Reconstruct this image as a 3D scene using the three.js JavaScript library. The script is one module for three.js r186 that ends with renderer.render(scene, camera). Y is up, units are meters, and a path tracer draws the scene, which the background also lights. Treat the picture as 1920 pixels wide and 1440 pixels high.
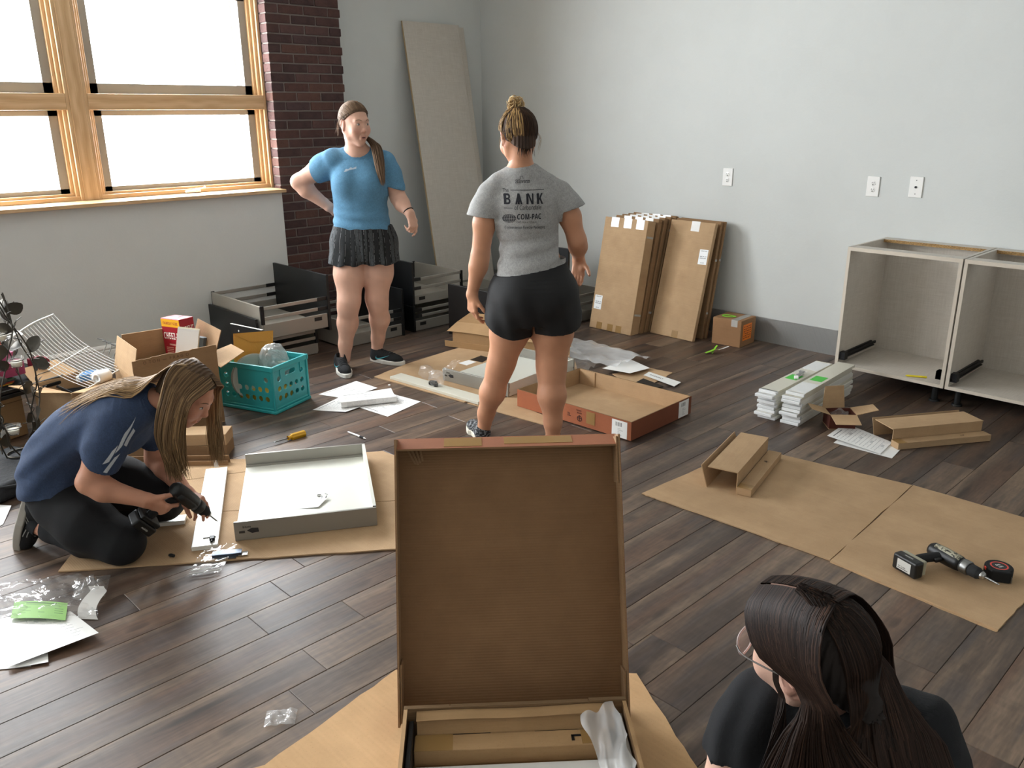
import * as THREE from 'three';
import { RoundedBoxGeometry } from 'three/addons/geometries/RoundedBoxGeometry.js';
import { mergeGeometries, mergeVertices } from 'three/addons/utils/BufferGeometryUtils.js';
import { RectAreaLightUniformsLib } from 'three/addons/lights/RectAreaLightUniformsLib.js';

// ---------- camera, sky, window light, exposure ----------
const scene = new THREE.Scene();
const YAW = 0.79747, EYE = 1.66;
const camera = new THREE.PerspectiveCamera(49.285, 4 / 3, 0.05, 100);
camera.rotation.set(-0.313968, YAW, -0.006638, 'YXZ');
camera.position.set(0, EYE, 0);
scene.add(camera);
const SKY = 7.0;                                        // hazy white overcast sky
scene.background = new THREE.Color(0.9, 0.955, 1.0);
scene.backgroundIntensity = SKY;
RectAreaLightUniformsLib.init();
const WINDOW_LIGHT = 30;                                 // what the sky sends in through each bay
const renderer = new THREE.WebGLRenderer({ antialias: true });
renderer.toneMapping = THREE.LinearToneMapping;
renderer.toneMappingExposure = 1.0;
renderer.shadowMap.enabled = true;

// room: back wall z = ZB, window wall x = XL, right wall x = XR, wall behind the camera z = ZF
const ZB = -5.63, XL = -6.15, XR = 2.9, ZF = 4.3, HC = 3.6;

// ---------- helpers ----------
const V = (x, y, z) => new THREE.Vector3(x, y, z);
let rs = 12345;
const rnd = (a = 1, b) => { rs = (rs * 1664525 + 1013904223) >>> 0; const t = rs / 4294967296; return b === undefined ? t * a : a + t * (b - a); };
const seed = (s) => { rs = (s * 2654435761) >>> 0; rnd(); rnd(); };
const used = {};
function numbered(n) { const k = used[n] = (used[n] ?? -1) + 1; return k ? n + '_' + String(k).padStart(3, '0') : n; }
function tag(o, label, category, group, kind) {
  if (label) o.userData.label = label;
  if (category) o.userData.category = category;
  if (group) o.userData.group = group;
  if (kind) o.userData.kind = kind;
  return o;
}
function thing(name, label, category, [x, y, z] = [0, 0, 0], ry = 0, group) {
  const o = new THREE.Group(); o.name = numbered(name); o.position.set(x, y, z); o.rotation.y = ry; scene.add(o);
  return tag(o, label, category, group);
}
function mesh(name, geo, mat, parent = scene, label) {
  const m = new THREE.Mesh(Array.isArray(geo) ? join(geo) : geo, mat);
  const top = parent === scene;
  if (top) m.name = numbered(name); else { const c = parent.children.filter((k) => k.name.replace(/_\d{3}$/, '') === name).length; m.name = c ? name + '_' + String(c).padStart(3, '0') : name; }
  m.castShadow = m.receiveShadow = true; parent.add(m);
  if (label) m.userData.label = label;
  return m;
}
const structure = (name, geo, mat, parent = scene) => { const m = mesh(name, geo, mat, parent); m.userData.kind = 'structure'; return m; };
function plain(g) {
  g = g.index ? g.toNonIndexed() : g;
  for (const k of Object.keys(g.attributes)) if (!['position', 'normal', 'uv', 'color'].includes(k)) g.deleteAttribute(k);
  if (!g.attributes.normal) g.computeVertexNormals();
  if (!g.attributes.uv) g.setAttribute('uv', new THREE.BufferAttribute(new Float32Array(g.attributes.position.count * 2), 2));
  g.morphAttributes = {};
  return g;
}
function join(list) {
  list = list.flat(9).map(plain);
  if (list.some((g) => !g.attributes.color)) list.forEach((g) => g.attributes.color && g.deleteAttribute('color'));
  return list.length === 1 ? list[0] : mergeGeometries(list);
}
// texture coordinates in metres, by the way each face points
function metric(g, s = 1, ox = 0, oy = 0) {
  g = plain(g); const p = g.attributes.position, uv = new Float32Array(p.count * 2), a = V(), b = V(), c = V();
  for (let i = 0; i < p.count; i += 3) {
    a.fromBufferAttribute(p, i); b.fromBufferAttribute(p, i + 1); c.fromBufferAttribute(p, i + 2);
    const n = b.clone().sub(a).cross(c.clone().sub(a)), x = Math.abs(n.x), y = Math.abs(n.y), z = Math.abs(n.z);
    [a, b, c].forEach((q, k) => {
      const [u, v] = y >= x && y >= z ? [q.x, q.z] : x >= z ? [q.z, q.y] : [q.x, q.y];
      uv[(i + k) * 2] = u * s + ox; uv[(i + k) * 2 + 1] = v * s + oy;
    });
  }
  g.setAttribute('uv', new THREE.BufferAttribute(uv, 2)); return g;
}
function place(g, [x, y, z] = [0, 0, 0], [rx, ry, rz] = [0, 0, 0]) {
  return g.applyMatrix4(new THREE.Matrix4().compose(V(x, y, z), new THREE.Quaternion().setFromEuler(new THREE.Euler(rx, ry, rz)), V(1, 1, 1)));
}
const box = (w, h, d, at, rot, r = 0) => place(metric(r ? new RoundedBoxGeometry(w, h, d, 2, r) : new THREE.BoxGeometry(w, h, d)), at, rot);
const span = (x0, x1, y0, y1, z0, z1, r = 0) => box(x1 - x0, y1 - y0, z1 - z0, [(x0 + x1) / 2, (y0 + y1) / 2, (z0 + z1) / 2], undefined, r);
const cyl = (r0, r1, h, at, rot, n = 20) => place(new THREE.CylinderGeometry(r0, r1, h, n), at, rot);
const ball = (r, at, s = [1, 1, 1], n = 16) => place(new THREE.SphereGeometry(r, n, Math.ceil(n * 0.7)).scale(...s), at);
const lathe = (pts, at, rot, n = 28) => place(new THREE.LatheGeometry(pts.map(([x, y]) => new THREE.Vector2(x, y)), n), at, rot);
const tube = (pts, r, n = 24, k = 6, closed = false) => new THREE.TubeGeometry(new THREE.CatmullRomCurve3(pts.map((p) => (p.isVector3 ? p : V(...p))), closed), n, r, k, closed);
function rod(a, b, r, k = 6) { const A = V(...a), B = V(...b), d = B.clone().sub(A), g = new THREE.CylinderGeometry(r, r, d.length(), k); g.applyQuaternion(new THREE.Quaternion().setFromUnitVectors(V(0, 1, 0), d.clone().normalize())); return g.translate(...A.add(B).multiplyScalar(0.5).toArray()); }
function extrude(pts, h, bevel = 0, holes = []) {
  const s = new THREE.Shape(pts.map(([x, y]) => new THREE.Vector2(x, y)));
  for (const q of holes) s.holes.push(new THREE.Path(q.map(([x, y]) => new THREE.Vector2(x, y))));
  return new THREE.ExtrudeGeometry(s, { depth: h, bevelEnabled: bevel > 0, bevelSize: bevel, bevelThickness: bevel, bevelSegments: 2, curveSegments: 10 });
}
// a sheet standing on the x-z outline pts, its top h above y
const slab = (pts, h, y = 0) => place(extrude(pts.map(([x, z]) => [x, -z]), h), [0, y, 0], [-Math.PI / 2, 0, 0]);
// ---------- noise and textures ----------
const hash = (x, y, s) => { let h = Math.imul(x, 374761393) ^ Math.imul(y, 668265263) ^ Math.imul(s | 0, 2147483647 ^ 0x5bd1e995); h = Math.imul(h ^ (h >>> 13), 1274126177); return ((h ^ (h >>> 16)) >>> 0) / 4294967296; };
function vn(x, y, s = 0, px = 1e9, py = 1e9) {          // value noise, repeating after px, py
  const xi = Math.floor(x), yi = Math.floor(y), fx = x - xi, fy = y - yi, u = fx * fx * (3 - 2 * fx), v = fy * fy * (3 - 2 * fy);
  const w = (i, j) => hash(((i % px) + px) % px, ((j % py) + py) % py, s);
  return (w(xi, yi) * (1 - u) + w(xi + 1, yi) * u) * (1 - v) + (w(xi, yi + 1) * (1 - u) + w(xi + 1, yi + 1) * u) * v;
}
const fbm = (x, y, s, px, py, o = 4) => { let a = 0, t = 0, k = 1; for (let i = 0; i < o; i++) { a += vn(x * k, y * k, s + i * 7, px * k, py * k) / k; t += 1 / k; k *= 2; } return a / t; };
function n3(x, y, z) { return (vn(x + z * 0.71, y - z * 0.43, 3) + vn(y + x * 0.37 + 19, z + 7, 5) + vn(z - y * 0.29 + 41, x + 3, 9)) / 1.5 - 1; }
function texture(w, h, f, srgb = true) {
  const d = new Uint8Array(w * h * 4);
  for (let y = 0, i = 0; y < h; y++) for (let x = 0; x < w; x++, i += 4) { const c = f(x / w, y / h); if (c.length) { d[i] = c[0]; d[i + 1] = c[1]; d[i + 2] = c[2]; d[i + 3] = c[3] ?? 255; } else { d[i] = d[i + 1] = d[i + 2] = c; d[i + 3] = 255; } }
  const t = new THREE.DataTexture(d, w, h); t.wrapS = t.wrapT = THREE.RepeatWrapping; t.magFilter = THREE.LinearFilter; t.minFilter = THREE.LinearMipmapLinearFilter; t.generateMipmaps = true;
  if (srgb) t.colorSpace = THREE.SRGBColorSpace; t.needsUpdate = true; return t;
}
texture.scalar = (w, h, f) => texture(w, h, (u, v) => { const c = Math.max(0, Math.min(255, f(u, v) * 255)); return [c, c, c]; }, false);
const rep = (t, x, y) => { t = t.clone(); t.repeat.set(x, y ?? x); t.needsUpdate = true; return t; };
function canvasTexture(w, h, draw) {
  const c = document.createElement('canvas'); c.width = w; c.height = h; const g = c.getContext('2d'); draw(g, w, h);
  const t = new THREE.CanvasTexture(c); t.colorSpace = THREE.SRGBColorSpace; t.magFilter = THREE.LinearFilter; t.wrapS = t.wrapT = THREE.RepeatWrapping; return t;
}
const std = (o) => new THREE.MeshStandardMaterial({ side: THREE.DoubleSide, ...o });
const phy = (o) => new THREE.MeshPhysicalMaterial({ side: THREE.DoubleSide, ...o });
const lerp = (a, b, t) => a + (b - a) * t, clamp = (x, a = 0, b = 1) => Math.max(a, Math.min(b, x)), sstep = (a, b, x) => { x = clamp((x - a) / (b - a)); return x * x * (3 - 2 * x); };
const mixc = (a, b, t) => a.map((x, i) => lerp(x, b[i], t));

const kraftMap = texture(512, 512, (u, v) => {
  const n = fbm(u * 6, v * 6, 3, 6, 6, 5), fl = vn(u * 3, v * 128, 21, 3, 128), f = vn(u * 128, v * 128, 8, 128, 128), sp = vn(u * 256, v * 256, 31, 256, 256) > 0.94 ? -16 : 0;
  return mixc([168, 137, 102], [198, 165, 127], clamp(0.15 + n * 0.75 + fl * 0.14 + f * 0.08 - 0.05)).map((c) => c + sp * 0.6);
});
const kraftBump = texture.scalar(512, 512, (u, v) => 0.5 + 0.32 * Math.sin(v * Math.PI * 2 * 64) * (0.6 + 0.4 * vn(u * 4, v * 16, 5, 4, 16)) + 0.25 * (fbm(u * 8, v * 8, 11, 8, 8, 4) - 0.5));
const weave = texture.scalar(256, 256, (u, v) => 0.5 + 0.25 * Math.sin(u * Math.PI * 64) + 0.25 * Math.sin(v * Math.PI * 64) + 0.3 * (vn(u * 64, v * 64, 2, 64, 64) - 0.5));
const grainBump = texture.scalar(256, 256, (u, v) => fbm(u * 32, v * 32, 4, 32, 32, 3));

const M = {};
M.kraft = std({ map: rep(kraftMap, 2), bumpMap: rep(kraftBump, 2), bumpScale: 0.0006, roughness: 0.86 });
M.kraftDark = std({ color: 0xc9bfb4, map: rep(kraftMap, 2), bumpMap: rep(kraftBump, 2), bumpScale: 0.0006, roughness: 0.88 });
M.kraftPlain = std({ color: 0xf2ead9, map: rep(kraftMap, 1.4), bumpMap: rep(kraftBump, 3), bumpScale: 0.0002, roughness: 0.8 });
M.kraftEdge = std({ color: 0x846848, roughness: 0.95, bumpMap: rep(kraftBump, 6), bumpScale: 0.002 });
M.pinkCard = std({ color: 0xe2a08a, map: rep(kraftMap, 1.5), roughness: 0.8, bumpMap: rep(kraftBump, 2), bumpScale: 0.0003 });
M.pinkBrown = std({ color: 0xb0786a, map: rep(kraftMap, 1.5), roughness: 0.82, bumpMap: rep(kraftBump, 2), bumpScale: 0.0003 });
M.tape = phy({ color: 0xb08a55, roughness: 0.3, transparent: true, opacity: 0.75 });
M.clearTape = phy({ color: 0xe8e6e0, roughness: 0.16, transparent: true, opacity: 0.55 });
M.white = std({ color: 0xe9e7e2, roughness: 0.5 });
M.whitePlastic = phy({ color: 0xf0eeea, roughness: 0.3 });
M.paper = std({ color: 0xf4f3f0, roughness: 0.75 });
M.black = std({ color: 0x0c0c0d, roughness: 0.5 });
M.blackPlastic = phy({ color: 0x141516, roughness: 0.42, bumpMap: rep(grainBump, 8), bumpScale: 0.0002 });
M.rubber = std({ color: 0x1a1a1b, roughness: 0.85 });
M.chrome = phy({ color: 0xb8b8b6, metalness: 1, roughness: 0.28 });
M.steel = phy({ color: 0x8c8c8a, metalness: 1, roughness: 0.42 });
M.darkSteel = phy({ color: 0x2b2b2c, metalness: 0.7, roughness: 0.45 });
M.film = phy({ color: 0xffffff, transmission: 0.92, thickness: 0, roughness: 0.1, ior: 1.5, specularIntensity: 1 });
M.milkyFilm = phy({ color: 0xf4f4f4, transmission: 0.62, thickness: 0, roughness: 0.35, ior: 1.5 });
M.glass = phy({ color: 0xffffff, transmission: 1, thickness: 0, roughness: 0.02, ior: 1.45 });
// ---------- the setting ----------
const PLANKS = 16;
const floorMap = texture(1024, 2048, (u, v) => {
  const k = Math.floor(v * PLANKS), w = v * PLANKS - k, s = 50 + k * 13;
  const seam = Math.abs(vn(u * 2, k, s + 3, 2) - 0.5) < 0.0 ? 0 : 0;
  let t = fbm(u * 3 + k, w * 2.2 + k * 5, s, 1e9, 1e9, 3), r = vn(u * 2 + 9, w * 2 + k, s + 1), g = fbm(u * 46, w * 26 + k * 40, s + 2, 1e9, 1e9, 3), b = vn(u * 9, w * 7 + k * 9, s + 4), saw = vn(u * 190, w * 3, s + 5);
  let c = mixc([76, 62, 54], [136, 114, 95], clamp((t - 0.25) * 1.9));
  c = mixc(c, [104, 73, 56], clamp((r - 0.62) * 1.7)); c = mixc(c, [84, 75, 74], clamp((b - 0.6) * 1.5));
  const m = 0.8 + 0.3 * g + 0.07 * (saw - 0.5) + (hash(k, 3, 7) - 0.5) * 0.1;
  const knot = Math.pow(clamp(vn(u * 12, w * 3 + k * 11, s + 6) - 0.86), 1) * 3;
  return c.map((x) => clamp(x * m * (1 - knot) * 0.95 + seam, 0, 255));
});
const floorBump = texture.scalar(512, 1024, (u, v) => 0.5 + 0.6 * (fbm(u * 20, v * 300, 77, 20, 300, 3) - 0.5));
M.floor = phy({ map: floorMap, bumpMap: floorBump, bumpScale: 0.0004, roughness: 0.43, specularIntensity: 0.9 });
M.subfloor = std({ color: 0x2a211c, roughness: 0.95 });
const PW = 0.15, PL = 1.22, GAP = 0.0012;
function plankGeometry(L, k, flip) {                     // bevelled plank along z, top at y = 0
  const w = PW / 2 - GAP / 2, l = L / 2 - GAP / 2, e = 0.0016, P = [], U = [], N = [], I = [];
  const vtx = (x, y, z) => { P.push(x, y, z); const uu = 0.5 + z / PL * 0.5 * (flip ? -1 : 1), vv = (k + 0.5 + x / PW * 0.92) / PLANKS; U.push(uu, vv); };
  const quad = (a, b, c, d) => { const i = P.length / 3; [a, b, c, d].forEach((p) => vtx(...p)); I.push(i, i + 1, i + 2, i, i + 2, i + 3); };
  const T = [[-w + e, 0, -l + e], [-w + e, 0, l - e], [w - e, 0, l - e], [w - e, 0, -l + e]], S = [[-w, -e, -l], [-w, -e, l], [w, -e, l], [w, -e, -l]], D = S.map(([x, , z]) => [x, -0.004, z]);
  quad(...T); for (let i = 0; i < 4; i++) { const j = (i + 1) % 4; quad(T[i], S[i], S[j], T[j]); quad(S[i], D[i], D[j], S[j]); }
  const g = new THREE.BufferGeometry(); g.setAttribute('position', new THREE.Float32BufferAttribute(P, 3)); g.setAttribute('uv', new THREE.Float32BufferAttribute(U, 2)); g.setIndex(I);
  const q = g.toNonIndexed(); q.computeVertexNormals(); return q;
}
{
  const floor = structure('floor', span(XL - 0.3, XR + 0.3, -0.12, -0.004, ZB - 0.3, ZF + 0.3), M.subfloor);
  seed(4);
  const geos = []; for (let k = 0; k < PLANKS; k++) geos.push(plankGeometry(PL, k, 0), plankGeometry(PL, k, 1));
  const rest = []; let last = -1;
  camera.updateMatrixWorld(); camera.updateProjectionMatrix();
  const q = V();
  const shows = (x, z, l) => [-0.5, 0, 0.5].some((t) => { q.set(x, 0, z + t * l).project(camera); return q.z < 1 && Math.abs(q.x) < 1.05 && Math.abs(q.y) < 1.05; });
  for (let x = XL + PW / 2 - 0.05; x < XR + 0.05; x += PW) {
    let z = ZF + 0.1 - rnd(PL);
    for (let end = ZF; end > ZB; ) {
      const start = Math.max(z, ZB - 0.02), L = end - start, full = Math.abs(L - PL) < 1e-6;
      let k; do k = Math.floor(rnd(geos.length)); while (k >> 1 === last); last = k >> 1;
      if (L > 0.03) {
        const g = full ? geos[k] : plankGeometry(L, k >> 1, k & 1);
        if (shows(x, start + L / 2, L)) { const p = mesh('plank', g, M.floor, floor); p.position.set(x, 0, start + L / 2); }
        else rest.push(g.clone().translate(x, 0, start + L / 2));
      }
      end = start; z -= PL;
    }
  }
  const r = mesh('planks_out_of_view', rest, M.floor, floor); r.userData.kind = 'stuff'; r.name = 'remaining_planks';
}
const paintBump = texture.scalar(512, 512, (u, v) => fbm(u * 60, v * 60, 14, 60, 60, 3));
const paintMap = texture(256, 256, (u, v) => { const n = 250 + 5 * (fbm(u * 8, v * 8, 6, 8, 8, 3) - 0.5); return [n, n, n]; });
M.wall = std({ color: 0xd9dbd8, map: rep(paintMap, 0.7), bumpMap: rep(paintBump, 2), bumpScale: 0.0004, roughness: 0.78 });
M.ceiling = std({ color: 0xd0cfca, roughness: 0.9 });
M.trim = phy({ color: 0xf1f0ed, roughness: 0.35 });
const pineMap = texture(512, 512, (u, v) => { const w = v * 14 + 1.5 * fbm(u * 2, v * 4, 3, 2, 4, 3), g = 0.5 + 0.5 * Math.sin(w * 6.283), n = fbm(u * 8, v * 160, 9, 8, 160, 3); return mixc([190, 152, 108], [220, 188, 146], clamp(0.55 * g + 0.6 * n - 0.1)); });
M.pine = phy({ map: rep(pineMap, 1.2), roughness: 0.4, clearcoat: 0.3, clearcoatRoughness: 0.3 });
const pineTurned = rep(pineMap, 1.2); pineTurned.rotation = Math.PI / 2;
M.pineUp = phy({ map: pineTurned, roughness: 0.4, clearcoat: 0.3, clearcoatRoughness: 0.3 });
M.sash = phy({ color: 0x9a948a, roughness: 0.4 });
M.mortar = std({ color: 0x80756f, roughness: 0.95, bumpMap: rep(paintBump, 4), bumpScale: 0.002 });

const T0 = 0.3;
structure('ceiling', span(XL - T0, XR + T0, HC, HC + 0.2, ZB - T0, ZF + T0), M.ceiling);
structure('wall_back', span(XL - T0, XR + T0, 0, HC, ZB - 0.2, ZB), M.wall);
structure('wall_right', span(XR, XR + 0.2, 0, HC, ZB, ZF), M.wall);
structure('wall_front', span(XL - T0, XR + T0, 0, HC, ZF, ZF + 0.2), M.wall);
const SILL = 1.1, HEAD = 2.545, BAYS = [[-3.31, -2.02], [-1.93, -0.64], [-0.55, 0.74], [1.5, 2.79], [2.88, 4.17]];
{
  const w = structure('wall_left', [
    span(XL - T0, XL, 0, HC, ZB, -3.94),
    span(XL - T0, -5.82, 0, SILL - 0.005, -3.27, ZF), span(XL - T0, -5.925, 0, SILL - 0.005, -3.35, -3.27),
    span(XL - T0, -5.9, HEAD, HC, -3.31, ZF), span(XL - T0, -5.9, SILL, HEAD, 0.74, 1.5), span(XL - T0, -5.9, SILL, HEAD, 4.17, ZF),
  ], M.wall);
  // brick pier between the window and the corner
  const pier = structure('brick_pier', span(XL - T0, -5.909, 0, HC, -3.936, -3.318), M.mortar, w);
  const reds = [0x5c403c, 0x664640, 0x523b39, 0x6d4c43, 0x5a4342, 0x644844].map((c) => std({ color: c, roughness: 0.92, bumpMap: rep(grainBump, 3), bumpScale: 0.003, map: rep(texture(64, 64, (u, v) => { const n = 190 + 65 * fbm(u * 6, v * 6, c & 15, 6, 6, 3); return [n, n, n]; }), 4) }));
  seed(9);
  const BH = 0.0565, BP = 0.0672, y0 = 0.0, zR = -3.945, zL = -3.31, full = 0.2, J = 0.0105, cache = {};
  for (let r = 0; r * BP + BH < HC; r++) {
    let z = zL, first = r % 2 ? 0.1 : full;
    while (z - 0.02 > zR) {
      const L = Math.min(first, z - zR); first = full;
      if (L > 0.03) {
        const key = L.toFixed(3), g = cache[key] ??= metric(new RoundedBoxGeometry(0.1, BH, L, 1, 0.004));
        const b = mesh('brick', g, reds[Math.floor(rnd(6))], pier); b.position.set(-5.95 + rnd(-0.003, 0.002), y0 + r * BP + BH / 2 + 0.005, z - L / 2 + rnd(-0.001, 0.001)); b.rotation.y = rnd(-0.01, 0.01);
      }
      z -= L + J;
    }
  }
  // baseboards
  const prof = [[0, 0], [0.018, 0], [0.018, 0.145], [0.014, 0.15], [0.014, 0.158], [0.02, 0.162], [0.016, 0.172], [0.007, 0.18], [0, 0.184]];
  const board = (L) => extrude(prof, L);
  structure('baseboard_back', metric(place(board(XR - XL), [XL, 0, ZB], [0, Math.PI / 2, 0]).scale(1, 1, 1)), M.trim).geometry.computeVertexNormals();
  structure('baseboard_left', metric(place(board(ZF + 3.27), [-5.82, 0, -3.27])), M.trim);
  structure('baseboard_left', metric(place(board(3.94 * -1 - ZB), [XL, 0, ZB])), M.trim);
}
// windows: pine frame, two panes in grey sashes, crank handle
{
  structure('trim_1', [span(-6.14, -5.772, SILL - 0.002, SILL + 0.022, -3.285, 0.78, 0.004), span(-6.14, -5.772, SILL - 0.002, SILL + 0.022, 1.46, 4.2, 0.004)], M.pine);
  structure('trim_2', BAYS.slice(0, -1).filter((_, i) => i !== 2).map(([, z], i) => span(-6.13, -5.995, SILL + 0.022, HEAD, z, z + 0.09, 0.004)), M.pineUp);
  BAYS.forEach(([z0, z1], i) => {
    const w = new THREE.Group(); w.name = 'window_' + (i + 1); w.userData.kind = 'structure'; scene.add(w);
    const X0 = -6.14, yb = SILL + 0.022, W = (name, g, m) => { const p = mesh(name, g, m, w); return p; };
    // stepped jambs, head and stool
    for (const [za, s] of [[z0, 1], [z1, -1]]) W('jamb', [[0, 0.022, -6.0], [0.022, 0.044, -6.025], [0.044, 0.064, -6.05]].map(([a, b, x]) => span(X0, x, yb, HEAD, Math.min(za + s * a, za + s * b), Math.max(za + s * a, za + s * b), 0.003)), M.pineUp);
    W('head', [span(X0, -6.0, HEAD - 0.03, HEAD, z0 + 0.022, z1 - 0.022), span(X0, -6.04, HEAD - 0.05, HEAD - 0.03, z0 + 0.044, z1 - 0.044)], M.pine);
    W('bottom_stop', [span(X0, -6.01, yb, yb + 0.028, z0 + 0.022, z1 - 0.022, 0.003), span(X0, -6.045, yb + 0.028, yb + 0.045, z0 + 0.044, z1 - 0.044, 0.003)], M.pine);
    W('middle_rail', span(X0, -5.998, 1.69, 1.792, z0 + 0.022, z1 - 0.022, 0.004), M.pine);
    for (const [ya, yc] of [[yb + 0.045, 1.69], [1.792, HEAD - 0.05]]) {
      const a = z0 + 0.064, b = z1 - 0.064, t = 0.055, bt = ya > 1.5 ? 0.065 : 0.03;
      W('sash', [span(-6.115, -6.075, ya, ya + bt, a, b), span(-6.115, -6.075, yc - (ya > 1.5 ? 0.06 : 0.035), yc, a, b), span(-6.115, -6.075, ya, yc, a, a + t), span(-6.115, -6.075, ya, yc, b - t, b)], M.sash);
      const pane = W('pane', new THREE.PlaneGeometry(b - a, yc - ya).rotateY(Math.PI / 2).translate(-6.095, (ya + yc) / 2, (a + b) / 2), M.glass);
      pane.castShadow = false;
    }
    const zc = (z0 + z1) / 2;
    W('crank_handle', [span(-6.012, -5.985, yb + 0.004, yb + 0.02, zc - 0.055, zc + 0.055, 0.005), cyl(0.009, 0.012, 0.02, [-5.985, yb + 0.02, zc - 0.02], [0, 0, -0.5]), rod([-5.98, yb + 0.026, zc - 0.02], [-5.975, yb + 0.034, zc - 0.075], 0.005), ball(0.008, [-5.975, yb + 0.036, zc - 0.08])], M.whitePlastic);
    const L = new THREE.RectAreaLight(new THREE.Color(0.905, 0.95, 0.985), WINDOW_LIGHT, z1 - z0, HEAD - SILL); L.position.set(-6.2, (SILL + HEAD) / 2, zc); L.lookAt(0, (SILL + HEAD) / 2, zc); L.name = 'window_daylight'; scene.add(L);
  });
}
// outlets and coax plate on the back wall
{
  const hole = (x, y, w, h) => box(w, h, 0.002, [x, y, 0.0072]);
  function plate(label, x, y, kind) {
    const g = thing('wall_plate', label, kind === 'coax' ? 'wall plate' : 'outlet', [x, y, ZB]);
    mesh('cover', box(0.082, 0.128, 0.008, [0, 0, 0.004], undefined, 0.003), M.whitePlastic, g);
    if (kind === 'coax') { mesh('jack', [cyl(0.007, 0.007, 0.008, [0, 0, 0.011], [Math.PI / 2, 0, 0], 8)], M.darkSteel, g); mesh('screw', cyl(0.0035, 0.0035, 0.002, [0, 0.042, 0.0085], [Math.PI / 2, 0, 0], 10), M.steel, g); mesh('screw', cyl(0.0035, 0.0035, 0.002, [0, -0.042, 0.0085], [Math.PI / 2, 0, 0], 10), M.steel, g); }
    else for (const s of [1, -1]) { const f = mesh('socket', lathe([[0, 0.003], [0.016, 0.003], [0.0172, 0]], [0, s * 0.021, 0.0075], [Math.PI / 2, 0, 0]), M.whitePlastic, g); mesh('slots', [hole(-0.006, s * 0.021 + 0.004, 0.003, 0.009), hole(0.006, s * 0.021 + 0.004, 0.003, 0.007), cyl(0.0028, 0.0028, 0.004, [0, s * 0.021 - 0.008, 0.0095], [Math.PI / 2, 0, 0], 10)].map((q) => q.translate(0, 0, 0.0032)), M.black, g); }
  }
  plate('white double power outlet on the bare wall above the leaning cardboard cartons', -3.45, 1.19);
  plate('white double power outlet on the wall above the left base cabinet', -2.36, 1.181);
  plate('white cable jack plate with one round socket, beside the outlet above the cabinets', -2.087, 1.192, 'coax');
}
// ---------- cabinets, tall panels, drawers, leaning cartons ----------
const melMap = texture(512, 512, (u, v) => { const n = fbm(u * 120, v * 8, 5, 120, 8, 3) * 0.5 + fbm(u * 8, v * 120, 6, 8, 120, 3) * 0.5 + 0.25 * vn(u * 256, v * 256, 2, 256, 256); return mixc([186, 177, 165], [214, 207, 197], clamp(n * 0.9)); });
M.mel = std({ map: rep(melMap, 2), roughness: 0.5 });
M.edgeBand = std({ color: 0xcfc3b3, roughness: 0.5 });
M.chip = std({ color: 0xc9a673, map: rep(texture(128, 128, (u, v) => { const n = 150 + 100 * vn(u * 48, v * 48, 3, 48, 48); return [n, n * 0.96, n * 0.9]; }), 6), roughness: 0.9 });
M.railGrey = phy({ color: 0x9b9890, metalness: 0.35, roughness: 0.38 });
M.panelGrey = std({ color: 0xa7a298, roughness: 0.45 });
M.frontBlack = phy({ color: 0x111315, roughness: 0.4, bumpMap: rep(grainBump, 2, 12), bumpScale: 0.0002 });
M.frontBrown = phy({ color: 0x1d1917, roughness: 0.42 });

function baseCabinet(label, x0, w) {
  const H = 0.76, D = 0.57, t = 0.019, y0 = 0.105, z0 = -0.58 + 0.03;
  const c = thing('base_cabinet', label, 'cabinet', [x0, 0, -5.05]);
  const zb = -0.57, y1 = y0 + H;
  for (const x of [0, w - t]) mesh('side_panel', span(x, x + t, y0, y1, zb, -0.0012), M.mel, c);
  mesh('bottom_panel', span(t, w - t, y0, y0 + t, zb, -0.0012), M.mel, c);
  mesh('back_panel', span(t, w - t, y0 + t, y1 - 0.02, zb + 0.012, zb + 0.02), M.mel, c);
  mesh('front_edge', [span(0, t, y0, y1, -0.0012, 0), span(w - t, w, y0, y1, -0.0012, 0), span(t, w - t, y0, y0 + t, -0.0012, 0), span(t, w - t, y1 - 0.022, y1, -0.0012, 0)], M.edgeBand, c);
  mesh('top_rail', span(t, w - t, y1 - 0.022, y1 - 0.001, -0.1, -0.0012), M.mel, c);
  const rail = mesh('top_rail', span(t, w - t, y1 - 0.022, y1 - 0.001, zb, zb + 0.09), M.mel, c);
  mesh('raw_edge', span(t, w - t, y1 - 0.021, y1 - 0.002, zb + 0.09, zb + 0.0915), M.chip, rail);
  for (const x of [0.06, w - 0.06]) for (const z of [-0.07, zb + 0.06]) mesh('leg', [cyl(0.018, 0.018, y0 - 0.012, [x, y0 / 2 + 0.006, z]), cyl(0.028, 0.03, 0.012, [x, 0.006, z]), cyl(0.034, 0.034, 0.006, [x, y0 - 0.003, z])], M.blackPlastic, c);
  const slide = (x, s, label2) => mesh('drawer_slide', [span(x, x + s * 0.012, y0 + 0.05, y0 + 0.085, zb + 0.1, -0.01), span(x, x + s * 0.03, y0 + 0.055, y0 + 0.062, zb + 0.1, -0.01), span(x + s * 0.012, x + s * 0.022, y0 + 0.062, y0 + 0.078, zb + 0.06, -0.03), span(x, x + s * 0.035, y0 + 0.045, y0 + 0.095, -0.06, -0.012)].map((g) => g), M.darkSteel, c, label2);
  slide(t, 1); slide(w - t, -1);
  return c;
}
baseCabinet('open empty beige base cabinet beside the stack of white boards, a yellow marker lying inside', -2.225, 0.66);
baseCabinet('open beige base cabinet cut off by the photo edge, second from the board stack', -1.556, 0.66);
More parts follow.
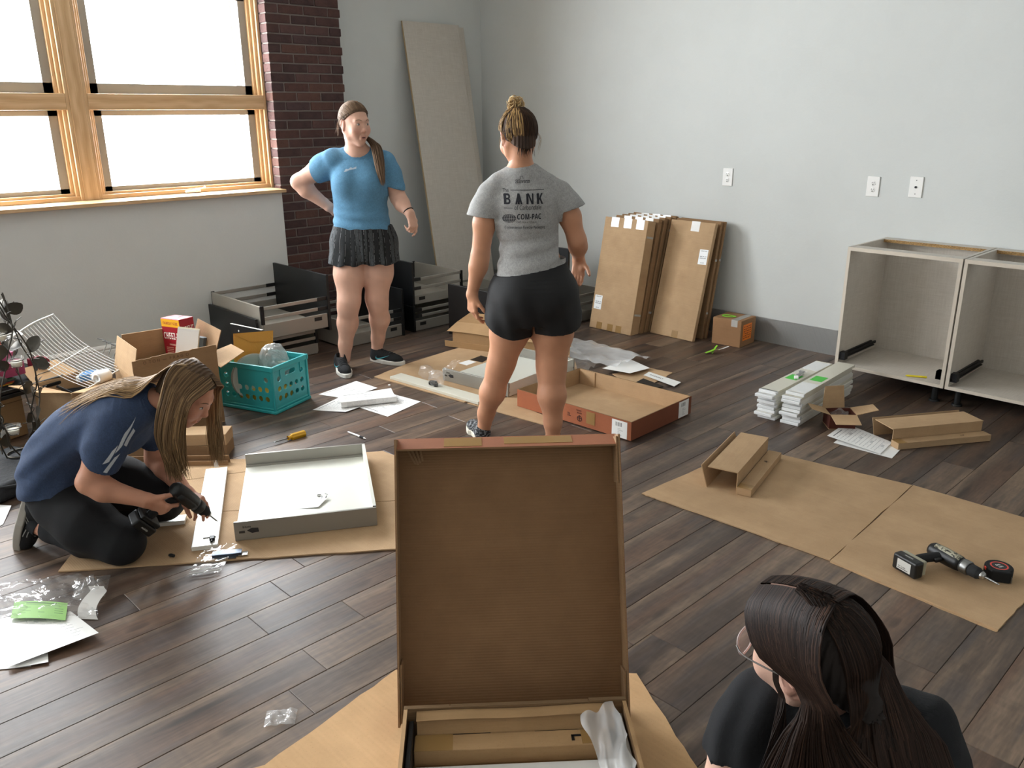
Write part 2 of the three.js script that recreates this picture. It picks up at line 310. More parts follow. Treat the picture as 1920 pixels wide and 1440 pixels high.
{
  const p = thing('marker', 'yellow marker lying on the floor of the open base cabinet', 'marker', [-1.74, 0.131, -5.1], 0.45);
  mesh('barrel', [cyl(0.006, 0.006, 0.09, [0, 0, 0], [0, 0, Math.PI / 2]), cyl(0.003, 0.006, 0.012, [-0.051, 0, 0], [0, 0, Math.PI / 2])], phy({ color: 0xe6d02a, roughness: 0.35 }), p);
  mesh('cap', cyl(0.0066, 0.0066, 0.03, [0.045, 0, 0], [0, 0, Math.PI / 2]), phy({ color: 0xd8c41f, roughness: 0.35 }), p);
}
// two tall panels leaning on the wall in the corner
function tallPanel(label, z, w, xb, xt, yt, mat) {
  const ang = Math.atan2(xb - xt, yt), L = Math.hypot(xb - xt, yt);
  const g = thing('tall_panel', label, 'panel', [xb, 0.0, z]); g.rotation.z = ang;
  mesh('board', span(-0.019, 0, 0.004, L, 0.0012, w - 0.0012), mat, g);
  mesh('edge_band', [span(-0.019, 0, 0.004, L, 0, 0.0012), span(-0.019, 0, 0.004, L, w - 0.0012, w)], std({ color: 0xb09a78, roughness: 0.7 }), g);
  return g;
}
tallPanel('tall beige board leaning in the corner, the front one of two', -5.32, 0.625, -5.69, -6.105, 2.4, M.mel);
tallPanel('tall beige board leaning in the corner, behind the front one', -5.4, 0.66, -5.735, -6.13, 2.385, M.mel);

// drawer: grey metal sides with two gallery rails, black front at local z = 0, body towards -z
function drawer(label, [x, y, z], ry, w, d, fh, { hs = 0.08, rails = [0.13, 0.2], bh = 0.2, fy = 0, mat = M.frontBlack, fx = [0, 0] } = {}) {
  const t = thing('drawer', label, 'drawer', [x, y, z], ry, null);
  mesh('front_panel', span(-w / 2 - 0.012 - fx[0], w / 2 + 0.012 + fx[1], fy, fy + fh, 0, 0.019, 0.002), mat, t);
  mesh('bottom_panel', span(-w / 2 + 0.014, w / 2 - 0.014, 0.012, 0.026, -d, 0), M.panelGrey, t);
  mesh('back_panel', span(-w / 2 + 0.014, w / 2 - 0.014, bh - 0.09, bh, -d - 0.014, -d, 0.002), M.panelGrey, t);
  mesh('back_panel', span(-w / 2 + 0.014, w / 2 - 0.014, 0.012, bh - 0.09, -d - 0.012, -d), M.panelGrey, t);
  for (const s of [-1, 1]) {
    const X = s * (w / 2 - 0.006);
    mesh('side_rail', span(X - 0.007, X + 0.007, 0.004, hs, -d, -0.002, 0.003), M.railGrey, t);
    for (const r of rails) {
      mesh('gallery_rail', span(X - 0.006, X + 0.006, r - 0.012, r + 0.012, -d, -0.075, 0.004), M.railGrey, t);
      mesh('rail_clip', span(X - 0.0065, X + 0.0065, r - 0.013, r + 0.013, -0.075, 0, 0.003), M.blackPlastic, t);
    }
    mesh('back_post', span(X - 0.008, X + 0.008, hs, bh + 0.004, -d - 0.012, -d + 0.012, 0.003), M.darkSteel, t);
    mesh('maker_badge', [span(X + s * 0.0072 - 0.001, X + s * 0.0072 + 0.001, hs - 0.042, hs - 0.016, -0.11, -0.05)], M.blackPlastic, t);
  }
  return t;
}
const PI = Math.PI;
// stack by the window wall: the lower one turned towards the camera, the upper one away
drawer('grey railed drawer, lower one of the pair under the window, black front facing the room', [-5.505, 0, -2.615], 0.0, 0.66, 0.47, 0.345, { rails: [0.12, 0.17], bh: 0.19, hs: 0.08, fx: [0.1, 0.04] });
drawer('grey railed drawer with a tall black front, on top of the pair under the window', [-5.46, 0.2, -3.14], PI, 0.73, 0.5, 0.4, { rails: [0.145, 0.215], hs: 0.105, bh: 0.23, fy: -0.02 });
drawer('single grey railed drawer on the floor directly behind the woman in blue', [-5.47, 0, -3.83], PI, 0.64, 0.53, 0.37, { rails: [0.14, 0.205], hs: 0.095, bh: 0.21 });
drawer('black fronted drawer, lower one of the pair before the tall leaning boards', [-5.49, 0, -3.975], 0, 0.64, 0.52, 0.205, { rails: [0.12, 0.17], hs: 0.085, bh: 0.2 });
drawer('black fronted drawer, upper one of the pair before the tall leaning boards', [-5.49, 0.215, -3.975], 0, 0.64, 0.5, 0.345, { rails: [0.13, 0.2], hs: 0.075, bh: 0.21, fy: -0.004 });
drawer('drawer with a dark brown front, standing behind the folded cardboard packing', [-4.605, 0, -4.14], 0, 0.62, 0.5, 0.4, { rails: [0.15, 0.22], hs: 0.09, bh: 0.22, mat: M.frontBrown });
drawer('drawer with grey rails half hidden behind the woman in grey, near the corner', [-5.42, 0, -4.62], 0, 0.42, 0.42, 0.26, { rails: [0.15, 0.22], hs: 0.09, bh: 0.23, mat: M.frontBrown });
drawer('drawer with a tall black front beside the hip of the woman in grey', [-4.745, 0, -4.97], 0, 0.62, 0.45, 0.63, { rails: [0.15, 0.22], hs: 0.09, bh: 0.24 });

// ---------- flat cartons leaning on the back wall ----------
const printLabel = (lines, seedv) => canvasTexture(256, 384, (g, w, h) => {
  g.fillStyle = '#f1f2f2'; g.fillRect(0, 0, w, h); g.fillStyle = '#2a2c33'; g.textAlign = 'center';
  for (const [txt, y, size, font] of lines) { g.font = `${font ?? 'bold'} ${size}px sans-serif`; g.fillText(txt, w / 2, y); }
});
const labelTexA = printLabel([['CABINET DOOR', 48, 26], ['MDF 18 x 36', 190, 34], ['WHITE 0536', 236, 34], ['A25 1047', 350, 26]]);
const shipLabel = std({ map: labelTexA, roughness: 0.5 });
function carton(label, [x, y, z], [w, h, t], lean, { ry = 0, tapes = [], bottom = [], lab, edge, group, mat = M.kraft, sideTape } = {}) {
  const c = thing('flat_carton', label, 'carton', [x, y, z], ry, group); c.rotation.order = 'YXZ'; c.rotation.x = -lean;
  // body, with the faces a hair inside the folded edges
  mesh('body', box(w, h, t, [0, h / 2, -t / 2], undefined, 0.004), mat, c);
  for (const tx of tapes) mesh('tape', [box(0.075, 0.075, 0.001, [tx, h - 0.036, 0.0008]), box(0.075, 0.001, t + 0.002, [tx, h + 0.0008, -t / 2])], M.clearTape, c);
  for (const tx of bottom) mesh('tape', box(0.055, 0.055, 0.001, [tx, 0.028, 0.0008]), M.tape, c);
  if (lab) mesh('shipping_label', place(new THREE.PlaneGeometry(0.075, 0.112), [lab[0], lab[1], 0.0013], [0, 0, lab[2] ?? 0]), shipLabel, c);
  if (edge) for (const yy of edge) mesh('tape', box(0.001, 0.016, t * 0.8, [w / 2 + 0.0008, yy, -t / 2]), M.clearTape, c);
  return c;
}
{
  const G = 'flat cartons leaning on the back wall';
  let z = -5.06;
  const L = [[0.1, 11.2, 0], [0.045, 12, 0.012], [0.045, 12.9, 0.02], [0.04, 13.8, 0.03], [0.035, 14.6, 0.038]];
  const names = ['wide brown carton leaning on the wall, frontmost of the thick pile, label near its foot', 'brown carton second from the front in the thick leaning pile', 'brown carton third from the front in the thick leaning pile', 'brown carton fourth from the front in the thick leaning pile', 'brown carton at the back of the thick leaning pile, against the wall'];
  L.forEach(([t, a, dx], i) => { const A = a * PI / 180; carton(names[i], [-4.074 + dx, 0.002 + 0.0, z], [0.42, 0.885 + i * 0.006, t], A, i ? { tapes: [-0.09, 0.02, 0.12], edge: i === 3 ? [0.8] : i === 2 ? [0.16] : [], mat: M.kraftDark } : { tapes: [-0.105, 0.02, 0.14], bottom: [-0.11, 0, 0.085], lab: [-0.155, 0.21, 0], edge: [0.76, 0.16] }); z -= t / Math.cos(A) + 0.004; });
  const A = 13.6 * PI / 180;
  carton('single brown leaning carton with a white label near its upper corner', [-3.618, 0.002, -5.245], [0.4, 0.89, 0.035], A, { ry: -0.02, tapes: [0.03], bottom: [0.03], lab: [0.148, 0.635, 0.02] });
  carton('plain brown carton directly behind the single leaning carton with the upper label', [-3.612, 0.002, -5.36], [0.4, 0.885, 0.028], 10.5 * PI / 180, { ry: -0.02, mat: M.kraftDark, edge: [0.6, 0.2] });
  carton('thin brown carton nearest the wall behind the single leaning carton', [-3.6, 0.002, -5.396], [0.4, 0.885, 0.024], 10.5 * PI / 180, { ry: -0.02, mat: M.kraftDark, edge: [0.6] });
}
// small closed carton with an orange label
{
  const c = thing('small_carton', 'small closed brown carton with an orange label and lime green tape on top', 'carton', [-3.197, 0, -5.448], 0.055);
  mesh('body', box(0.232, 0.2, 0.225, [0, 0.1, 0], undefined, 0.004), std({ color: 0xd4c0b0, map: rep(kraftMap, 2), roughness: 0.85 }), c);
  const orange = canvasTexture(256, 256, (g, w, h) => { g.fillStyle = '#ff8a28'; g.fillRect(0, 0, w, h); g.fillStyle = '#7a3a10'; for (let i = 0; i < 6; i++) for (let k = 0; k < 5; k++) g.fillRect(24 + k * 46, 30 + i * 36, 30, 12 + (i + k) % 3 * 4); });
  mesh('orange_label', place(new THREE.PlaneGeometry(0.13, 0.12), [0.1172, 0.105, 0.015], [0, PI / 2, 0]), std({ map: orange, roughness: 0.5 }), c);
  mesh('tape', [box(0.05, 0.001, 0.226, [0.06, 0.2005, 0]), box(0.05, 0.05, 0.001, [0.06, 0.175, 0.113])], M.clearTape, c);
  const lime = phy({ color: 0x8fd83a, roughness: 0.4 });
  mesh('green_tape', [place(tube([[-0.05, 0, 0.03], [-0.03, 0.003, 0.055], [0.02, 0.002, 0.05], [0.045, 0.003, 0.02], [0.01, 0.002, 0.005], [-0.04, 0.003, 0.01]], 0.009, 40, 6, true).scale(1, 0.3, 1), [-0.03, 0.2035, 0])], lime, c);
  const t = thing('tape_scrap', 'crumpled lime green tape scrap with a white end on the floor before the small carton', 'tape', [-3.13, 0, -5.1], 0.9);
  const strip = (pts, w) => { const P = [], I = []; pts.forEach(([x, y, z], i) => { P.push(x, y, z - w / 2, x, y + 0.004, z + w / 2); if (i) { const k = i * 2; I.push(k - 2, k - 1, k, k - 1, k + 1, k); } }); const g = new THREE.BufferGeometry(); g.setAttribute('position', new THREE.Float32BufferAttribute(P, 3)); g.setIndex(I); g.computeVertexNormals(); return g; };
  mesh('green_strip', [strip([[-0.07, 0.002, 0], [-0.03, 0.02, 0.01], [0, 0.03, 0], [0.035, 0.018, -0.01]], 0.035), strip([[-0.03, 0.004, 0.02], [0.0, 0.03, -0.01], [0.02, 0.05, -0.02]], 0.03)], lime, t);
  mesh('white_strip', strip([[0.03, 0.02, -0.01], [0.06, 0.03, -0.005], [0.1, 0.045, 0.0]], 0.025), M.paper, t);
}
// ---------- cardboard, trays, papers and tools on the floor ----------
// wavy outline: points between the corners pushed about by a few millimetres
function ragged(pts, amp, s, n = 10) { seed(s); const out = []; pts.forEach(([x, y], i) => { const [X, Y] = pts[(i + 1) % pts.length]; for (let k = 0; k < n; k++) { const t = k / n, r = k ? amp : 0; out.push([lerp(x, X, t) + rnd(-r, r), lerp(y, Y, t) + rnd(-r, r)]); } }); return out; }
// soft sheet over a quad (corners in order), height from f(u, v)
function sheet([a, b, c, d], f, nu = 14, nv = 14, uvs) {
  const P = [], U = [], I = [];
  for (let j = 0; j <= nv; j++) for (let i = 0; i <= nu; i++) {
    const u = i / nu, v = j / nv, q = [0, 1, 2].map((k) => lerp(lerp(a[k] ?? 0, b[k] ?? 0, u), lerp(d[k] ?? 0, c[k] ?? 0, u), v)), o = f ? f(u, v) : 0;
    if (Array.isArray(o)) P.push(q[0] + o[0], q[1] + o[1], q[2] + o[2]); else P.push(q[0], q[1] + o, q[2]);
    U.push(u * (uvs?.[0] ?? 1), (1 - v) * (uvs?.[1] ?? 1));
    if (i && j) { const k = j * (nu + 1) + i; I.push(k - nu - 2, k, k - nu - 1, k - nu - 2, k - 1, k); }
  }
  const g = new THREE.BufferGeometry(); g.setAttribute('position', new THREE.Float32BufferAttribute(P, 3)); g.setAttribute('uv', new THREE.Float32BufferAttribute(U, 2)); g.setIndex(I); g.computeVertexNormals(); return g;
}
const XZ = (pts, y = 0) => pts.map(([x, z]) => [x, y, z]);
const flat = (pts, y = 0, h = 0.004) => metric(slab(pts, h, y));

// the two flaps of the large flattened carton
{
  const t = thing('cardboard_sheet', 'large flattened brown carton with a slit across it, under the drill', 'cardboard');
  mesh('panel', flat(ragged([[-2.074, -2.845], [-1.93, -2.852], [-1.196, -2.878], [-1.24, -3.797], [-2.02, -3.677]], 0.003, 1), 0.001, 0.005), M.kraft, t);
  mesh('panel', flat(ragged([[-1.192, -2.872], [-0.589, -2.833], [-0.575, -3.2], [-0.56, -3.8], [-1.236, -3.797]], 0.003, 2), 0.001, 0.006), M.kraft, t);
  mesh('lower_layer', flat(ragged([[-1.19, -2.868], [-0.592, -2.826], [-0.585, -2.93], [-1.18, -2.98]], 0.003, 3), 0, 0.001), M.kraft, t);
}
// sheet under the kneeling woman
{
  const t = thing('cardboard_sheet', 'flattened brown carton under the kneeling woman and the pale drawer tray', 'cardboard');
  mesh('panel', flat(ragged([[-3.228, -0.727], [-2.83, -1.25], [-2.455, -1.742], [-2.98, -2.35], [-3.32, -2.31], [-3.56, -1.97], [-3.86, -1.60], [-3.98, -1.33]], 0.003, 4), 0.001, 0.006), M.kraft, t);
  for (const [a, b] of [[[-3.3, -1.35], [-2.75, -2.08]], [[-3.7, -1.42], [-3.35, -2.2]]]) mesh('crease', rod([a[0], 0.0072, a[1]], [b[0], 0.0072, b[1]], 0.0012, 5), M.kraftEdge, t);
  const fig = canvasTexture(128, 128, (g, w, h) => { g.fillStyle = '#f4f3ef'; g.fillRect(0, 0, w, h); g.strokeStyle = '#222'; g.fillStyle = '#222'; g.lineWidth = 5; g.strokeRect(4, 4, w - 8, h - 8); g.beginPath(); g.arc(80, 34, 11, 0, 7); g.fill(); g.lineWidth = 14; g.beginPath(); g.moveTo(74, 50); g.lineTo(50, 70); g.lineTo(66, 86); g.lineTo(44, 112); g.moveTo(62, 58); g.lineTo(96, 66); g.stroke(); });
  mesh('printed_symbol', sheet(XZ([[-3.11, -1.56], [-3.075, -1.62], [-3.135, -1.655], [-3.17, -1.595]].reverse(), 0.0078), 0, 2, 2), std({ map: fig, roughness: 0.7 }), t);
  const code = canvasTexture(256, 48, (g, w, h) => { g.clearRect(0, 0, w, h); g.fillStyle = '#3a2c1e'; g.font = 'bold 40px sans-serif'; g.fillText('17501 2', 20, 38); });
  mesh('printed_code', sheet(XZ([[-3.54, -1.36], [-3.46, -1.44], [-3.475, -1.455], [-3.555, -1.375]], 0.0078), 0, 2, 2), std({ map: code, transparent: true, roughness: 0.8 }), t);
}
// sheet under the woman in grey
{
  const t = thing('cardboard_sheet', 'flattened brown carton under the woman in grey and the second tray', 'cardboard');
  mesh('panel', flat(ragged([[-4.405, -3.03], [-3.60, -3.112], [-3.5, -3.36], [-3.72, -4.25], [-4.56, -4.02], [-4.49, -3.36]], 0.003, 5), 0.001, 0.006), M.kraft, t);
  mesh('panel', flat(ragged([[-3.58, -3.118], [-2.97, -3.175], [-2.95, -3.27], [-3.30, -3.3], [-3.36, -3.9], [-3.72, -4.25], [-3.48, -3.36]], 0.003, 6), 0.0, 0.005), M.kraft, t);
}
// sheet under the box in front
{
  const t = thing('cardboard_sheet', 'flattened brown carton under the open box nearest the camera', 'cardboard');
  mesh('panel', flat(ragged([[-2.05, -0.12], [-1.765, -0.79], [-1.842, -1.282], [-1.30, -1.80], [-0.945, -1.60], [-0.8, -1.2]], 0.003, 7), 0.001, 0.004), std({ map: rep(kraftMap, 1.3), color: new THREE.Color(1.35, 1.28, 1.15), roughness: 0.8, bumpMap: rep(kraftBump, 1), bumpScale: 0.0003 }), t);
}
// ---- open cartons ----
function wallBox(t, w, h, d, th, mats) {                 // bottom + four walls, local origin at the centre of the base
  const [out, inn] = mats;
  mesh('bottom', span(-w / 2, w / 2, 0.001, 0.001 + th, -d / 2, d / 2), inn, t);
  const W = (x0, x1, z0, z1, skin) => { const p = mesh('wall', span(x0, x1, th, h, z0, z1), inn, t); mesh('printed_face', skin, out, p); mesh('cut_edge', span(x0, x1, h, h + 0.0006, z0, z1), M.kraftEdge, p); };
  W(-w / 2, w / 2, d / 2 - th, d / 2, span(-w / 2, w / 2, 0.001, h, d / 2, d / 2 + 0.0006));
  W(-w / 2, w / 2, -d / 2, -d / 2 + th, span(-w / 2, w / 2, 0.001, h, -d / 2 - 0.0006, -d / 2));
  W(-w / 2, -w / 2 + th, -d / 2 + th, d / 2 - th, span(-w / 2 - 0.0006, -w / 2, 0.001, h, -d / 2, d / 2));
  W(w / 2 - th, w / 2, -d / 2 + th, d / 2 - th, span(w / 2, w / 2 + 0.0006, 0.001, h, -d / 2, d / 2));
}
function flap(t, len, along, at, ry, tilt, mat, name = 'flap', th = 0.004, skew = 0) { // hinged at `at`, leaning out by tilt
  const g = metric(extrude([[-along / 2, 0], [along / 2, 0], [along / 2 - skew, len], [-along / 2 + skew, len]], th)).applyMatrix4(new THREE.Matrix4().makeTranslation(0, 0, -th)).applyMatrix4(new THREE.Matrix4().makeRotationX(tilt));
  return mesh(name, place(g, at, [0, ry, 0]), mat, t);
}
{
  const t = thing('shallow_carton', 'shallow open carton with a terracotta printed outside, behind the upright lid', 'box', [-2.92, 0.0065, -3.588], 0.035);
  wallBox(t, 0.82, 0.105, 0.58, 0.005, [M.pinkCard, M.kraft]);
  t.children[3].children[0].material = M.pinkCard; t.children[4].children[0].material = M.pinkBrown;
  const bar = canvasTexture(256, 256, (g, w, h) => { g.fillStyle = '#f3f2ee'; g.fillRect(0, 0, w, h); g.fillStyle = '#222'; for (let x = 60; x < 170; x += rnd(5, 13)) g.fillRect(x, 30, rnd(2, 6), 60); g.font = '15px sans-serif'; for (let i = 0; i < 5; i++) g.fillText(['KV 7311', 'WHITE MATT', '24 x 30', 'QTY 1', 'LOT 0418'][i], 100, 130 + i * 24); });
  seed(3); const labelMat = std({ map: bar, roughness: 0.5 });
  mesh('white_label', place(new THREE.PlaneGeometry(0.1, 0.095), [0.335, 0.05, 0.2918]), labelMat, t);
  mesh('white_label', place(new THREE.PlaneGeometry(0.1, 0.095), [0.4118, 0.052, -0.21], [0, PI / 2, 0]), labelMat, t);
  const sym = canvasTexture(256, 128, (g, w, h) => { g.clearRect(0, 0, w, h); g.strokeStyle = g.fillStyle = 'rgba(60,30,25,.9)'; g.lineWidth = 7; g.beginPath(); g.arc(180, 88, 24, 0, 7); g.moveTo(180, 56); g.lineTo(180, 116); g.moveTo(160, 84); g.lineTo(200, 84); g.stroke(); g.font = 'bold 20px sans-serif'; g.fillText('TRADE', 140, 22); g.fillText('MARK', 150, 44); g.font = 'bold 46px sans-serif'; g.fillText('IL', 40, 90); });
  mesh('printed_mark', place(new THREE.PlaneGeometry(0.16, 0.08), [0.03, 0.055, 0.2917]), std({ map: sym, transparent: true, roughness: 0.8 }), t);
  mesh('tape', box(0.06, 0.07, 0.0008, [0.14, 0.06, 0.2917]), M.tape, t);
  flap(t, 0.1, 0.12, [-0.34, 0.002, -0.2805], 0, 0.03, M.kraft, 'corner_tab');
}
// the open box in front: base, lid leaning back, and what is in it
const FB = [-1.369, -1.341], FA = 0.848;
{
  const base = thing('open_box', 'open shallow carton nearest the camera, holding a long carton and film', 'box', [FB[0], 0.006, FB[1]], FA);
  const inner = M.kraftPlain, H = 0.11, D = 0.84;
  mesh('bottom', span(-0.302, 0.302, 0, 0.005, 0, D), inner, base);
  mesh('wall', span(-0.302, 0.302, 0.005, H, 0, 0.006), M.kraftDark, base);
  mesh('wall', span(-0.302, -0.296, 0.005, H, 0.006, D), M.kraftDark, base); mesh('wall', span(0.296, 0.302, 0.005, H, 0.006, D), M.kraftDark, base); mesh('wall', span(-0.302, 0.302, 0.005, H, D, D + 0.006), M.kraftDark, base);
  mesh('cut_edge', [span(-0.304, -0.294, H, H + 0.002, 0, D), span(0.294, 0.304, H, H + 0.002, 0, D)], M.kraftPlain, base);
  mesh('cut_edge', [span(-0.304, -0.18, H, H + 0.003, -0.003, 0.01), span(-0.178, 0.2, H, H + 0.003, -0.003, 0.01), span(0.202, 0.304, H, H + 0.006, -0.003, 0.01)], M.kraftEdge, base);
  const lid = thing('box_lid', 'tall brown inside of the open box lid, leaning upright with a terracotta top edge', 'lid', [FB[0], 0, FB[1]], FA);
  lid.rotation.order = 'YXZ'; lid.rotation.x = -0.4; lid.translateZ(-0.02); lid.position.y = 0.034;
  const w = 0.325, h = 0.8, dp = 0.07, inn = std({ color: 0xb8a898, map: rep(kraftMap, 2), bumpMap: rep(kraftBump, 2), bumpScale: 0.0008, roughness: 0.88 });
  mesh('panel', span(-w, w, 0, h, -dp - 0.006, -dp), inn, lid);
  mesh('side_wall', span(-w, -w + 0.005, 0, h, -dp, 0), M.kraftDark, lid); mesh('side_wall', span(w - 0.005, w, 0, h, -dp, 0), M.kraftDark, lid);
  const dip = (g) => place(g.translate(0, -h, dp), [0, h, -dp], [0.42, 0, 0]); // the top wall sags towards the camera
  mesh('top_wall', dip(span(-w, w, h - 0.005, h, -dp, 0)), M.kraftDark, lid);
  mesh('terracotta_top', dip(span(-w - 0.0006, w + 0.0006, h, h + 0.0007, -dp - 0.0066, 0)), std({ color: 0xd9a493, map: rep(kraftMap, 1.5), roughness: 0.8 }), lid, 'terracotta printed top face');
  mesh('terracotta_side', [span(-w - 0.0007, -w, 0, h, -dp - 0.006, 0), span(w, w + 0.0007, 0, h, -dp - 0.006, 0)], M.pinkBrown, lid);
  mesh('tape', dip(box(0.11, 0.0008, 0.06, [-0.13, h + 0.0013, -0.04])), M.tape, lid); mesh('tape', dip(box(0.2, 0.0008, 0.05, [0.09, h + 0.0013, -0.045])), M.tape, lid);
  const tab = (x, y, hh, s) => mesh('corner_tab', span(x, x + s * 0.045, y, y + hh, -dp + 0.001, -dp + 0.005), M.kraftDark, lid);
  mesh('corner_tab', span(w - 0.011, w - 0.0065, 0.66, h - 0.006, -dp, -0.004), M.kraftDark, lid); mesh('corner_tab', span(w - 0.011, w - 0.0065, 0.01, 0.13, -dp, -0.004), M.kraftDark, lid);
  mesh('corner_tab', span(-w + 0.0065, -w + 0.011, 0.01, 0.17, -dp, -0.004), M.kraftDark, lid);
  for (let i = 0; i < 4; i++) mesh('torn_strip', box(0.006, 0.075 - i * 0.012, 0.0015, [-w + 0.04 + i * 0.011, h - 0.045, -dp + 0.002 + i * 0.004], [0.1, 0, 0.5 - i * 0.1]), M.kraftDark, lid);
  const cart = thing('long_carton', 'long slim brown carton printed with a black L lying in the open box', 'carton', [FB[0], 0.012, FB[1]], FA); cart.translateX(-0.012); cart.translateZ(0.078);
  mesh('body', box(0.525, 0.05, 0.06, [0, 0.025, 0], undefined, 0.003), M.kraftPlain, cart);
  mesh('printed_letter', [box(0.034, 0.0006, 0.008, [0.175, 0.0505, -0.006]), box(0.008, 0.0006, 0.02, [0.162, 0.0505, 0.003])], M.black, cart);
  mesh('tape', box(0.1, 0.0008, 0.06, [-0.21, 0.0506, 0]), M.tape, cart); mesh('tape', box(0.07, 0.0008, 0.05, [0.22, 0.0506, 0]), M.tape, cart);
  const strip = thing('packing_strip', 'folded brown packing strip behind the long carton in the open box', 'packing', [FB[0], 0.012, FB[1]], FA); strip.translateZ(0.008);
  mesh('back_face', sheet([[-0.27, 0.095, 0.004], [0.27, 0.094, 0.004], [0.27, 0.04, 0.036], [-0.268, 0.045, 0.038]], 0, 8, 4, [0.55, 0.1]), M.kraftPlain, strip);
  mesh('top_fold', sheet([[-0.27, 0.097, 0.001], [0.27, 0.099, 0.001], [0.27, 0.085, 0.022], [-0.27, 0.088, 0.03]], (u, v) => 0.002 * Math.sin(u * 9), 12, 4, [0.55, 0.1]), M.kraftPlain, strip);
  mesh('slot', [box(0.12, 0.0015, 0.003, [-0.13, 0.047, 0.0375]), box(0.12, 0.0015, 0.003, [0.11, 0.045, 0.0365])], M.black, strip);
  const tray = thing('drawer_tray', 'pale drawer tray lying wrapped in film inside the open box nearest the camera', 'tray', [FB[0], 0.012, FB[1]], FA); tray.translateZ(0.125);
  mesh('base', span(-0.27, 0.27, 0, 0.014, 0, 0.68), M.white, tray);
  mesh('side_rail', span(0.277, 0.29, 0.0, 0.078, -0.1, 0.68, 0.002), M.railGrey, tray); mesh('side_rail', span(-0.29, -0.277, 0, 0.08, -0.1, 0.68, 0.002), M.blackPlastic, tray);
  const film = thing('plastic_film', 'crumpled clear film hanging over the corner of the open box nearest the camera', 'film', [FB[0], 0, FB[1]], FA);
  mesh('film', sheet([[0.175, 0.115, 0.05], [0.272, 0.135, 0.02], [0.288, 0.12, 0.36], [0.22, 0.05, 0.36]], (u, v) => [0.018 * n3(u * 4, v * 7, 1), 0.028 * n3(u * 5 + v * 3, v * 6, 2), 0.012 * n3(u * 6, v * 6, 5)], 30, 44), M.milkyFilm, film);
}
// ---- trays ----
function tray(label, [x, z], ry, lw, dp, brand) {        // side rails along x at the front and back, back panel at +x, open at -x
  const t = thing('drawer_tray', label, 'tray', [x, 0.0078, z], ry);
  const top = std({ color: 0xdcdcd2, roughness: 0.42, bumpMap: rep(grainBump, 8), bumpScale: 0.0001 });
  mesh('base', span(0, lw - 0.014, 0.012, 0.02, -dp + 0.012, -0.012), top, t);
  for (const zz of [-0.006, -dp + 0.006]) { mesh('side_rail', [span(0, lw, 0, 0.083, zz - 0.006, zz + 0.006, 0.002), span(0, lw, 0.0195, 0.03, zz + (zz > -0.1 ? -0.014 : 0.006), zz + (zz > -0.1 ? -0.006 : 0.014))], M.railGrey, t); }
  mesh('back_panel', span(lw - 0.014, lw, 0.001, 0.083, -dp + 0.013, -0.013), top, t);
  mesh('clip', box(0.014, 0.03, 0.003, [lw - 0.007, 0.07, -0.0135]), M.blackPlastic, t);
  const b = canvasTexture(256, 128, (g, w, h) => { g.clearRect(0, 0, w, h); g.fillStyle = '#26262a'; g.beginPath(); g.moveTo(100, 70); g.lineTo(150, 44); g.lineTo(215, 50); g.lineTo(220, 96); g.lineTo(150, 104); g.fill(); g.font = 'bold 34px sans-serif'; g.fillText('blum', 60, 40); g.globalAlpha = 0.6; g.fillRect(20, 70, 60, 26); });
  mesh('printed_badge', place(new THREE.PlaneGeometry(0.1, 0.05), [0.06, 0.045, 0.0006]), std({ map: b, transparent: true, roughness: 0.5 }), t);
  return t;
}
tray('pale grey drawer tray with metal sides beside the kneeling woman, on cardboard', [-2.965, -1.317], 1.028, 0.573, 0.74);
tray('pale grey drawer tray at the feet of the woman in grey', [-4.02, -3.297], 0.11, 0.55, 0.7);
{
  const t = thing('screw_bag', 'small clear bag of screws with a paper card lying in the drawer tray', 'bag', [-3.02, 0.027, -1.69], 1.0);
  mesh('paper_card', sheet([[-0.07, 0.001, 0.04], [0.045, 0.001, 0.055], [0.09, 0.006, -0.035], [-0.05, 0.002, -0.04]], (u, v) => 0.006 * u * u, 6, 6), M.paper, t);
  mesh('clear_bag', sheet([[-0.06, 0.006, 0.0], [0.05, 0.008, 0.0], [0.08, 0.01, -0.06], [-0.055, 0.006, -0.06]], (u, v) => 0.006 * (n3(u * 6, v * 6, 3) + 0.5), 20, 14), M.film, t);
  seed(6); for (let i = 0; i < 7; i++) { const a = rnd(6), x = 0.07 + rnd(-0.02, 0.02), z = -0.045 + rnd(-0.015, 0.015); mesh('screw', rod([x, 0.012, z], [x + 0.016 * Math.cos(a), 0.013, z + 0.016 * Math.sin(a)], 0.002, 6), M.steel, t); }
}
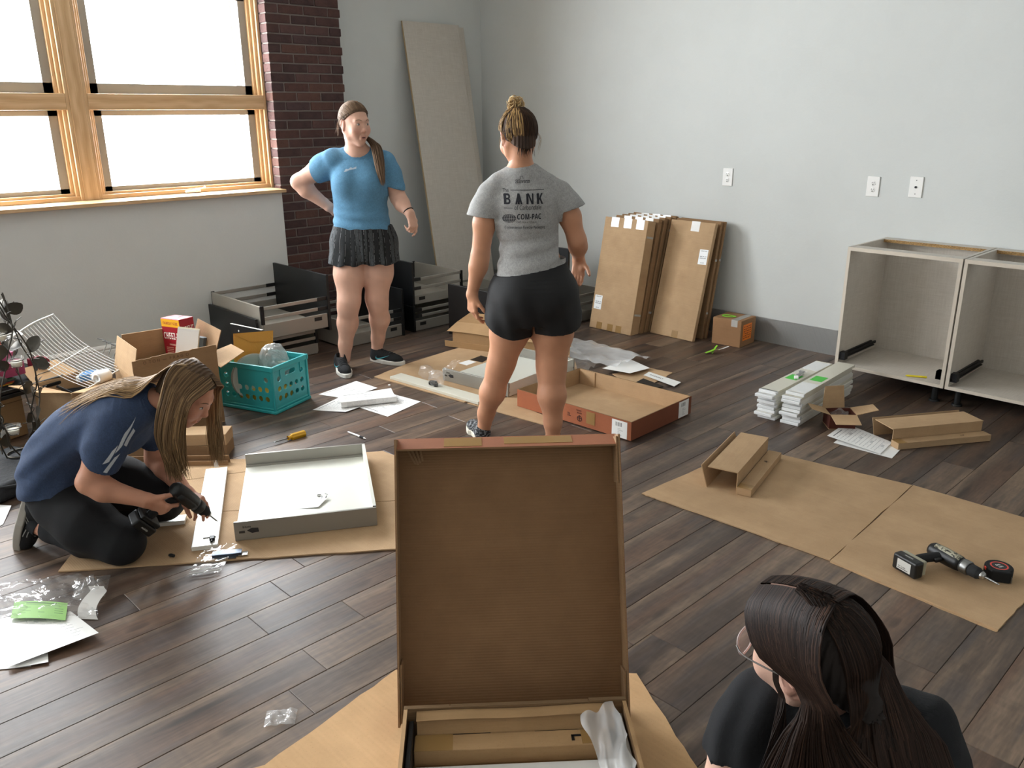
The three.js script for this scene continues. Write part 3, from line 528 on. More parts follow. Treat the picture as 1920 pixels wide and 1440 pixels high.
// ---- white drawer-front boards ----
function frontBoard(label, [x, z], ry, L, y, mat = M.boardWhite, w = 0.1, group) {
  const t = thing('board', label, 'board', [x, y, z], ry, group);
  mesh('core', box(L, 0.018, w, [0, 0.009, 0], undefined, 0.0015), mat, t); return t;
}
M.boardWhite = phy({ color: 0xeceae2, roughness: 0.28 });
M.boardCream = phy({ color: 0xd9d5c6, roughness: 0.4 });
{
  const b = frontBoard('long white board the kneeling woman is drilling, on the cardboard', [-3.335, -1.393], 2.633, 0.8, 0.008);
  mesh('cut_side', box(0.8, 0.014, 0.0008, [0, 0.009, -0.0504]), M.panelGrey, b);
  const clip = thing('bracket', 'small metal bracket and pin standing on the near end of the white board', 'bracket', [-3.04, 0.0265, -1.245], 2.633);
  mesh('plate', box(0.012, 0.003, 0.05, [0.0, 0.0015, 0]), M.steel, clip); mesh('post', [box(0.03, 0.012, 0.02, [-0.025, 0.006, 0.012], undefined, 0.003), cyl(0.004, 0.004, 0.03, [-0.04, 0.006, 0.012], [0, 0, PI / 2])], M.darkSteel, clip);
  frontBoard('long cream board at the edge of the cardboard beside the second tray', [-3.895, -3.15], 0.08, 0.79, 0.008, M.boardCream);
  frontBoard('short white board end under the hands of the kneeling woman', [-3.34, -1.16], 1.0, 0.22, 0.0075, M.boardWhite, 0.06);
  const tp = thing('tape_tab', 'small white tape tab sticking up at the far end of the white board', 'tape', [-3.7, 0.0265, -1.595], 2.633);
  mesh('strip', sheet([[-0.012, 0, -0.0], [-0.012, 0, 0.02], [-0.03, 0.045, 0.02], [-0.03, 0.045, 0]].map((p) => [p[0], p[1], p[2] - 0.01]), (u, v) => [0.008 * Math.sin(v * 3), 0, 0], 2, 8), M.clearTape, tp);
}
// ---- the pile of white boards by the cabinet ----
{
  const ord = ['topmost', 'second from the top', 'third from the top', 'fourth from the top', 'fifth from the top', 'sixth from the top', 'seventh from the top', 'eighth from the top', 'ninth from the top', 'lowest'];
  seed(21);
  const wrapEnd = phy({ color: 0xf3f4f4, roughness: 0.25, clearcoat: 0.6, clearcoatRoughness: 0.1, bumpMap: rep(grainBump, 12), bumpScale: 0.001 });
  const pile = (n, x, z, ry, where) => {
    for (let i = 0; i < n; i++) {
      const top = i === n - 1, k = n - 1 - i;
      const b = thing('board', `white board ${k === n - 1 ? 'lowest' : ord[k]} in the pile column ${where}`, 'board', [x + rnd(-0.006, 0.006), i * 0.0186, z + rnd(-0.02, 0.02)], ry + rnd(-0.012, 0.012), 'white boards piled by the cabinet');
      mesh('core', box(0.104, 0.018, 0.74, [0, 0.0092, 0], undefined, 0.0015), top || rnd() < 0.4 ? M.boardCream : M.boardWhite, b);
      mesh('film_end', [box(0.106, 0.0176, 0.012 + rnd(0.02), [0, 0.0094, 0.37], undefined, 0.003), box(0.106, 0.0176, 0.012, [0, 0.0094, -0.37], undefined, 0.003)].slice(0, 1), wrapEnd, b);
      if (top) { mesh('green_sticker', box(0.07, 0.0008, 0.1, [0, 0.0187, 0.05]), std({ color: 0x45c83c, roughness: 0.5 }), b); mesh('film_top', box(0.1, 0.0006, 0.2, [0, 0.0186, where.startsWith('beside') ? 0.26 : -0.25]), wrapEnd, b); }
    }
  };
  pile(9, -2.2, -4.5, 0.045, 'away from the small carton');
  pile(10, -2.058, -4.51, 0.06, 'beside the small carton');
  const h = thing('hinge_bag', 'small bag with a metal hinge lying on the board pile over a green sticker', 'bag', [-2.185, 0.1695, -4.5], 0.2);
  mesh('hinge', [box(0.02, 0.014, 0.08, [0, 0.007, -0.02], undefined, 0.004), box(0.03, 0.012, 0.03, [0.0, 0.012, -0.05], undefined, 0.005), cyl(0.012, 0.012, 0.012, [0, 0.01, 0.02])], M.steel, h);
  mesh('clear_bag', sheet([[-0.03, 0.012, 0.06], [0.03, 0.01, 0.06], [0.035, 0.014, -0.07], [-0.03, 0.014, -0.07]], (u, v) => 0.014 * (n3(u * 5, v * 8, 1) + 0.7) * (1 - v * 0.4), 14, 20), M.film, h);
  mesh('paper_tag', box(0.025, 0.012, 0.03, [0, 0.008, 0.06], [0.2, 0.3, 0.1], 0.003), M.paper, h);
}
// small open carton by the pile
{
  const t = thing('small_open_carton', 'small open brown carton with spread flaps beside the white board pile', 'box', [-1.835, 0, -4.31], 0.72);
  const dark = std({ color: 0x7d4a48, map: rep(kraftMap, 2), roughness: 0.85 });
  mesh('bottom', span(-0.07, 0.07, 0.001, 0.005, -0.06, 0.06), M.kraft, t);
  for (const [x0, x1, z0, z1] of [[-0.07, 0.07, 0.056, 0.06], [-0.07, 0.07, -0.06, -0.056], [-0.07, -0.066, -0.056, 0.056], [0.066, 0.07, -0.056, 0.056]]) mesh('wall', span(x0, x1, 0.005, 0.085, z0, z1), dark, t);
  flap(t, 0.125, 0.13, [-0.02, 0.085, -0.058], 0.2, 0.0 - 0.12, M.kraft, 'flap', 0.003, 0.01);
  flap(t, 0.105, 0.14, [0, 0.085, 0.06], 0, 1.75, M.kraft, 'flap', 0.003, 0.004);
  flap(t, 0.12, 0.12, [0.07, 0.085, 0], PI / 2, 1.35, M.kraft, 'flap', 0.003, 0.012);
  flap(t, 0.1, 0.12, [-0.07, 0.085, 0], -PI / 2, 1.3, M.kraft, 'flap', 0.003, 0.012);
  mesh('clear_bag', sheet([[-0.05, 0.08, 0.04], [0.05, 0.075, 0.04], [0.05, 0.085, -0.04], [-0.05, 0.08, -0.04]], (u, v) => 0.03 * n3(u * 4, v * 4, 2), 14, 12), M.film, t);
}
// ---- folded packing channels with a slim carton in front ----
function channel(label, cartonLabel, a, b, w, h, cartonSide, cw, ch, letter) { // a -> b along the carton's side of the channel, on the floor
  const L = Math.hypot(b[0] - a[0], b[1] - a[1]), ry = Math.atan2(-(b[1] - a[1]), b[0] - a[0]), y = letter.y ?? 0;
  const t = thing('packing_channel', label, 'packing', [(a[0] + b[0]) / 2, y, (a[1] + b[1]) / 2], ry);
  const s = cartonSide; // channel lies on side -s of the line a-b (local z)
  const top = (u, v) => 0.003 * Math.sin(u * 7 + v * 3);
  mesh('top_face', metric(box(L, 0.004, w, [0, h, -s * w / 2])), M.kraft, t);
  mesh('near_wall', box(L * 0.985, h, 0.004, [0, h / 2, -s * 0.002]), M.kraft, t);
  mesh('far_wall', box(L * 0.985, h * 1.06, 0.004, [0, h * 0.5, -s * (w + 0.016)], [-s * 0.3, 0, 0]), M.kraft, t);
  const c = thing('slim_carton', cartonLabel, 'carton', [(a[0] + b[0]) / 2, y, (a[1] + b[1]) / 2], ry);
  mesh('body', box(L * letter.k, ch, cw, [letter.dx ?? 0, ch / 2 + 0.001, s * (cw / 2 + 0.003)], undefined, 0.002), M.kraft, c);
  const tex = canvasTexture(64, 64, (g) => { g.clearRect(0, 0, 64, 64); g.fillStyle = '#2a1d10'; g.font = 'bold 54px sans-serif'; g.textAlign = 'center'; g.fillText(letter.s, 32, 52); });
  mesh('printed_letter', place(new THREE.PlaneGeometry(0.035, 0.035).rotateX(-PI / 2), [letter.x, ch + 0.0018, s * (cw / 2 + 0.003)], [0, letter.r, 0]), std({ map: tex, transparent: true, roughness: 0.8 }), c);
  mesh('tape', box(0.05, 0.0008, cw, [letter.k * L * -0.5 + 0.025 + (letter.dx ?? 0), ch + 0.0014, s * (cw / 2 + 0.003)]), M.tape, c);
}
channel('folded brown packing channel lying on the big sheet of cardboard', 'slim carton printed R against the packing channel on the big cardboard sheet', [-1.765, -3.14], [-1.885, -3.625], 0.14, 0.103, 1, 0.065, 0.036, { s: 'R', x: 0.1, r: -0.6, k: 1.02, y: 0.006 });
channel('folded brown packing channel on the bare floor before the cabinets', 'slim carton printed L against the packing channel before the cabinets', [-1.513, -4.225], [-1.225, -4.68], 0.15, 0.09, 1, 0.06, 0.035, { s: 'L', x: 0.12, r: 1.4, k: 1.02 });
{
  // wide folded packing behind the second tray
  const t = thing('packing_channel', 'wide folded brown packing standing behind the second tray, dark drawer beyond it', 'packing', [-4.27, 0.007, -4.03], 0.3);
  const A = [-0.42, 0.1];
  mesh('front_lip', [box(1.0, 0.045, 0.004, [0.08, 0.0235, 0.05], [0.06, 0.02, 0])], M.kraftPlain, t);
  mesh('shelf', box(0.98, 0.004, 0.075, [0.08, 0.02, 0.012]), M.kraftPlain, t);
  mesh('middle_wall', box(0.96, 0.075, 0.004, [0.085, 0.062, -0.012]), M.kraftPlain, t);
  mesh('slope', sheet([[-0.44, 0.1, 0.0], [0.58, 0.1, 0.0], [0.56, 0.175, -0.05], [-0.38, 0.165, -0.05]], (u, v) => 0.004 * Math.sin(u * 8), 14, 4, [1, 0.15]), M.kraftPlain, t);
  mesh('upper_wall', sheet([[-0.38, 0.165, -0.05], [0.56, 0.175, -0.05], [0.55, 0.25, -0.062], [-0.27, 0.245, -0.062]], 0, 10, 4, [1, 0.1]), M.kraftPlain, t);
  mesh('tab', sheet([[-0.13, 0.24, -0.062], [-0.03, 0.24, -0.062], [-0.03, 0.335, -0.07], [-0.1, 0.335, -0.07]], 0, 3, 3, [0.1, 0.1]), M.kraftPlain, t);
  mesh('slot', [box(0.14, 0.002, 0.006, [-0.2, 0.03, 0.04]), box(0.12, 0.002, 0.006, [0.2, 0.03, 0.04])], M.kraftEdge, t);
}
// ---- labels lying on the middle sheet ----
{
  const t = thing('paper_label', 'small white printed label on the cardboard before the wide packing', 'label');
  mesh('sheet', sheet(XZ([[-4.241, -3.62], [-4.157, -3.624], [-4.172, -3.728], [-4.245, -3.723]], 0.0085), 0, 2, 2), M.paper, t);
  const k = thing('black_label', 'flat black card lying on the cardboard beside the small white label', 'card');
  mesh('sheet', flat([[-4.245, -3.735], [-4.135, -3.75], [-4.18, -3.86], [-4.27, -3.86]], 0.0075, 0.001), M.black, k);
}
// ---- papers ----
const printed = (s, rows = 9) => { seed(s); return std({ roughness: 0.72, map: canvasTexture(384, 512, (g, w, h) => { g.fillStyle = '#f5f4f2'; g.fillRect(0, 0, w, h); g.fillStyle = '#55565c'; g.fillRect(40, 40, 180, 9); g.strokeStyle = '#8a8c92'; g.lineWidth = 2; for (let i = 0; i < rows; i++) { const y = 80 + i * (400 / rows); g.globalAlpha = 0.65; for (let x = 40; x < w - 60; ) { const l = rnd(10, 46); g.fillRect(x, y, l, 3.5); x += l + rnd(5, 9); } if (i % 3 === 1) { g.globalAlpha = 0.5; g.strokeRect(60 + rnd(90), y + 10, 70, 34); g.beginPath(); g.arc(270 + rnd(40), y + 26, 17, 0, 7); g.stroke(); g.globalAlpha = 0.25; g.fillRect(180, y + 12, 60, 26); } } g.globalAlpha = 1; }) }); };
const P1 = printed(1), P2 = printed(2, 14), P3 = printed(5, 11);
function paper(label, pts, y, mat, curl, cat = 'paper', th) { const t = thing('paper_sheet', label, cat); mesh('sheet', sheet(XZ(pts, y), curl, 16, 16), mat, t); return t; }
paper('printed sheet nearest the shoes of the woman in blue', [[-4.363, -2.579], [-4.413, -2.894], [-4.195, -2.906], [-4.18, -2.65]], 0.0022, P1, (u, v) => 0.004 * u * u);
paper('printed sheet half under the folded leaflet, nearest the teal crate', [[-4.14, -2.40], [-4.245, -2.70], [-3.99, -2.80], [-3.96, -2.51]], 0.0015, P3, (u, v) => 0.005 * v * v);
paper('printed sheet under the folded leaflet, pointing towards the pen', [[-3.974, -2.616], [-3.729, -2.641], [-3.80, -2.939], [-4.04, -2.9]], 0.0028, P1, (u, v) => 0.004 * (1 - u) * v);
{
  const t = thing('folded_leaflet', 'thick folded white leaflet lying on the printed sheets', 'leaflet', [-4.02, 0.0095, -2.705], 1.12);
  const curve = (u, v) => 0.022 * Math.exp(-Math.pow((v - 1) * 3, 2)) + 0.012 * (1 - v);
  mesh('top_page', sheet([[-0.165, 0.012, -0.1], [0.165, 0.012, -0.1], [0.165, 0.012, 0.07], [-0.165, 0.012, 0.07]], (u, v) => curve(u, v) + 0.01 * u * u * (1 - v), 18, 14), P2, t);
  for (let i = 0; i < 4; i++) mesh('page', sheet([[-0.16, 0.002 + i * 0.005, -0.085], [0.17, 0.002 + i * 0.005, -0.085], [0.165, 0.003 + i * 0.007, 0.072], [-0.165, 0.003 + i * 0.007, 0.072]], 0, 4, 4), M.paper, t);
  mesh('fold', sheet([[-0.165, 0.001, 0.0705], [0.165, 0.001, 0.0705], [0.165, 0.034, 0.07], [-0.165, 0.034, 0.07]], (u, v) => [0, 0, 0.006 * Math.sin(v * PI)], 4, 8), P2, t);
}
paper('printed sheet on the floor before the packing channel, the upper of two', [[-1.79, -4.075], [-1.821, -4.365], [-1.52, -4.26], [-1.5, -4.06]], 0.004, P3, (u, v) => 0.014 * (1 - u) * (1 - v) + 0.002);
paper('white sheet under the upper printed sheet by the packing channel', [[-1.74, -4.05], [-1.76, -4.3], [-1.461, -4.25], [-1.439, -4.055]], 0.0015, M.paper, 0);
paper('blank white paper cut off by the photo edge behind the shoes of the kneeling woman', [[-3.74, -0.52], [-3.82, -0.69], [-3.98, -0.765], [-4.25, -0.55]], 0.0025, M.paper, (u, v) => 0.006 * v);
// stack of glossy white papers at the near left
{
  const glossy = phy({ color: 0xf6f5f3, roughness: 0.35, map: P1.map, clearcoat: 0.4, clearcoatRoughness: 0.2 });
  const a = thing('paper_sheet', 'glossy white sheet on top of the papers under the green card', 'paper'); mesh('sheet', sheet(XZ([[-2.70, -0.42], [-2.668, -0.683], [-2.89, -0.665], [-3.03, -0.46]], 0.016), (u, v) => 0.012 * u * (1 - v), 16, 16), glossy, a);
  const b = thing('paper_sheet', 'white sheet sticking out lowest of the papers under the green card', 'paper'); mesh('sheet', sheet(XZ([[-2.755, -0.36], [-2.672, -0.476], [-2.98, -0.52], [-3.05, -0.38]], 0.003), 0, 8, 8), M.paper, b);
  const b2 = thing('paper_sheet', 'folded white sheet between the other papers under the green card', 'paper'); mesh('sheet', sheet(XZ([[-2.69, -0.44], [-2.65, -0.52], [-2.94, -0.6], [-2.98, -0.45]], 0.008), 0, 8, 8), M.paper, b2);
  const grn = canvasTexture(512, 160, (g, w, h) => { g.fillStyle = '#8fbf6a'; g.fillRect(0, 0, w, h); g.fillStyle = '#4c6a40'; g.globalAlpha = 0.8; g.fillRect(120, 12, 290, 12); g.globalAlpha = 0.55; for (let i = 0; i < 5; i++) g.fillRect(60, 40 + i * 17, 60 + (i * 53) % 100, 5); g.fillRect(120, 34, 330, 4); for (let i = 0; i < 3; i++) g.fillRect(400, 60 + i * 20, 80, 6); g.fillRect(250, 100, 60, 5); });
  const c = thing('green_card', 'green printed card lying on the glossy white papers', 'card'); mesh('sheet', sheet(XZ([[-3.078, -0.54], [-2.932, -0.671], [-2.825, -0.629], [-2.972, -0.499]], 0.026), (u, v) => 0.006 * Math.sin(u * 3), 8, 6), std({ map: grn, roughness: 0.6 }), c);
  const f = thing('plastic_film', 'crumpled clear film around the white papers under the green card', 'film'); mesh('film', sheet([[-3.28, 0.02, -0.52], [-3.05, 0.02, -0.80], [-2.78, 0.012, -0.72], [-2.98, 0.03, -0.47]], (u, v) => 0.03 * Math.abs(n3(u * 7, v * 6, 3)) + 0.01 * n3(u * 20, v * 16, 4) + 0.004, 40, 34), M.film, f);
  const g2 = thing('plastic_film', 'small ball of crumpled clear film touching the cardboard under the kneeling woman', 'film'); mesh('film', sheet([[-3.13, 0.002, -0.76], [-3.06, 0.002, -0.86], [-2.92, 0.002, -0.79], [-2.99, 0.002, -0.7]], (u, v) => 0.06 * Math.sin(u * PI) * Math.sin(v * PI) * (0.6 + 0.7 * n3(u * 6, v * 6, 2)) + 0.004, 26, 26), M.film, g2);
  const tp = thing('tape_scrap', 'torn piece of whitish tape standing beside the crumpled film', 'tape'); mesh('strip', sheet([[-2.84, 0.004, -0.675], [-2.79, 0.004, -0.72], [-2.96, 0.05, -0.81], [-3.0, 0.05, -0.77]], (u, v) => [0, 0.025 * Math.sin(v * 5) * v, 0.012 * Math.sin(v * 7)], 6, 18), phy({ color: 0xe9e6e0, roughness: 0.4, transmission: 0.35, thickness: 0 }), tp);
}
const scrap = thing('plastic_film', 'small scrap of crumpled clear film alone on the bare floor', 'film'); mesh('film', sheet(XZ([[-1.955, -0.9], [-1.9, -0.97], [-1.85, -0.93], [-1.90, -0.86]], 0.003), (u, v) => 0.022 * Math.abs(n3(u * 5, v * 5, 6)) * Math.sin(u * PI) ** 0.5, 16, 16), phy({ color: 0xffffff, transmission: 0.75, thickness: 0, roughness: 0.15, specularIntensity: 1 }), scrap);
// ---- film and papers behind the shallow carton ----
{
  const f = thing('plastic_film', 'large heap of milky packing film behind the shallow open carton', 'film');
  mesh('film', sheet([[-3.98, 0.01, -4.2], [-4.06, 0.02, -4.62], [-3.33, 0.012, -4.62], [-3.36, 0.012, -4.25]], (u, v) => 0.10 * Math.pow(Math.abs(n3(u * 3.1 + 1, v * 3.3, 7)), 0.8) * Math.sin(u * PI * 0.92 + 0.15) + 0.02 * n3(u * 12, v * 11, 2) + 0.012, 50, 40), M.milkyFilm, f);
  const f2 = thing('plastic_film', 'clear film strip wrapped at the corner of the second tray', 'film'); mesh('film', sheet([[-3.62, 0.02, -3.98], [-3.66, 0.1, -4.16], [-3.48, 0.02, -4.2], [-3.44, 0.02, -4.05]], (u, v) => 0.03 * n3(u * 5, v * 5, 9) + 0.02, 20, 20), M.film, f2);
  paper('blank white sheets lying on the milky film behind the shallow carton', [[-3.40, -4.16], [-3.44, -4.50], [-3.2, -4.42], [-3.2, -4.2]], 0.02, M.paper, (u, v) => 0.012 * (1 - u));
  const s = thing('cardboard_sheet', 'small brown cardboard piece under the white card near the shallow carton', 'cardboard'); mesh('panel', flat(ragged([[-3.33, -4.18], [-3.27, -4.46], [-3.06, -4.48], [-3.0, -4.15], [-3.15, -4.1]], 0.004, 12), 0.001, 0.004), M.kraft, s);
  const ct = canvasTexture(512, 160, (g, w, h) => { g.fillStyle = '#eeeeea'; g.fillRect(0, 0, w, h); g.fillStyle = '#5a5d60'; g.font = 'bold 44px sans-serif'; g.fillText('ASSEMBLY', 60, 90); });
  const c = thing('white_card', 'long white printed card lying past the corner of the shallow carton', 'card'); mesh('sheet', sheet(XZ([[-3.176, -4.377], [-2.886, -4.325], [-2.866, -4.223], [-3.156, -4.29]], 0.009), (u) => 0.004 * u, 6, 4), std({ map: ct, roughness: 0.55 }), c);
  const k = thing('black_card', 'flat black card under the long white card beside the shallow carton', 'card'); mesh('sheet', flat([[-3.12, -4.24], [-2.93, -4.2], [-2.94, -4.12], [-3.1, -4.12]], 0.0055, 0.001), M.black, k);
}
// bags at the second tray
{
  const blob = (n, label, at, r, k, mat) => { const t = thing('parts_bag', label, 'bag', at); const g = new THREE.IcosahedronGeometry(1, 24); const p = g.attributes.position; for (let i = 0; i < p.count; i++) { const x = p.getX(i), y = p.getY(i), z = p.getZ(i), s = 1 + 0.3 * n3(x * 2 + k, y * 2, z * 2) + 0.12 * Math.abs(n3(x * 5, y * 5 + k, z * 5)); p.setXYZ(i, x * r[0] * s, Math.max(y * r[1] * s, -r[1] * 0.9) + r[1] * 0.9, z * r[2] * s); } g.computeVertexNormals(); mesh('clear_bag', g, mat, t); return t; };
  blob(0, 'small clear bag lying against the rail of the second tray', [-4.13, 0.0075, -3.25], [0.055, 0.045, 0.045], 2, M.film);
  const b = blob(1, 'upright clear bag of hinges standing on the cream board', [-3.92, 0.027, -3.16], [0.06, 0.05, 0.045], 5, M.film);
  mesh('hinge', [box(0.05, 0.025, 0.03, [-0.02, 0.015, 0.01], [0, 0.5, 0], 0.006), cyl(0.014, 0.014, 0.02, [0.015, 0.012, 0.015])], M.darkSteel, b);
  mesh('bag_neck', sheet([[0, 0.06, 0.02], [0.05, 0.06, -0.02], [0.13, 0.17, -0.09], [0.08, 0.17, -0.07]], (u, v) => [0.02 * n3(u * 5, v * 5, 2), 0.02 * n3(u * 4, v * 6, 8), 0.015 * n3(u * 6, v * 5, 3)], 14, 20), M.film, b);
  // bag with brackets by the kneeling woman
  const z = thing('parts_bag', 'clear zip bag lying flat over the edge of the cardboard by the white board', 'bag');
  mesh('clear_bag', sheet([[-2.985, 0.012, -1.20], [-2.93, 0.012, -1.31], [-2.78, 0.006, -1.16], [-2.835, 0.006, -1.05]], (u, v) => 0.012 * Math.abs(n3(u * 6, v * 9, 4)) + 0.003, 24, 36), M.film, z);
  mesh('zip_strip', [rod([-2.845, 0.012, -1.07], [-2.795, 0.012, -1.165], 0.0025), rod([-2.86, 0.012, -1.085], [-2.812, 0.012, -1.18], 0.0025)], M.clearTape, z);
  const br = thing('bracket', 'dark grey metal bracket lying beside the clear zip bag', 'bracket', [-2.872, 0.008, -1.235], 1.0);
  mesh('channel', [box(0.11, 0.003, 0.03, [0, 0.014, -0.01]), box(0.11, 0.014, 0.003, [0, 0.008, 0.006])], phy({ color: 0x4a5563, metalness: 0.6, roughness: 0.35 }), br); mesh('tab', [box(0.035, 0.003, 0.03, [0.06, 0.004, -0.005]), box(0.03, 0.002, 0.02, [-0.02, 0.002, 0.012]), box(0.03, 0.002, 0.02, [0.02, 0.002, 0.012])], M.chrome, br);
  const pc = thing('hardware_piece', 'tiny dark plastic cap on the cardboard before the knee', 'hardware', [-3.03, 0.0075, -1.08], 0.4); mesh('cap', [ball(0.012, [0, 0.006, 0], [1, 0.5, 0.7]), cyl(0.006, 0.006, 0.01, [0.01, 0.006, 0], [0, 0, PI / 2])], M.rubber, pc);
}
// ---- screwdriver and pen ----
{
  const t = thing('screwdriver', 'screwdriver with a yellow fluted handle lying on the floor', 'screwdriver', [-3.812, 0.0145, -2.06], 1.57);
  const s = new THREE.Shape(); const n = 6; for (let i = 0; i <= 72; i++) { const a = i / 72 * 2 * PI, r = 0.0142 + 0.0012 * Math.cos(a * n); i ? s.lineTo(r * Math.cos(a), r * Math.sin(a)) : s.moveTo(r * Math.cos(a), r * Math.sin(a)); }
  mesh('handle', [place(new THREE.ExtrudeGeometry(s, { depth: 0.075, bevelSize: 0.003, bevelThickness: 0.004, bevelSegments: 3 }), [0.012, 0, 0], [0, PI / 2, 0]), place(lathe([[0.012, 0], [0.010, 0.012], [0.013, 0.026], [0.0135, 0.03], [0, 0.03]]), [-0.012, 0, 0], [0, 0, -PI / 2])], phy({ color: 0xd9a514, roughness: 0.28, clearcoat: 0.5 }), t);
  mesh('shaft', [rod([-0.01, 0, 0], [-0.085, 0, 0], 0.0035, 10), box(0.012, 0.0016, 0.007, [-0.09, 0, 0])], M.steel, t); t.rotation.z = 0.0;
  const p = thing('pen', 'white and black ballpoint pen lying on the floor behind the drawer tray', 'pen', [-3.597, 0.0055, -2.345], 0.06);
  mesh('barrel', [rod([-0.075, 0, 0], [0.02, 0, 0], 0.0052, 14)], M.whitePlastic, p); mesh('grip', rod([0.02, 0, 0], [0.052, 0, 0], 0.0054, 14), M.rubber, p); mesh('tip', place(new THREE.ConeGeometry(0.0052, 0.022, 14), [0.063, 0, 0], [0, 0, -PI / 2]), M.whitePlastic, p); mesh('clip', [box(0.035, 0.0015, 0.003, [-0.055, 0.0068, 0]), rod([-0.075, 0, 0], [-0.085, 0, 0], 0.003)], M.chrome, p);
  const c = thing('bracket', 'small white wall anchor lying beside the cardboard under the woman in grey', 'hardware', [-4.19, 0.005, -2.995], 0.3); mesh('anchor', [box(0.016, 0.01, 0.012, [0, 0, 0], undefined, 0.003)], M.whitePlastic, c);
}
// ---- drill and tape measure on the big cardboard ----
function drill(label, at, ry, rz = 0, rx = 0, mats = {}) { // barrel along +x, handle along -y, lies in its own x-y plane
  const t = thing('cordless_drill', label, 'drill', at, ry); t.rotation.order = 'YXZ'; t.rotation.x = rx; t.rotation.z = rz;
  const body = mats.body ?? M.blackPlastic, trim = mats.trim ?? M.blackPlastic;
  mesh('motor_housing', [lathe([[0, -0.095], [0.022, -0.093], [0.03, -0.08], [0.032, -0.03], [0.03, 0.03], [0.026, 0.045], [0, 0.045]].map(([r, y]) => [r, y]), [0, 0, 0], [0, 0, -PI / 2])], body, t);
  mesh('side_panel', [lathe([[0, -0.07], [0.031, -0.068], [0.0335, -0.03], [0.0325, 0.02], [0.029, 0.04], [0, 0.04]], [0, -0.004, 0.0012], [0, 0, -PI / 2], 24).scale(1, 0.7, 1.03)], trim, t);
  mesh('gear_case', lathe([[0, 0], [0.026, 0.001], [0.028, 0.01], [0.0275, 0.03], [0.024, 0.034], [0, 0.034]], [0.045, 0, 0], [0, 0, -PI / 2]), mats.gear ?? M.steel, t);
  const ck = mesh('chuck', lathe([[0, 0], [0.023, 0.001], [0.0225, 0.03], [0.021, 0.034], [0.0195, 0.036], [0.013, 0.055], [0.008, 0.058], [0, 0.058]], [0.08, 0, 0], [0, 0, -PI / 2]), mats.chuck ?? M.rubber, t);
  mesh('jaw_ring', lathe([[0, 0], [0.018, 0.0], [0.0135, 0.018], [0.006, 0.021], [0, 0.021]], [0.118, 0, 0], [0, 0, -PI / 2]), M.chrome, ck);
  mesh('bit', [rod([0.13, 0, 0], [0.19, 0, 0], 0.0034, 8), rod([0.19, 0, 0], [0.197, 0, 0], 0.002, 6)], M.steel, t);
  const h = new THREE.CatmullRomCurve3([V(-0.035, -0.02, 0), V(-0.045, -0.06, 0), V(-0.052, -0.1, 0), V(-0.05, -0.145, 0)]);
  const hg = new THREE.TubeGeometry(h, 16, 0.019, 16); hg.scale(1, 1, 0.92);
  mesh('handle', hg, M.rubber, t); mesh('trigger', box(0.014, 0.032, 0.016, [-0.018, -0.05, 0], [0, 0, -0.12], 0.005), mats.triggerMat ?? M.black, t);
  mesh('battery_shoe', box(0.1, 0.02, 0.058, [-0.042, -0.15, 0], undefined, 0.006), trim, t);
  const bat = mesh('battery', box(0.108, 0.042, 0.066, [-0.04, -0.182, 0], undefined, 0.01), M.blackPlastic, t);
  const bl = canvasTexture(256, 160, (g, w, h2) => { g.fillStyle = '#c9c9c4'; g.fillRect(0, 0, w, h2); g.fillStyle = '#222'; g.font = 'bold 30px sans-serif'; g.fillText('18V  3.0Ah', 20, 120); g.fillRect(20, 132, 190, 10); });
  mesh('label', place(new THREE.PlaneGeometry(0.06, 0.04).rotateX(PI / 2), [-0.04, -0.2036, 0]), std({ map: bl, roughness: 0.4 }), bat);
  const mk = canvasTexture(256, 96, (g, w, h2) => { g.clearRect(0, 0, w, h2); g.fillStyle = '#d8d8d2'; g.font = 'italic bold 54px sans-serif'; g.textAlign = 'center'; g.fillText('makita', w / 2, 66); });
  for (const s of [1, -1]) mesh('lettering', place(new THREE.PlaneGeometry(0.05, 0.019), [-0.04, -0.182, s * 0.0334], [0, s > 0 ? 0 : PI, 0]), std({ map: mk, transparent: true, roughness: 0.5 }), bat);
  return t;
}
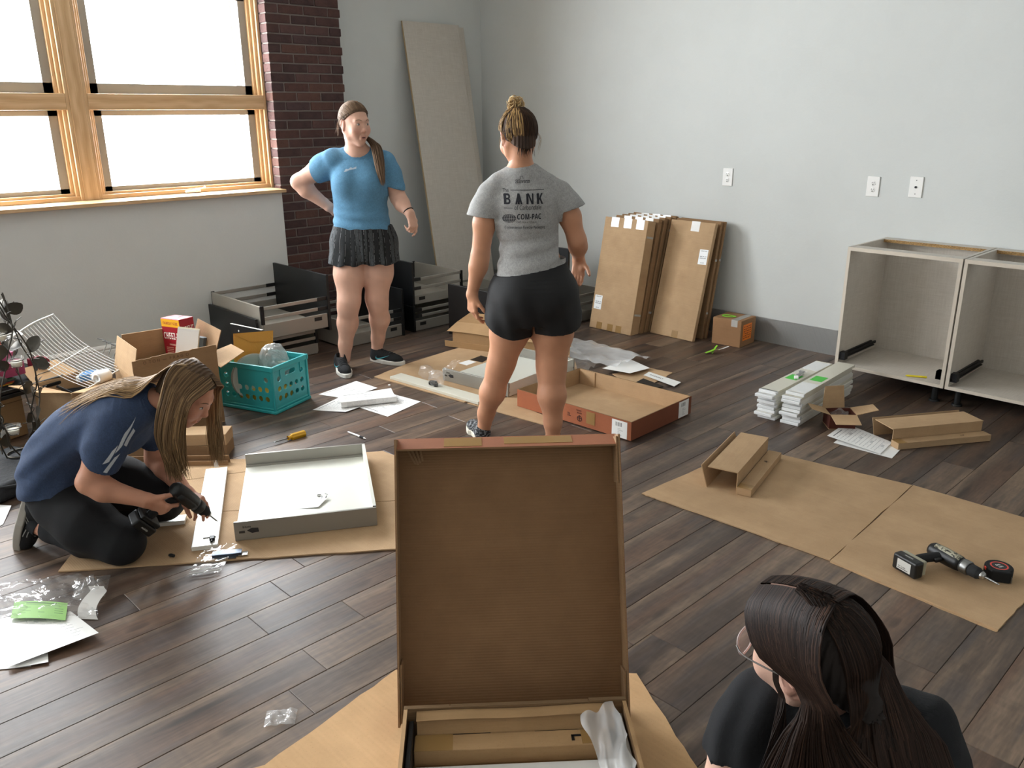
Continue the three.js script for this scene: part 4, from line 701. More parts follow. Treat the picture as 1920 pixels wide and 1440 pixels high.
{
  drill('worn black and white cordless drill lying on its side on the big cardboard', [-0.845, 0.046, -3.135], -0.35, 0, -PI / 2, { trim: phy({ color: 0xb9b4a4, roughness: 0.4, map: rep(texture(128, 128, (u, v) => { const n = fbm(u * 10, v * 10, 5, 10, 10, 4) > 0.62 ? 60 : 230; return [n, n, n * 0.96]; }), 3) }), body: M.blackPlastic });
  const t = thing('tape_measure', 'black tape measure with a red ring label lying against the drill', 'tape measure', [-0.70, 0.0075, -3.195], 0.5);
  mesh('case', place(new THREE.ExtrudeGeometry((() => { const s = new THREE.Shape(); s.moveTo(-0.03, -0.04); s.lineTo(0.025, -0.04); s.absarc(0.0, 0.0, 0.042, -0.9, PI + 0.3, false); s.lineTo(-0.036, -0.03); return s; })(), { depth: 0.034, bevelSize: 0.006, bevelThickness: 0.006, bevelSegments: 4, curveSegments: 24 }), [0, 0.006, 0], [-PI / 2, 0, 0]), M.rubber, t);
  const lb = canvasTexture(256, 256, (g, w) => { g.fillStyle = '#161616'; g.fillRect(0, 0, w, w); g.strokeStyle = '#e23a2c'; g.lineWidth = 20; g.beginPath(); g.arc(128, 128, 108, 0, 7); g.stroke(); g.fillStyle = '#eee'; g.font = 'bold 52px sans-serif'; g.textAlign = 'center'; g.fillText('8m', 128, 120); g.font = 'bold 40px sans-serif'; g.fillText('26ft', 128, 170); });
  mesh('ring_label', place(new THREE.CircleGeometry(0.033, 40), [0, 0.0464, 0], [-PI / 2, 0, 0.6]), std({ map: lb, roughness: 0.4 }), t); mesh('lock_button', box(0.02, 0.012, 0.014, [-0.04, 0.038, 0.01], [0, 0, 0.3], 0.003), phy({ color: 0xd8402e, roughness: 0.35 }), t); mesh('hook', box(0.004, 0.02, 0.016, [0.036, 0.012, 0.034]), M.steel, t);
}
// ---------- the clutter by the window wall ----------
// big carton with raised flaps
{
  const t = thing('open_carton', 'big open brown carton with raised flaps behind the kneeling woman', 'box', [-4.545, 0, -1.745], -0.1);
  const X = 0.2, Z = 0.222, H = 0.34, th = 0.006;
  mesh('bottom', span(-X, X, 0.001, 0.007, -Z, Z), M.kraft, t);
  mesh('front_wall', metric(extrude(ragged([[-Z, 0.007], [Z, 0.007], [Z, 0.452], [0.05, 0.448], [-0.1, 0.445], [-Z, 0.438]], 0.003, 31, 8).filter(([, y]) => y > 0.004), th)).applyMatrix4(new THREE.Matrix4().makeRotationY(PI / 2)).translate(X - th, 0, 0), M.kraftDark, t);
  mesh('wall', span(-X, -X + th, 0.007, H, -Z, Z), M.kraft, t);
  for (const s of [-1, 1]) mesh('wall', span(-X + th, X - th, 0.007, H, s > 0 ? Z - th : -Z, s > 0 ? Z : -Z + th), M.kraft, t);
  flap(t, 0.17, 0.38, [-X, H, -0.02], -PI / 2, -0.25, M.kraft); // far flap raised
  flap(t, 0.16, 0.37, [0, H, Z], 0, -0.22, M.kraft);             // flap on the window side raised
  flap(t, 0.12, 0.37, [0.0, H + 0.07, -Z - 0.003], PI, 0.35, M.kraftDark);
  flap(t, 0.17, 0.3, [0.06, H - 0.02, -Z - 0.008], PI, 1.25, M.kraft, 'flap', 0.004, 0.05);
  const pr = canvasTexture(512, 48, (g, w, h) => { g.clearRect(0, 0, w, h); g.strokeStyle = g.fillStyle = 'rgba(120,40,30,.7)'; g.font = '30px sans-serif'; g.fillText('O  T O H  —  F R A G  O', 40, 34); });
  mesh('printed_line', place(new THREE.PlaneGeometry(0.4, 0.035), [X + 0.0012, 0.425, 0], [0, PI / 2, 0.03]), std({ map: pr, transparent: true, roughness: 0.8 }), t);
  // what fills it
  const fillBox = (label, at, ry, w, h, d, m, cat = 'box', rx = 0) => { const b = thing(cat.replace(' ', '_') + '_item', label, cat, at, ry); b.rotation.x = rx; mesh('body', box(w, h, d, [0, h / 2, 0], undefined, 0.004), m, b); return b; };
  fillBox('plain brown inner carton packed deep in the big open carton', [-4.53, 0.0085, -1.74], -0.1, 0.34, 0.32, 0.4, M.kraftDark, 'carton');
  // red cracker box
  const face = (wide) => canvasTexture(wide ? 320 : 220, 420, (g, w, h) => {
    g.fillStyle = '#a3182a'; g.fillRect(0, 0, w, h); g.textAlign = 'center';
    if (wide) { g.fillStyle = '#f5b51c'; g.fillRect(0, 0, w, 92); g.fillStyle = '#a3182a'; g.font = 'bold 44px sans-serif'; g.fillText('FAMILY SIZE', w / 2, 64, w * 0.86); }
    g.save(); g.translate(w / 2, wide ? 210 : 120); g.scale(1, wide ? 1.5 : 1.05); g.fillStyle = '#fff6ec'; g.strokeStyle = '#5c0d18'; g.lineWidth = 5; g.font = 'bold 74px sans-serif'; g.strokeText('CHEEZ-IT', 0, 20, w * 0.9); g.fillText('CHEEZ-IT', 0, 20, w * 0.9); g.restore();
    g.fillStyle = '#f2d9c0'; g.font = 'bold 26px sans-serif'; g.fillText('ORIGINAL', w / 2, wide ? 316 : 236); g.fillStyle = '#e6862a'; g.fillRect(w * 0.58, wide ? 330 : 256, w * 0.26, w * 0.2); g.fillStyle = '#e8c9ae'; for (let i = 0; i < 4; i++) g.fillRect(w * 0.12, (wide ? 340 : 262) + i * 22, w * 0.38, 9);
  });
  const c = thing('cracker_box', 'red family size cracker box with a yellow band standing in the big carton', 'cracker box', [-4.635, 0.331, -1.88], 0.3); c.rotation.z = 0.03;
  const red = phy({ color: 0xa3182a, roughness: 0.4 });
  mesh('body', box(0.15, 0.235, 0.1, [0, 0.1175, 0], undefined, 0.002), red, c);
  mesh('printed_front', place(new THREE.PlaneGeometry(0.148, 0.2), [0, 0.133, 0.0506]), phy({ map: face(true), roughness: 0.4 }), c);
  mesh('printed_side', place(new THREE.PlaneGeometry(0.098, 0.2), [0.0756, 0.133, 0], [0, PI / 2, 0]), phy({ map: face(false), roughness: 0.4 }), c);
  mesh('top_seam', [box(0.148, 0.0012, 0.05, [0, 0.2357, 0.022]), box(0.05, 0.0012, 0.04, [-0.02, 0.2357, -0.02])], phy({ color: 0xc04a55, roughness: 0.4 }), c);
  fillBox('grey cardboard packet tilted beside the cracker box in the big carton', [-4.53, 0.331, -1.93], 0.5, 0.07, 0.13, 0.05, std({ color: 0x5d6468, roughness: 0.6 }), 'packet', -0.2);
  const leaf = thing('booklet', 'cream booklet standing behind the cracker box in the big carton', 'booklet', [-4.50, 0.331, -1.86], 0.9); mesh('cover', box(0.12, 0.2, 0.008, [0, 0.1, 0], [-0.25, 0, -0.15]), std({ color: 0xe7dcc0, roughness: 0.6 }), leaf); mesh('page_block', box(0.115, 0.19, 0.006, [0, 0.1, 0.009], [-0.25, 0, -0.15]), M.paper, leaf);
  const tis = thing('tissue_paper', 'crumpled white tissue paper at the right end of the big carton', 'paper'); mesh('sheet', sheet([[-4.52, 0.37, -1.95], [-4.42, 0.37, -1.99], [-4.4, 0.33, -1.86], [-4.5, 0.33, -1.82]], (u, v) => 0.045 * n3(u * 4, v * 4, 3) + 0.03, 22, 22), std({ color: 0xf2f2f0, roughness: 0.8 }), tis);
}
// second carton with the dish rack
{
  const t = thing('open_carton', 'open brown carton holding a white wire rack, nearest the window', 'box', [-4.74, 0, -1.325], 0.32);
  const X = 0.155, Z = 0.14, H = 0.285, th = 0.005;
  mesh('bottom', span(-X, X, 0.001, 0.006, -Z, Z), M.kraft, t);
  for (const s of [-1, 1]) { mesh('wall', span(-X, X, 0.006, H, s > 0 ? Z - th : -Z, s > 0 ? Z : -Z + th), M.kraft, t); mesh('wall', span(s > 0 ? X - th : -X, s > 0 ? X : -X + th, 0.006, H, -Z + th, Z - th), M.kraft, t); }
  flap(t, 0.15, 0.3, [0, H, Z], 0, 1.3, M.kraftPlain, 'flap', 0.004, 0.02);
  flap(t, 0.15, 0.27, [-X, H, 0], -PI / 2, 1.15, M.kraftPlain, 'flap', 0.004, 0.03);
  flap(t, 0.15, 0.27, [X, H, 0], PI / 2, 1.45, M.kraftPlain, 'flap', 0.004, 0.02);
  const r = thing('wire_rack', 'white wire rack of thin curved rods tilted up out of the carton', 'rack', [-4.79, 0.13, -1.36], 0.6);
  M.wire = phy({ color: 0xe6e6e2, roughness: 0.3, metalness: 0.2 });
  const A = V(-0.23, 0.42, 0.16), B = V(-0.26, 0.46, -0.2), C = V(0.17, 0.16, 0.15), D = V(0.2, 0.2, -0.14);
  mesh('rim', tube([A, A.clone().lerp(B, 0.5).add(V(0, 0.012, 0)), B], 0.005, 20, 8), M.wire, r);
  for (let i = 0; i < 15; i++) { const k = i / 14, a = A.clone().lerp(B, k), d = C.clone().lerp(D, k); mesh('wire', tube([a, a.clone().lerp(d, 0.35).add(V(-0.02, -0.035, 0)), a.clone().lerp(d, 0.7).add(V(-0.01, -0.03, 0)), d], 0.0021, 16, 5), M.wire, r); }
  mesh('rim', tube([C, D], 0.004, 8, 8), M.wire, r); mesh('cross_rod', tube([A.clone().lerp(C, 0.5).add(V(-0.015, -0.04, 0)), B.clone().lerp(D, 0.5).add(V(-0.015, -0.04, 0))], 0.0035, 8, 6), M.wire, r);
  for (let i = 0; i < 6; i++) mesh('hook', tube([V(0.2 - i * 0.03, 0.2 + i * 0.012, -0.16), V(0.21 - i * 0.03, 0.26 + i * 0.012, -0.19), V(0.17 - i * 0.03, 0.28 + i * 0.012, -0.17)], 0.003, 8, 5), M.steel, r);
  const p = thing('packet', 'blue and white packet lying on top in the carton with the wire rack', 'packet', [-4.73, 0.2875, -1.42], 0.9); mesh('body', box(0.16, 0.035, 0.09, [0, 0.0175, 0], [0.0, 0, 0.12], 0.006), phy({ color: 0xdbe4ec, roughness: 0.3 }), p); mesh('blue_band', box(0.06, 0.0365, 0.0915, [-0.03, 0.0175, 0], [0.0, 0, 0.12], 0.004), phy({ color: 0x5b8fc4, roughness: 0.3 }), p);
  const roll = thing('paper_roll', 'white paper roll seen end on inside the carton with the wire rack', 'roll', [-4.63, 0.283, -1.43], 0.5); mesh('roll', place(lathe([[0.012, -0.04], [0.032, -0.04], [0.032, 0.04], [0.012, 0.04], [0.012, -0.04]]), [0, 0.034, 0], [PI / 2, 0, 0]), M.paper, roll);
  const dk = thing('pan', 'dark metal pan packed in the carton with the wire rack', 'pan', [-4.75, 0.17, -1.31], 0.4); mesh('body', lathe([[0, 0.004], [0.1, 0], [0.115, 0.05], [0.118, 0.05], [0.104, -0.002], [0, -0.001]]), M.darkSteel, dk); mesh('handle', rod([0.1, 0.045, 0.03], [0.02, 0.13, 0.11], 0.008, 8), M.blackPlastic, dk);
  const bk = thing('packing_filler', 'brown paper filler bundled in the bottom of the carton with the wire rack', 'paper', [-4.74, 0.007, -1.325], 0.32); mesh('sheet', box(0.27, 0.15, 0.24, [0, 0.075, 0], undefined, 0.03), M.kraftDark, bk);
}
// teal crate
{
  const t = thing('crate', 'teal plastic milk crate with round holes and a handle slot, full of things', 'crate', [-4.465, 0, -2.281], 0.3715);
  const teal = phy({ color: 0x2fa5a8, roughness: 0.38 });
  const W = 0.4, D = 0.31, H = 0.285, th = 0.006;
  const holed = (w, rows, handle) => {
    const h = H - 0.05, holes = [], c = (x, y, r) => { const q = []; for (let i = 0; i < 18; i++) q.push([x + r * Math.cos(-i / 18 * 2 * PI), y + r * Math.sin(-i / 18 * 2 * PI)]); return q; };
    const n = Math.round(w / 0.056);
    for (let i = 0; i < n; i++) { const x = (i - (n - 1) / 2) * (w - 0.045) / n; for (let k = 0; k < 2; k++) holes.push(c(x, 0.055 + k * 0.056, 0.0165)); if (i === 0 || i === n - 1) holes.push(c(x, 0.172, 0.0165)); }
    if (handle) { const q = []; for (let i = 0; i < 24; i++) { const a = -i / 24 * 2 * PI, X = 0.035 * Math.sign(Math.cos(a)); q.push([X + 0.013 * Math.cos(a), 0.19 + 0.015 * Math.sin(a)]); } holes.push(q); }
    return metric(extrude([[-w / 2, 0], [w / 2, 0], [w / 2, h], [-w / 2, h]], th, 0, holes));
  };
  for (const s of [1, -1]) {
    mesh('side_wall', place(holed(W - 0.012, 3, false), [0, 0.03, s > 0 ? D / 2 - th : -D / 2]), teal, t);
    mesh('end_wall', place(holed(D - 0.012, 3, true), [s > 0 ? W / 2 - th : -W / 2, 0.03, 0], [0, PI / 2, 0]), teal, t);
  }
  mesh('rim', [box(W + 0.022, 0.03, 0.016, [0, H - 0.015, D / 2], undefined, 0.004), box(W + 0.022, 0.03, 0.016, [0, H - 0.015, -D / 2], undefined, 0.004), box(0.016, 0.03, D + 0.022, [W / 2, H - 0.015, 0], undefined, 0.004), box(0.016, 0.03, D + 0.022, [-W / 2, H - 0.015, 0], undefined, 0.004)], teal, t);
  mesh('base', [box(W + 0.02, 0.02, D + 0.02, [0, 0.011, 0], undefined, 0.006), box(W + 0.004, 0.014, D + 0.004, [0, 0.028, 0], undefined, 0.005)], teal, t);
  for (const sx of [1, -1]) for (const sz of [1, -1]) mesh('corner_post', box(0.018, H - 0.02, 0.018, [sx * (W / 2 - 0.002), H / 2, sz * (D / 2 - 0.002)], undefined, 0.006), teal, t);
  for (const x of [-0.09, 0.09]) mesh('rib', box(0.006, 0.07, 0.006, [W / 2 + 0.002, 0.24, x], undefined, 0.002), teal, t);
  const put = (name, label, cat, x, y, z, ry) => { const o = thing(name, label, cat, t.localToWorld(V(x, y, z)).toArray(), t.rotation.y + ry); return o; };
  t.updateMatrixWorld();
  const env = put('padded_envelope', 'yellow orange padded envelope standing up in the teal crate', 'envelope', -0.115, 0.16, -0.03, 1.32); env.rotation.x = -0.1;
  M.env = std({ color: 0xd99a3c, roughness: 0.6, bumpMap: rep(grainBump, 2), bumpScale: 0.002 });
  mesh('body', sheet([[-0.12, 0, 0.004], [0.14, 0, 0.004], [0.15, 0.25, 0.004], [-0.13, 0.26, 0.004]], (u, v) => [0, 0, 0.012 * Math.sin(u * PI) * Math.sin(v * PI) + 0.003 * n3(u * 9, v * 9, 2)], 18, 18), M.env, env);
  mesh('back', sheet([[-0.12, 0, -0.004], [0.14, 0, -0.004], [0.15, 0.25, 0.0035], [-0.13, 0.26, 0.0035]], (u, v) => [0, 0, -0.012 * Math.sin(u * PI) * Math.sin(v * PI)], 12, 12), M.env, env); mesh('flap_fold', sheet([[-0.13, 0.255, 0.006], [0.15, 0.245, 0.006], [0.1, 0.19, 0.016], [-0.02, 0.2, 0.018]], 0, 6, 4), M.env, env);
  for (let i = 0; i < 2; i++) { const pl = put('round_frame', i ? 'pale grey round plate, second of two standing in the teal crate' : 'pale grey round plate, front one of two standing in the teal crate', 'plate', -0.03 + i * -0.018, 0.045, 0.075 - i * 0.006, 1.15); pl.rotation.x = -0.12; mesh('plate', place(lathe([[0, 0], [0.09, 0], [0.135, 0.012], [0.136, 0.016], [0.088, 0.005], [0, 0.005]], undefined, undefined, 40), [0, 0.137, 0], [PI / 2, 0, 0]), std({ color: 0xc4c0b4, roughness: 0.4 }), pl); }
  const bag = put('plastic_bag', 'bulging clear bag of small parts on top in the teal crate', 'bag', 0.07, 0.1, -0.02, 0);
  const bg = new THREE.IcosahedronGeometry(1, 22), bp = bg.attributes.position; for (let i = 0; i < bp.count; i++) { const x = bp.getX(i), y = bp.getY(i), z = bp.getZ(i), s = 1 + 0.22 * n3(x * 2, y * 2 + 3, z * 2) + 0.1 * Math.abs(n3(x * 6, y * 6, z * 6)); bp.setXYZ(i, x * 0.085 * s, 0.14 + y * 0.125 * s, z * 0.075 * s); } bg.computeVertexNormals();
  mesh('clear_bag', bg, phy({ color: 0xeef2f2, transmission: 0.7, thickness: 0, roughness: 0.12 }), bag);
  seed(8); for (let i = 0; i < 10; i++) mesh('part', ball(0.018, [rnd(-0.04, 0.04), 0.07 + rnd(0.1), rnd(-0.035, 0.035)], [1, 0.7, 1], 8), std({ color: i % 2 ? 0x9a9a7a : 0x7d8380, roughness: 0.6 }), bag);
  const fold = put('folder', 'orange striped folder leaning in the teal crate behind the clear bag', 'folder', -0.065, 0.04, -0.06, 1.4); mesh('cover', box(0.16, 0.22, 0.004, [0, 0.11, 0]), std({ color: 0xb5653a, roughness: 0.6 }), fold); mesh('page', box(0.155, 0.215, 0.008, [0, 0.11, -0.007]), M.paper, fold);
  const yl = put('yellow_pad', 'yellow pad lying flat at the bottom of the teal crate', 'pad', 0.03, 0.036, 0.0, 0.1); mesh('pad', box(0.27, 0.07, 0.2, [0, 0.035, 0.03], undefined, 0.008), std({ color: 0xd6a63a, roughness: 0.7 }), yl);
  const st = put('ruler', 'dark stick and a wooden ruler lying across the corner of the teal crate', 'ruler', 0.13, 0.2, -0.09, 0.5); mesh('ruler', box(0.13, 0.004, 0.022, [0, 0.052, 0.01], [0, 0, 0.05]), M.pine, st); mesh('stick', rod([-0.01, 0.0, 0.0], [-0.02, 0.085, -0.015], 0.005, 8), M.rubber, st);
}
// black panel in front of the drawer
{
  const t = thing('drilled_board', 'small black drilled panel with a white top edge leaning behind the yellow envelope', 'panel', [-4.93, 0, -2.42], 0.19); t.rotation.order = 'YXZ'; t.rotation.x = -0.04;
  mesh('board', box(0.31, 0.36, 0.016, [0, 0.18, 0]), M.frontBlack, t); mesh('white_edge', box(0.31, 0.0015, 0.016, [0, 0.361, 0]), M.whitePlastic, t);
  for (const [x, y] of [[-0.07, 0.325], [0.08, 0.325]]) mesh('drill_hole', place(lathe([[0, 0.001], [0.006, 0.001], [0.006, 0]]), [x, y, 0.008], [PI / 2, 0, 0]), M.whitePlastic, t);
  mesh('chipped_cutout', place(tube([[0.02, 0.24, 0], [0.03, 0.275, 0], [0.05, 0.272, 0], [0.055, 0.29, 0], [0.075, 0.285, 0], [0.1, 0.27, 0], [0.11, 0.23, 0]], 0.0028, 40, 5), [0, 0, 0.0085]), M.whitePlastic, t);
}
// slim cartons stacked behind the kneeling woman
{
  const txt = canvasTexture(128, 64, (g) => { g.clearRect(0, 0, 128, 64); g.fillStyle = '#6b4f30'; g.font = 'bold 50px sans-serif'; g.fillText('R -', 20, 50); });
  for (let i = 0; i < 2; i++) {
    const c = thing('slim_carton', i ? 'slim brown carton printed R, upper one of two behind the kneeling woman' : 'slim brown carton, lower one of two behind the kneeling woman', 'carton', [-4.05, 0.001 + i * 0.061, -1.575], 0.82 + i * 0.02);
    mesh('body', box(0.5, 0.06, 0.125, [0, 0.03, 0], undefined, 0.003), i ? M.kraft : M.kraftDark, c); mesh('tape', box(0.03, 0.05, 0.0008, [0.2, 0.03, 0.063]), M.tape, c);
    if (i) mesh('printed_letter', place(new THREE.PlaneGeometry(0.08, 0.04).rotateX(-PI / 2), [0.17, 0.0608, 0.0], [0, PI, 0]), std({ map: txt, transparent: true, roughness: 0.8 }), c);
  }
  const s = thing('packing_strip', 'brown packing strip lying before the stacked slim cartons behind the woman', 'packing', [-3.91, 0.0, -1.50], 0.82); mesh('fold', [box(0.5, 0.03, 0.004, [0, 0.015, 0.03]), box(0.5, 0.004, 0.05, [0, 0.002, 0.055]), box(0.5, 0.05, 0.004, [0, 0.025, 0.0], [0.2, 0, 0])], M.kraftDark, s);
}
// kraft box, black trays, folders and pink boxes at the photo edge
{
  const k = thing('storage_box', 'tan cardboard box under the stack of black trays by the window', 'box', [-5.06, 0, -0.87], 0.28); mesh('body', box(0.4, 0.25, 0.36, [0, 0.125, 0], undefined, 0.006), M.kraftPlain, k); mesh('seam', [box(0.0015, 0.25, 0.004, [0.2005, 0.125, 0.02]), box(0.0015, 0.004, 0.36, [0.2005, 0.2, 0])], M.kraftEdge, k);
  const trayShape = (w, d, r) => { const s = new THREE.Shape(); const x = w / 2 - r, y = d / 2 - r; s.absarc(x, y, r, 0, PI / 2); s.absarc(-x, y, r, PI / 2, PI); s.absarc(-x, -y, r, PI, 1.5 * PI); s.absarc(x, -y, r, 1.5 * PI, 2 * PI); return s; };
  const slabOf = (w, d, h, r) => place(new THREE.ExtrudeGeometry(trayShape(w, d, r), { depth: h, bevelSize: 0.004, bevelThickness: 0.004, bevelSegments: 2, curveSegments: 8 }), [0, 0.004, 0], [-PI / 2, 0, 0]);
  for (let i = 0; i < 2; i++) { const t = thing('serving_tray', i ? 'black rounded plastic tray, upper one on the tan box by the window' : 'black rounded plastic tray, lower one on the tan box by the window', 'tray', [-5.05 - i * 0.015, 0.2505 + i * 0.024, -0.96 - i * 0.02], 0.28); mesh('rim', slabOf(0.5, 0.62, 0.012, 0.06), M.blackPlastic, t); mesh('well', slabOf(0.42, 0.54, 0.003, 0.05).translate(0, 0.0145, 0), M.rubber, t); }
  const cols = [['dark green', 0x23402a], ['dark blue', 0x24405e], ['red', 0xa83826], ['orange', 0xcf6a24], ['yellow', 0xd9b13c]];
  cols.reverse().forEach(([n, c], i) => { const f = thing('folder', `${n} folder in the pile lying on the black trays under the pink boxes`, 'folder', [-5.0 + i * 0.008, 0.2985 + i * 0.0075, -0.86 - i * 0.004], 0.28 + (i % 2) * 0.03); mesh('cover', box(0.3, 0.006, 0.34, [0, 0.003, 0], undefined, 0.002), std({ color: c, roughness: 0.55 }), f); });
  const pinkTex = canvasTexture(256, 128, (g, w, h) => { g.fillStyle = '#8f2a55'; g.fillRect(0, 0, w, h); g.fillStyle = '#e8d0da'; g.font = 'bold 40px serif'; g.fillText('½', 30, 84); g.fillStyle = '#6e1f42'; g.fillRect(110, 20, 120, 10); g.fillRect(110, 44, 90, 8); });
  const bx = (label, at, ry, w, h, d, m) => { const b = thing('gift_box', label, 'box', at, ry); mesh('body', box(w, h, d, [0, h / 2, 0], undefined, 0.003), m, b); return b; };
  const pb = bx('large dark pink box lying on the folders by the window', [-5.0, 0.338, -0.96], 0.28, 0.26, 0.075, 0.3, phy({ color: 0x9c3a62, roughness: 0.4 })); mesh('printed_side', place(new THREE.PlaneGeometry(0.28, 0.07), [0.1306, 0.0375, 0], [0, PI / 2, 0]), phy({ map: pinkTex, roughness: 0.4 }), pb);
  const p2 = bx('open pink box with a salmon lid on top of the large dark pink box', [-5.04, 0.414, -1.02], 0.1, 0.16, 0.04, 0.17, phy({ color: 0xb0557c, roughness: 0.4 })); mesh('lid', box(0.17, 0.003, 0.16, [-0.07, 0.075, 0], [0, 0, -0.9]), phy({ color: 0xd07468, roughness: 0.4 }), p2);
  bx('small dark red box on the black tray beside the large pink box', [-5.02, 0.2985, -1.235], 0.4, 0.09, 0.085, 0.07, phy({ color: 0x7c1c30, roughness: 0.4 }));
  const dark = thing('folded_bag', 'flat folded black bag on the floor under the metal candle stand', 'bag', [-4.3, 0.0, -0.83], 0.4); mesh('body', box(0.42, 0.085, 0.42, [0, 0.0425, 0], undefined, 0.03), std({ color: 0x1b1d20, roughness: 0.8, bumpMap: rep(grainBump, 2), bumpScale: 0.004 }), dark); mesh('strap', tube([[0.2, 0.07, -0.18], [0.22, 0.05, -0.05], [0.215, 0.06, 0.1], [0.19, 0.075, 0.19]], 0.01, 20, 6), M.rubber, dark);
}
// metal candle stand: twisting stems with leaves and four glass cups
{
  const t = thing('candle_stand', 'dark metal candle stand of twisted stems and leaves holding glass cups', 'candle stand', [-4.39, 0.0855, -0.93], 0.8);
  const iron = phy({ color: 0x4b4740, metalness: 0.75, roughness: 0.42 }); seed(17);
  const leafG = (s) => { const g = new THREE.PlaneGeometry(1, 1, 6, 8), p = g.attributes.position; for (let i = 0; i < p.count; i++) { const u = p.getX(i) * 2, v = p.getY(i) + 0.5; const w = Math.pow(Math.sin(PI * clamp(v * 0.96 + 0.02)), 0.65) * 0.42; p.setXYZ(i, u * w * s, v * s, 0.12 * s * (u * u) * w + 0.06 * s * Math.sin(v * 3)); } g.computeVertexNormals(); return g; };
  const leaves = [leafG(0.075), leafG(0.06), leafG(0.085)];
  const N = 7;
  for (let k = 0; k < N; k++) { const a0 = k / N * 2 * PI, pts = []; for (let i = 0; i <= 9; i++) { const y = i / 9, r = 0.045 + 0.085 * Math.sin(PI * (0.15 + 0.75 * y)) * (0.75 + 0.3 * hash(k, i, 2)), a = a0 + y * (k % 2 ? 2.2 : -1.9) + 0.3 * hash(k, i, 5); pts.push(V(r * Math.cos(a), 0.012 + y * (0.74 + 0.06 * hash(k, 3, 9)), r * Math.sin(a))); }
    mesh('stem', tube(pts, 0.0035, 60, 6), iron, t);
    for (let i = 1; i < 9; i++) if (hash(k, i, 11) > 0.22) { const l = mesh('leaf', leaves[(i + k) % 3], iron, t); l.position.copy(pts[i]); l.rotation.set(rnd(-1.2, 1.2), rnd(6.28), rnd(-1.5, 1.5)); const br = mesh('twig', tube([pts[i], pts[i].clone().add(V(rnd(-0.03, 0.03), 0.03, rnd(-0.03, 0.03))), pts[i].clone().add(V(rnd(-0.06, 0.06), 0.05, rnd(-0.06, 0.06)))], 0.002, 10, 5), iron, t); } }
  mesh('base_ring', place(new THREE.TorusGeometry(0.06, 0.005, 8, 36), [0, 0.006, 0], [PI / 2, 0, 0]), iron, t);
  const cups = [[0.045, 0.585, 0.05], [0.085, 0.455, 0.035], [-0.035, 0.33, 0.085], [0.03, 0.13, 0.07]];
  cups.forEach(([x, y, z], i) => {
    mesh('cup_ring', place(new THREE.TorusGeometry(0.034, 0.0025, 6, 30), [x, y + 0.035, z], [PI / 2, 0, 0]), iron, t);
    mesh('glass_cup', place(lathe([[0, 0.001], [0.022, 0.001], [0.026, 0.02], [0.036, 0.048], [0.0345, 0.048], [0.0245, 0.021], [0.021, 0.004], [0, 0.004]]), [x, y, z]), phy({ color: 0xffffff, transmission: 0.95, thickness: 0, roughness: 0.05 }), t);
    mesh('candle', place(lathe([[0, 0.005], [0.0205, 0.005], [0.024, 0.021], [0.0255, 0.028], [0, 0.027]]), [x, y, z]), std({ color: 0xf2ecd8, roughness: 0.5 }), t);
  });
}
// ---------- people: fields of tapered limbs, meshed as one surface ----------
const smin = (a, b, k) => { if (k <= 0) return Math.min(a, b); const h = Math.max(k - Math.abs(a - b), 0) / k; return Math.min(a, b) - h * h * k * 0.25; };
const v3 = (a) => (a.isVector3 ? a : V(...a));
function cap(a, b, ra, rb, k = 0.02) {                   // tapered limb piece
  const [ax, ay, az] = v3(a).toArray(), [bx, by, bz] = v3(b).toArray(), dx = bx - ax, dy = by - ay, dz = bz - az, L2 = dx * dx + dy * dy + dz * dz || 1e-9;
  return { k, c: [(ax + bx) / 2, (ay + by) / 2, (az + bz) / 2], r: Math.sqrt(L2) / 2 + Math.max(ra, rb), f(x, y, z) { const px = x - ax, py = y - ay, pz = z - az, t = Math.min(1, Math.max(0, (px * dx + py * dy + pz * dz) / L2)); return Math.hypot(px - dx * t, py - dy * t, pz - dz * t) - (ra + (rb - ra) * t); } };
}
const limb = (pts, k = 0.02) => pts.slice(1).map(([p, r], i) => cap(pts[i][0], p, pts[i][1], r, k));
function ell(c, rad, ax, k = 0.02) {                     // ellipsoid, ax = [right, up, forward]
  const C = v3(c), [R, U, F] = ax ?? [V(1, 0, 0), V(0, 1, 0), V(0, 0, 1)], [a, b, d] = rad;
  return { k, c: C.toArray(), r: Math.max(...rad), f(x, y, z) { x -= C.x; y -= C.y; z -= C.z; const u = x * R.x + y * R.y + z * R.z, v = x * U.x + y * U.y + z * U.z, w = x * F.x + y * F.y + z * F.z; const k0 = Math.hypot(u / a, v / b, w / d), k1 = Math.hypot(u / (a * a), v / (b * b), w / (d * d)); return k1 < 1e-6 ? -Math.min(a, b, d) : (k0 * (k0 - 1)) / k1; } };
}
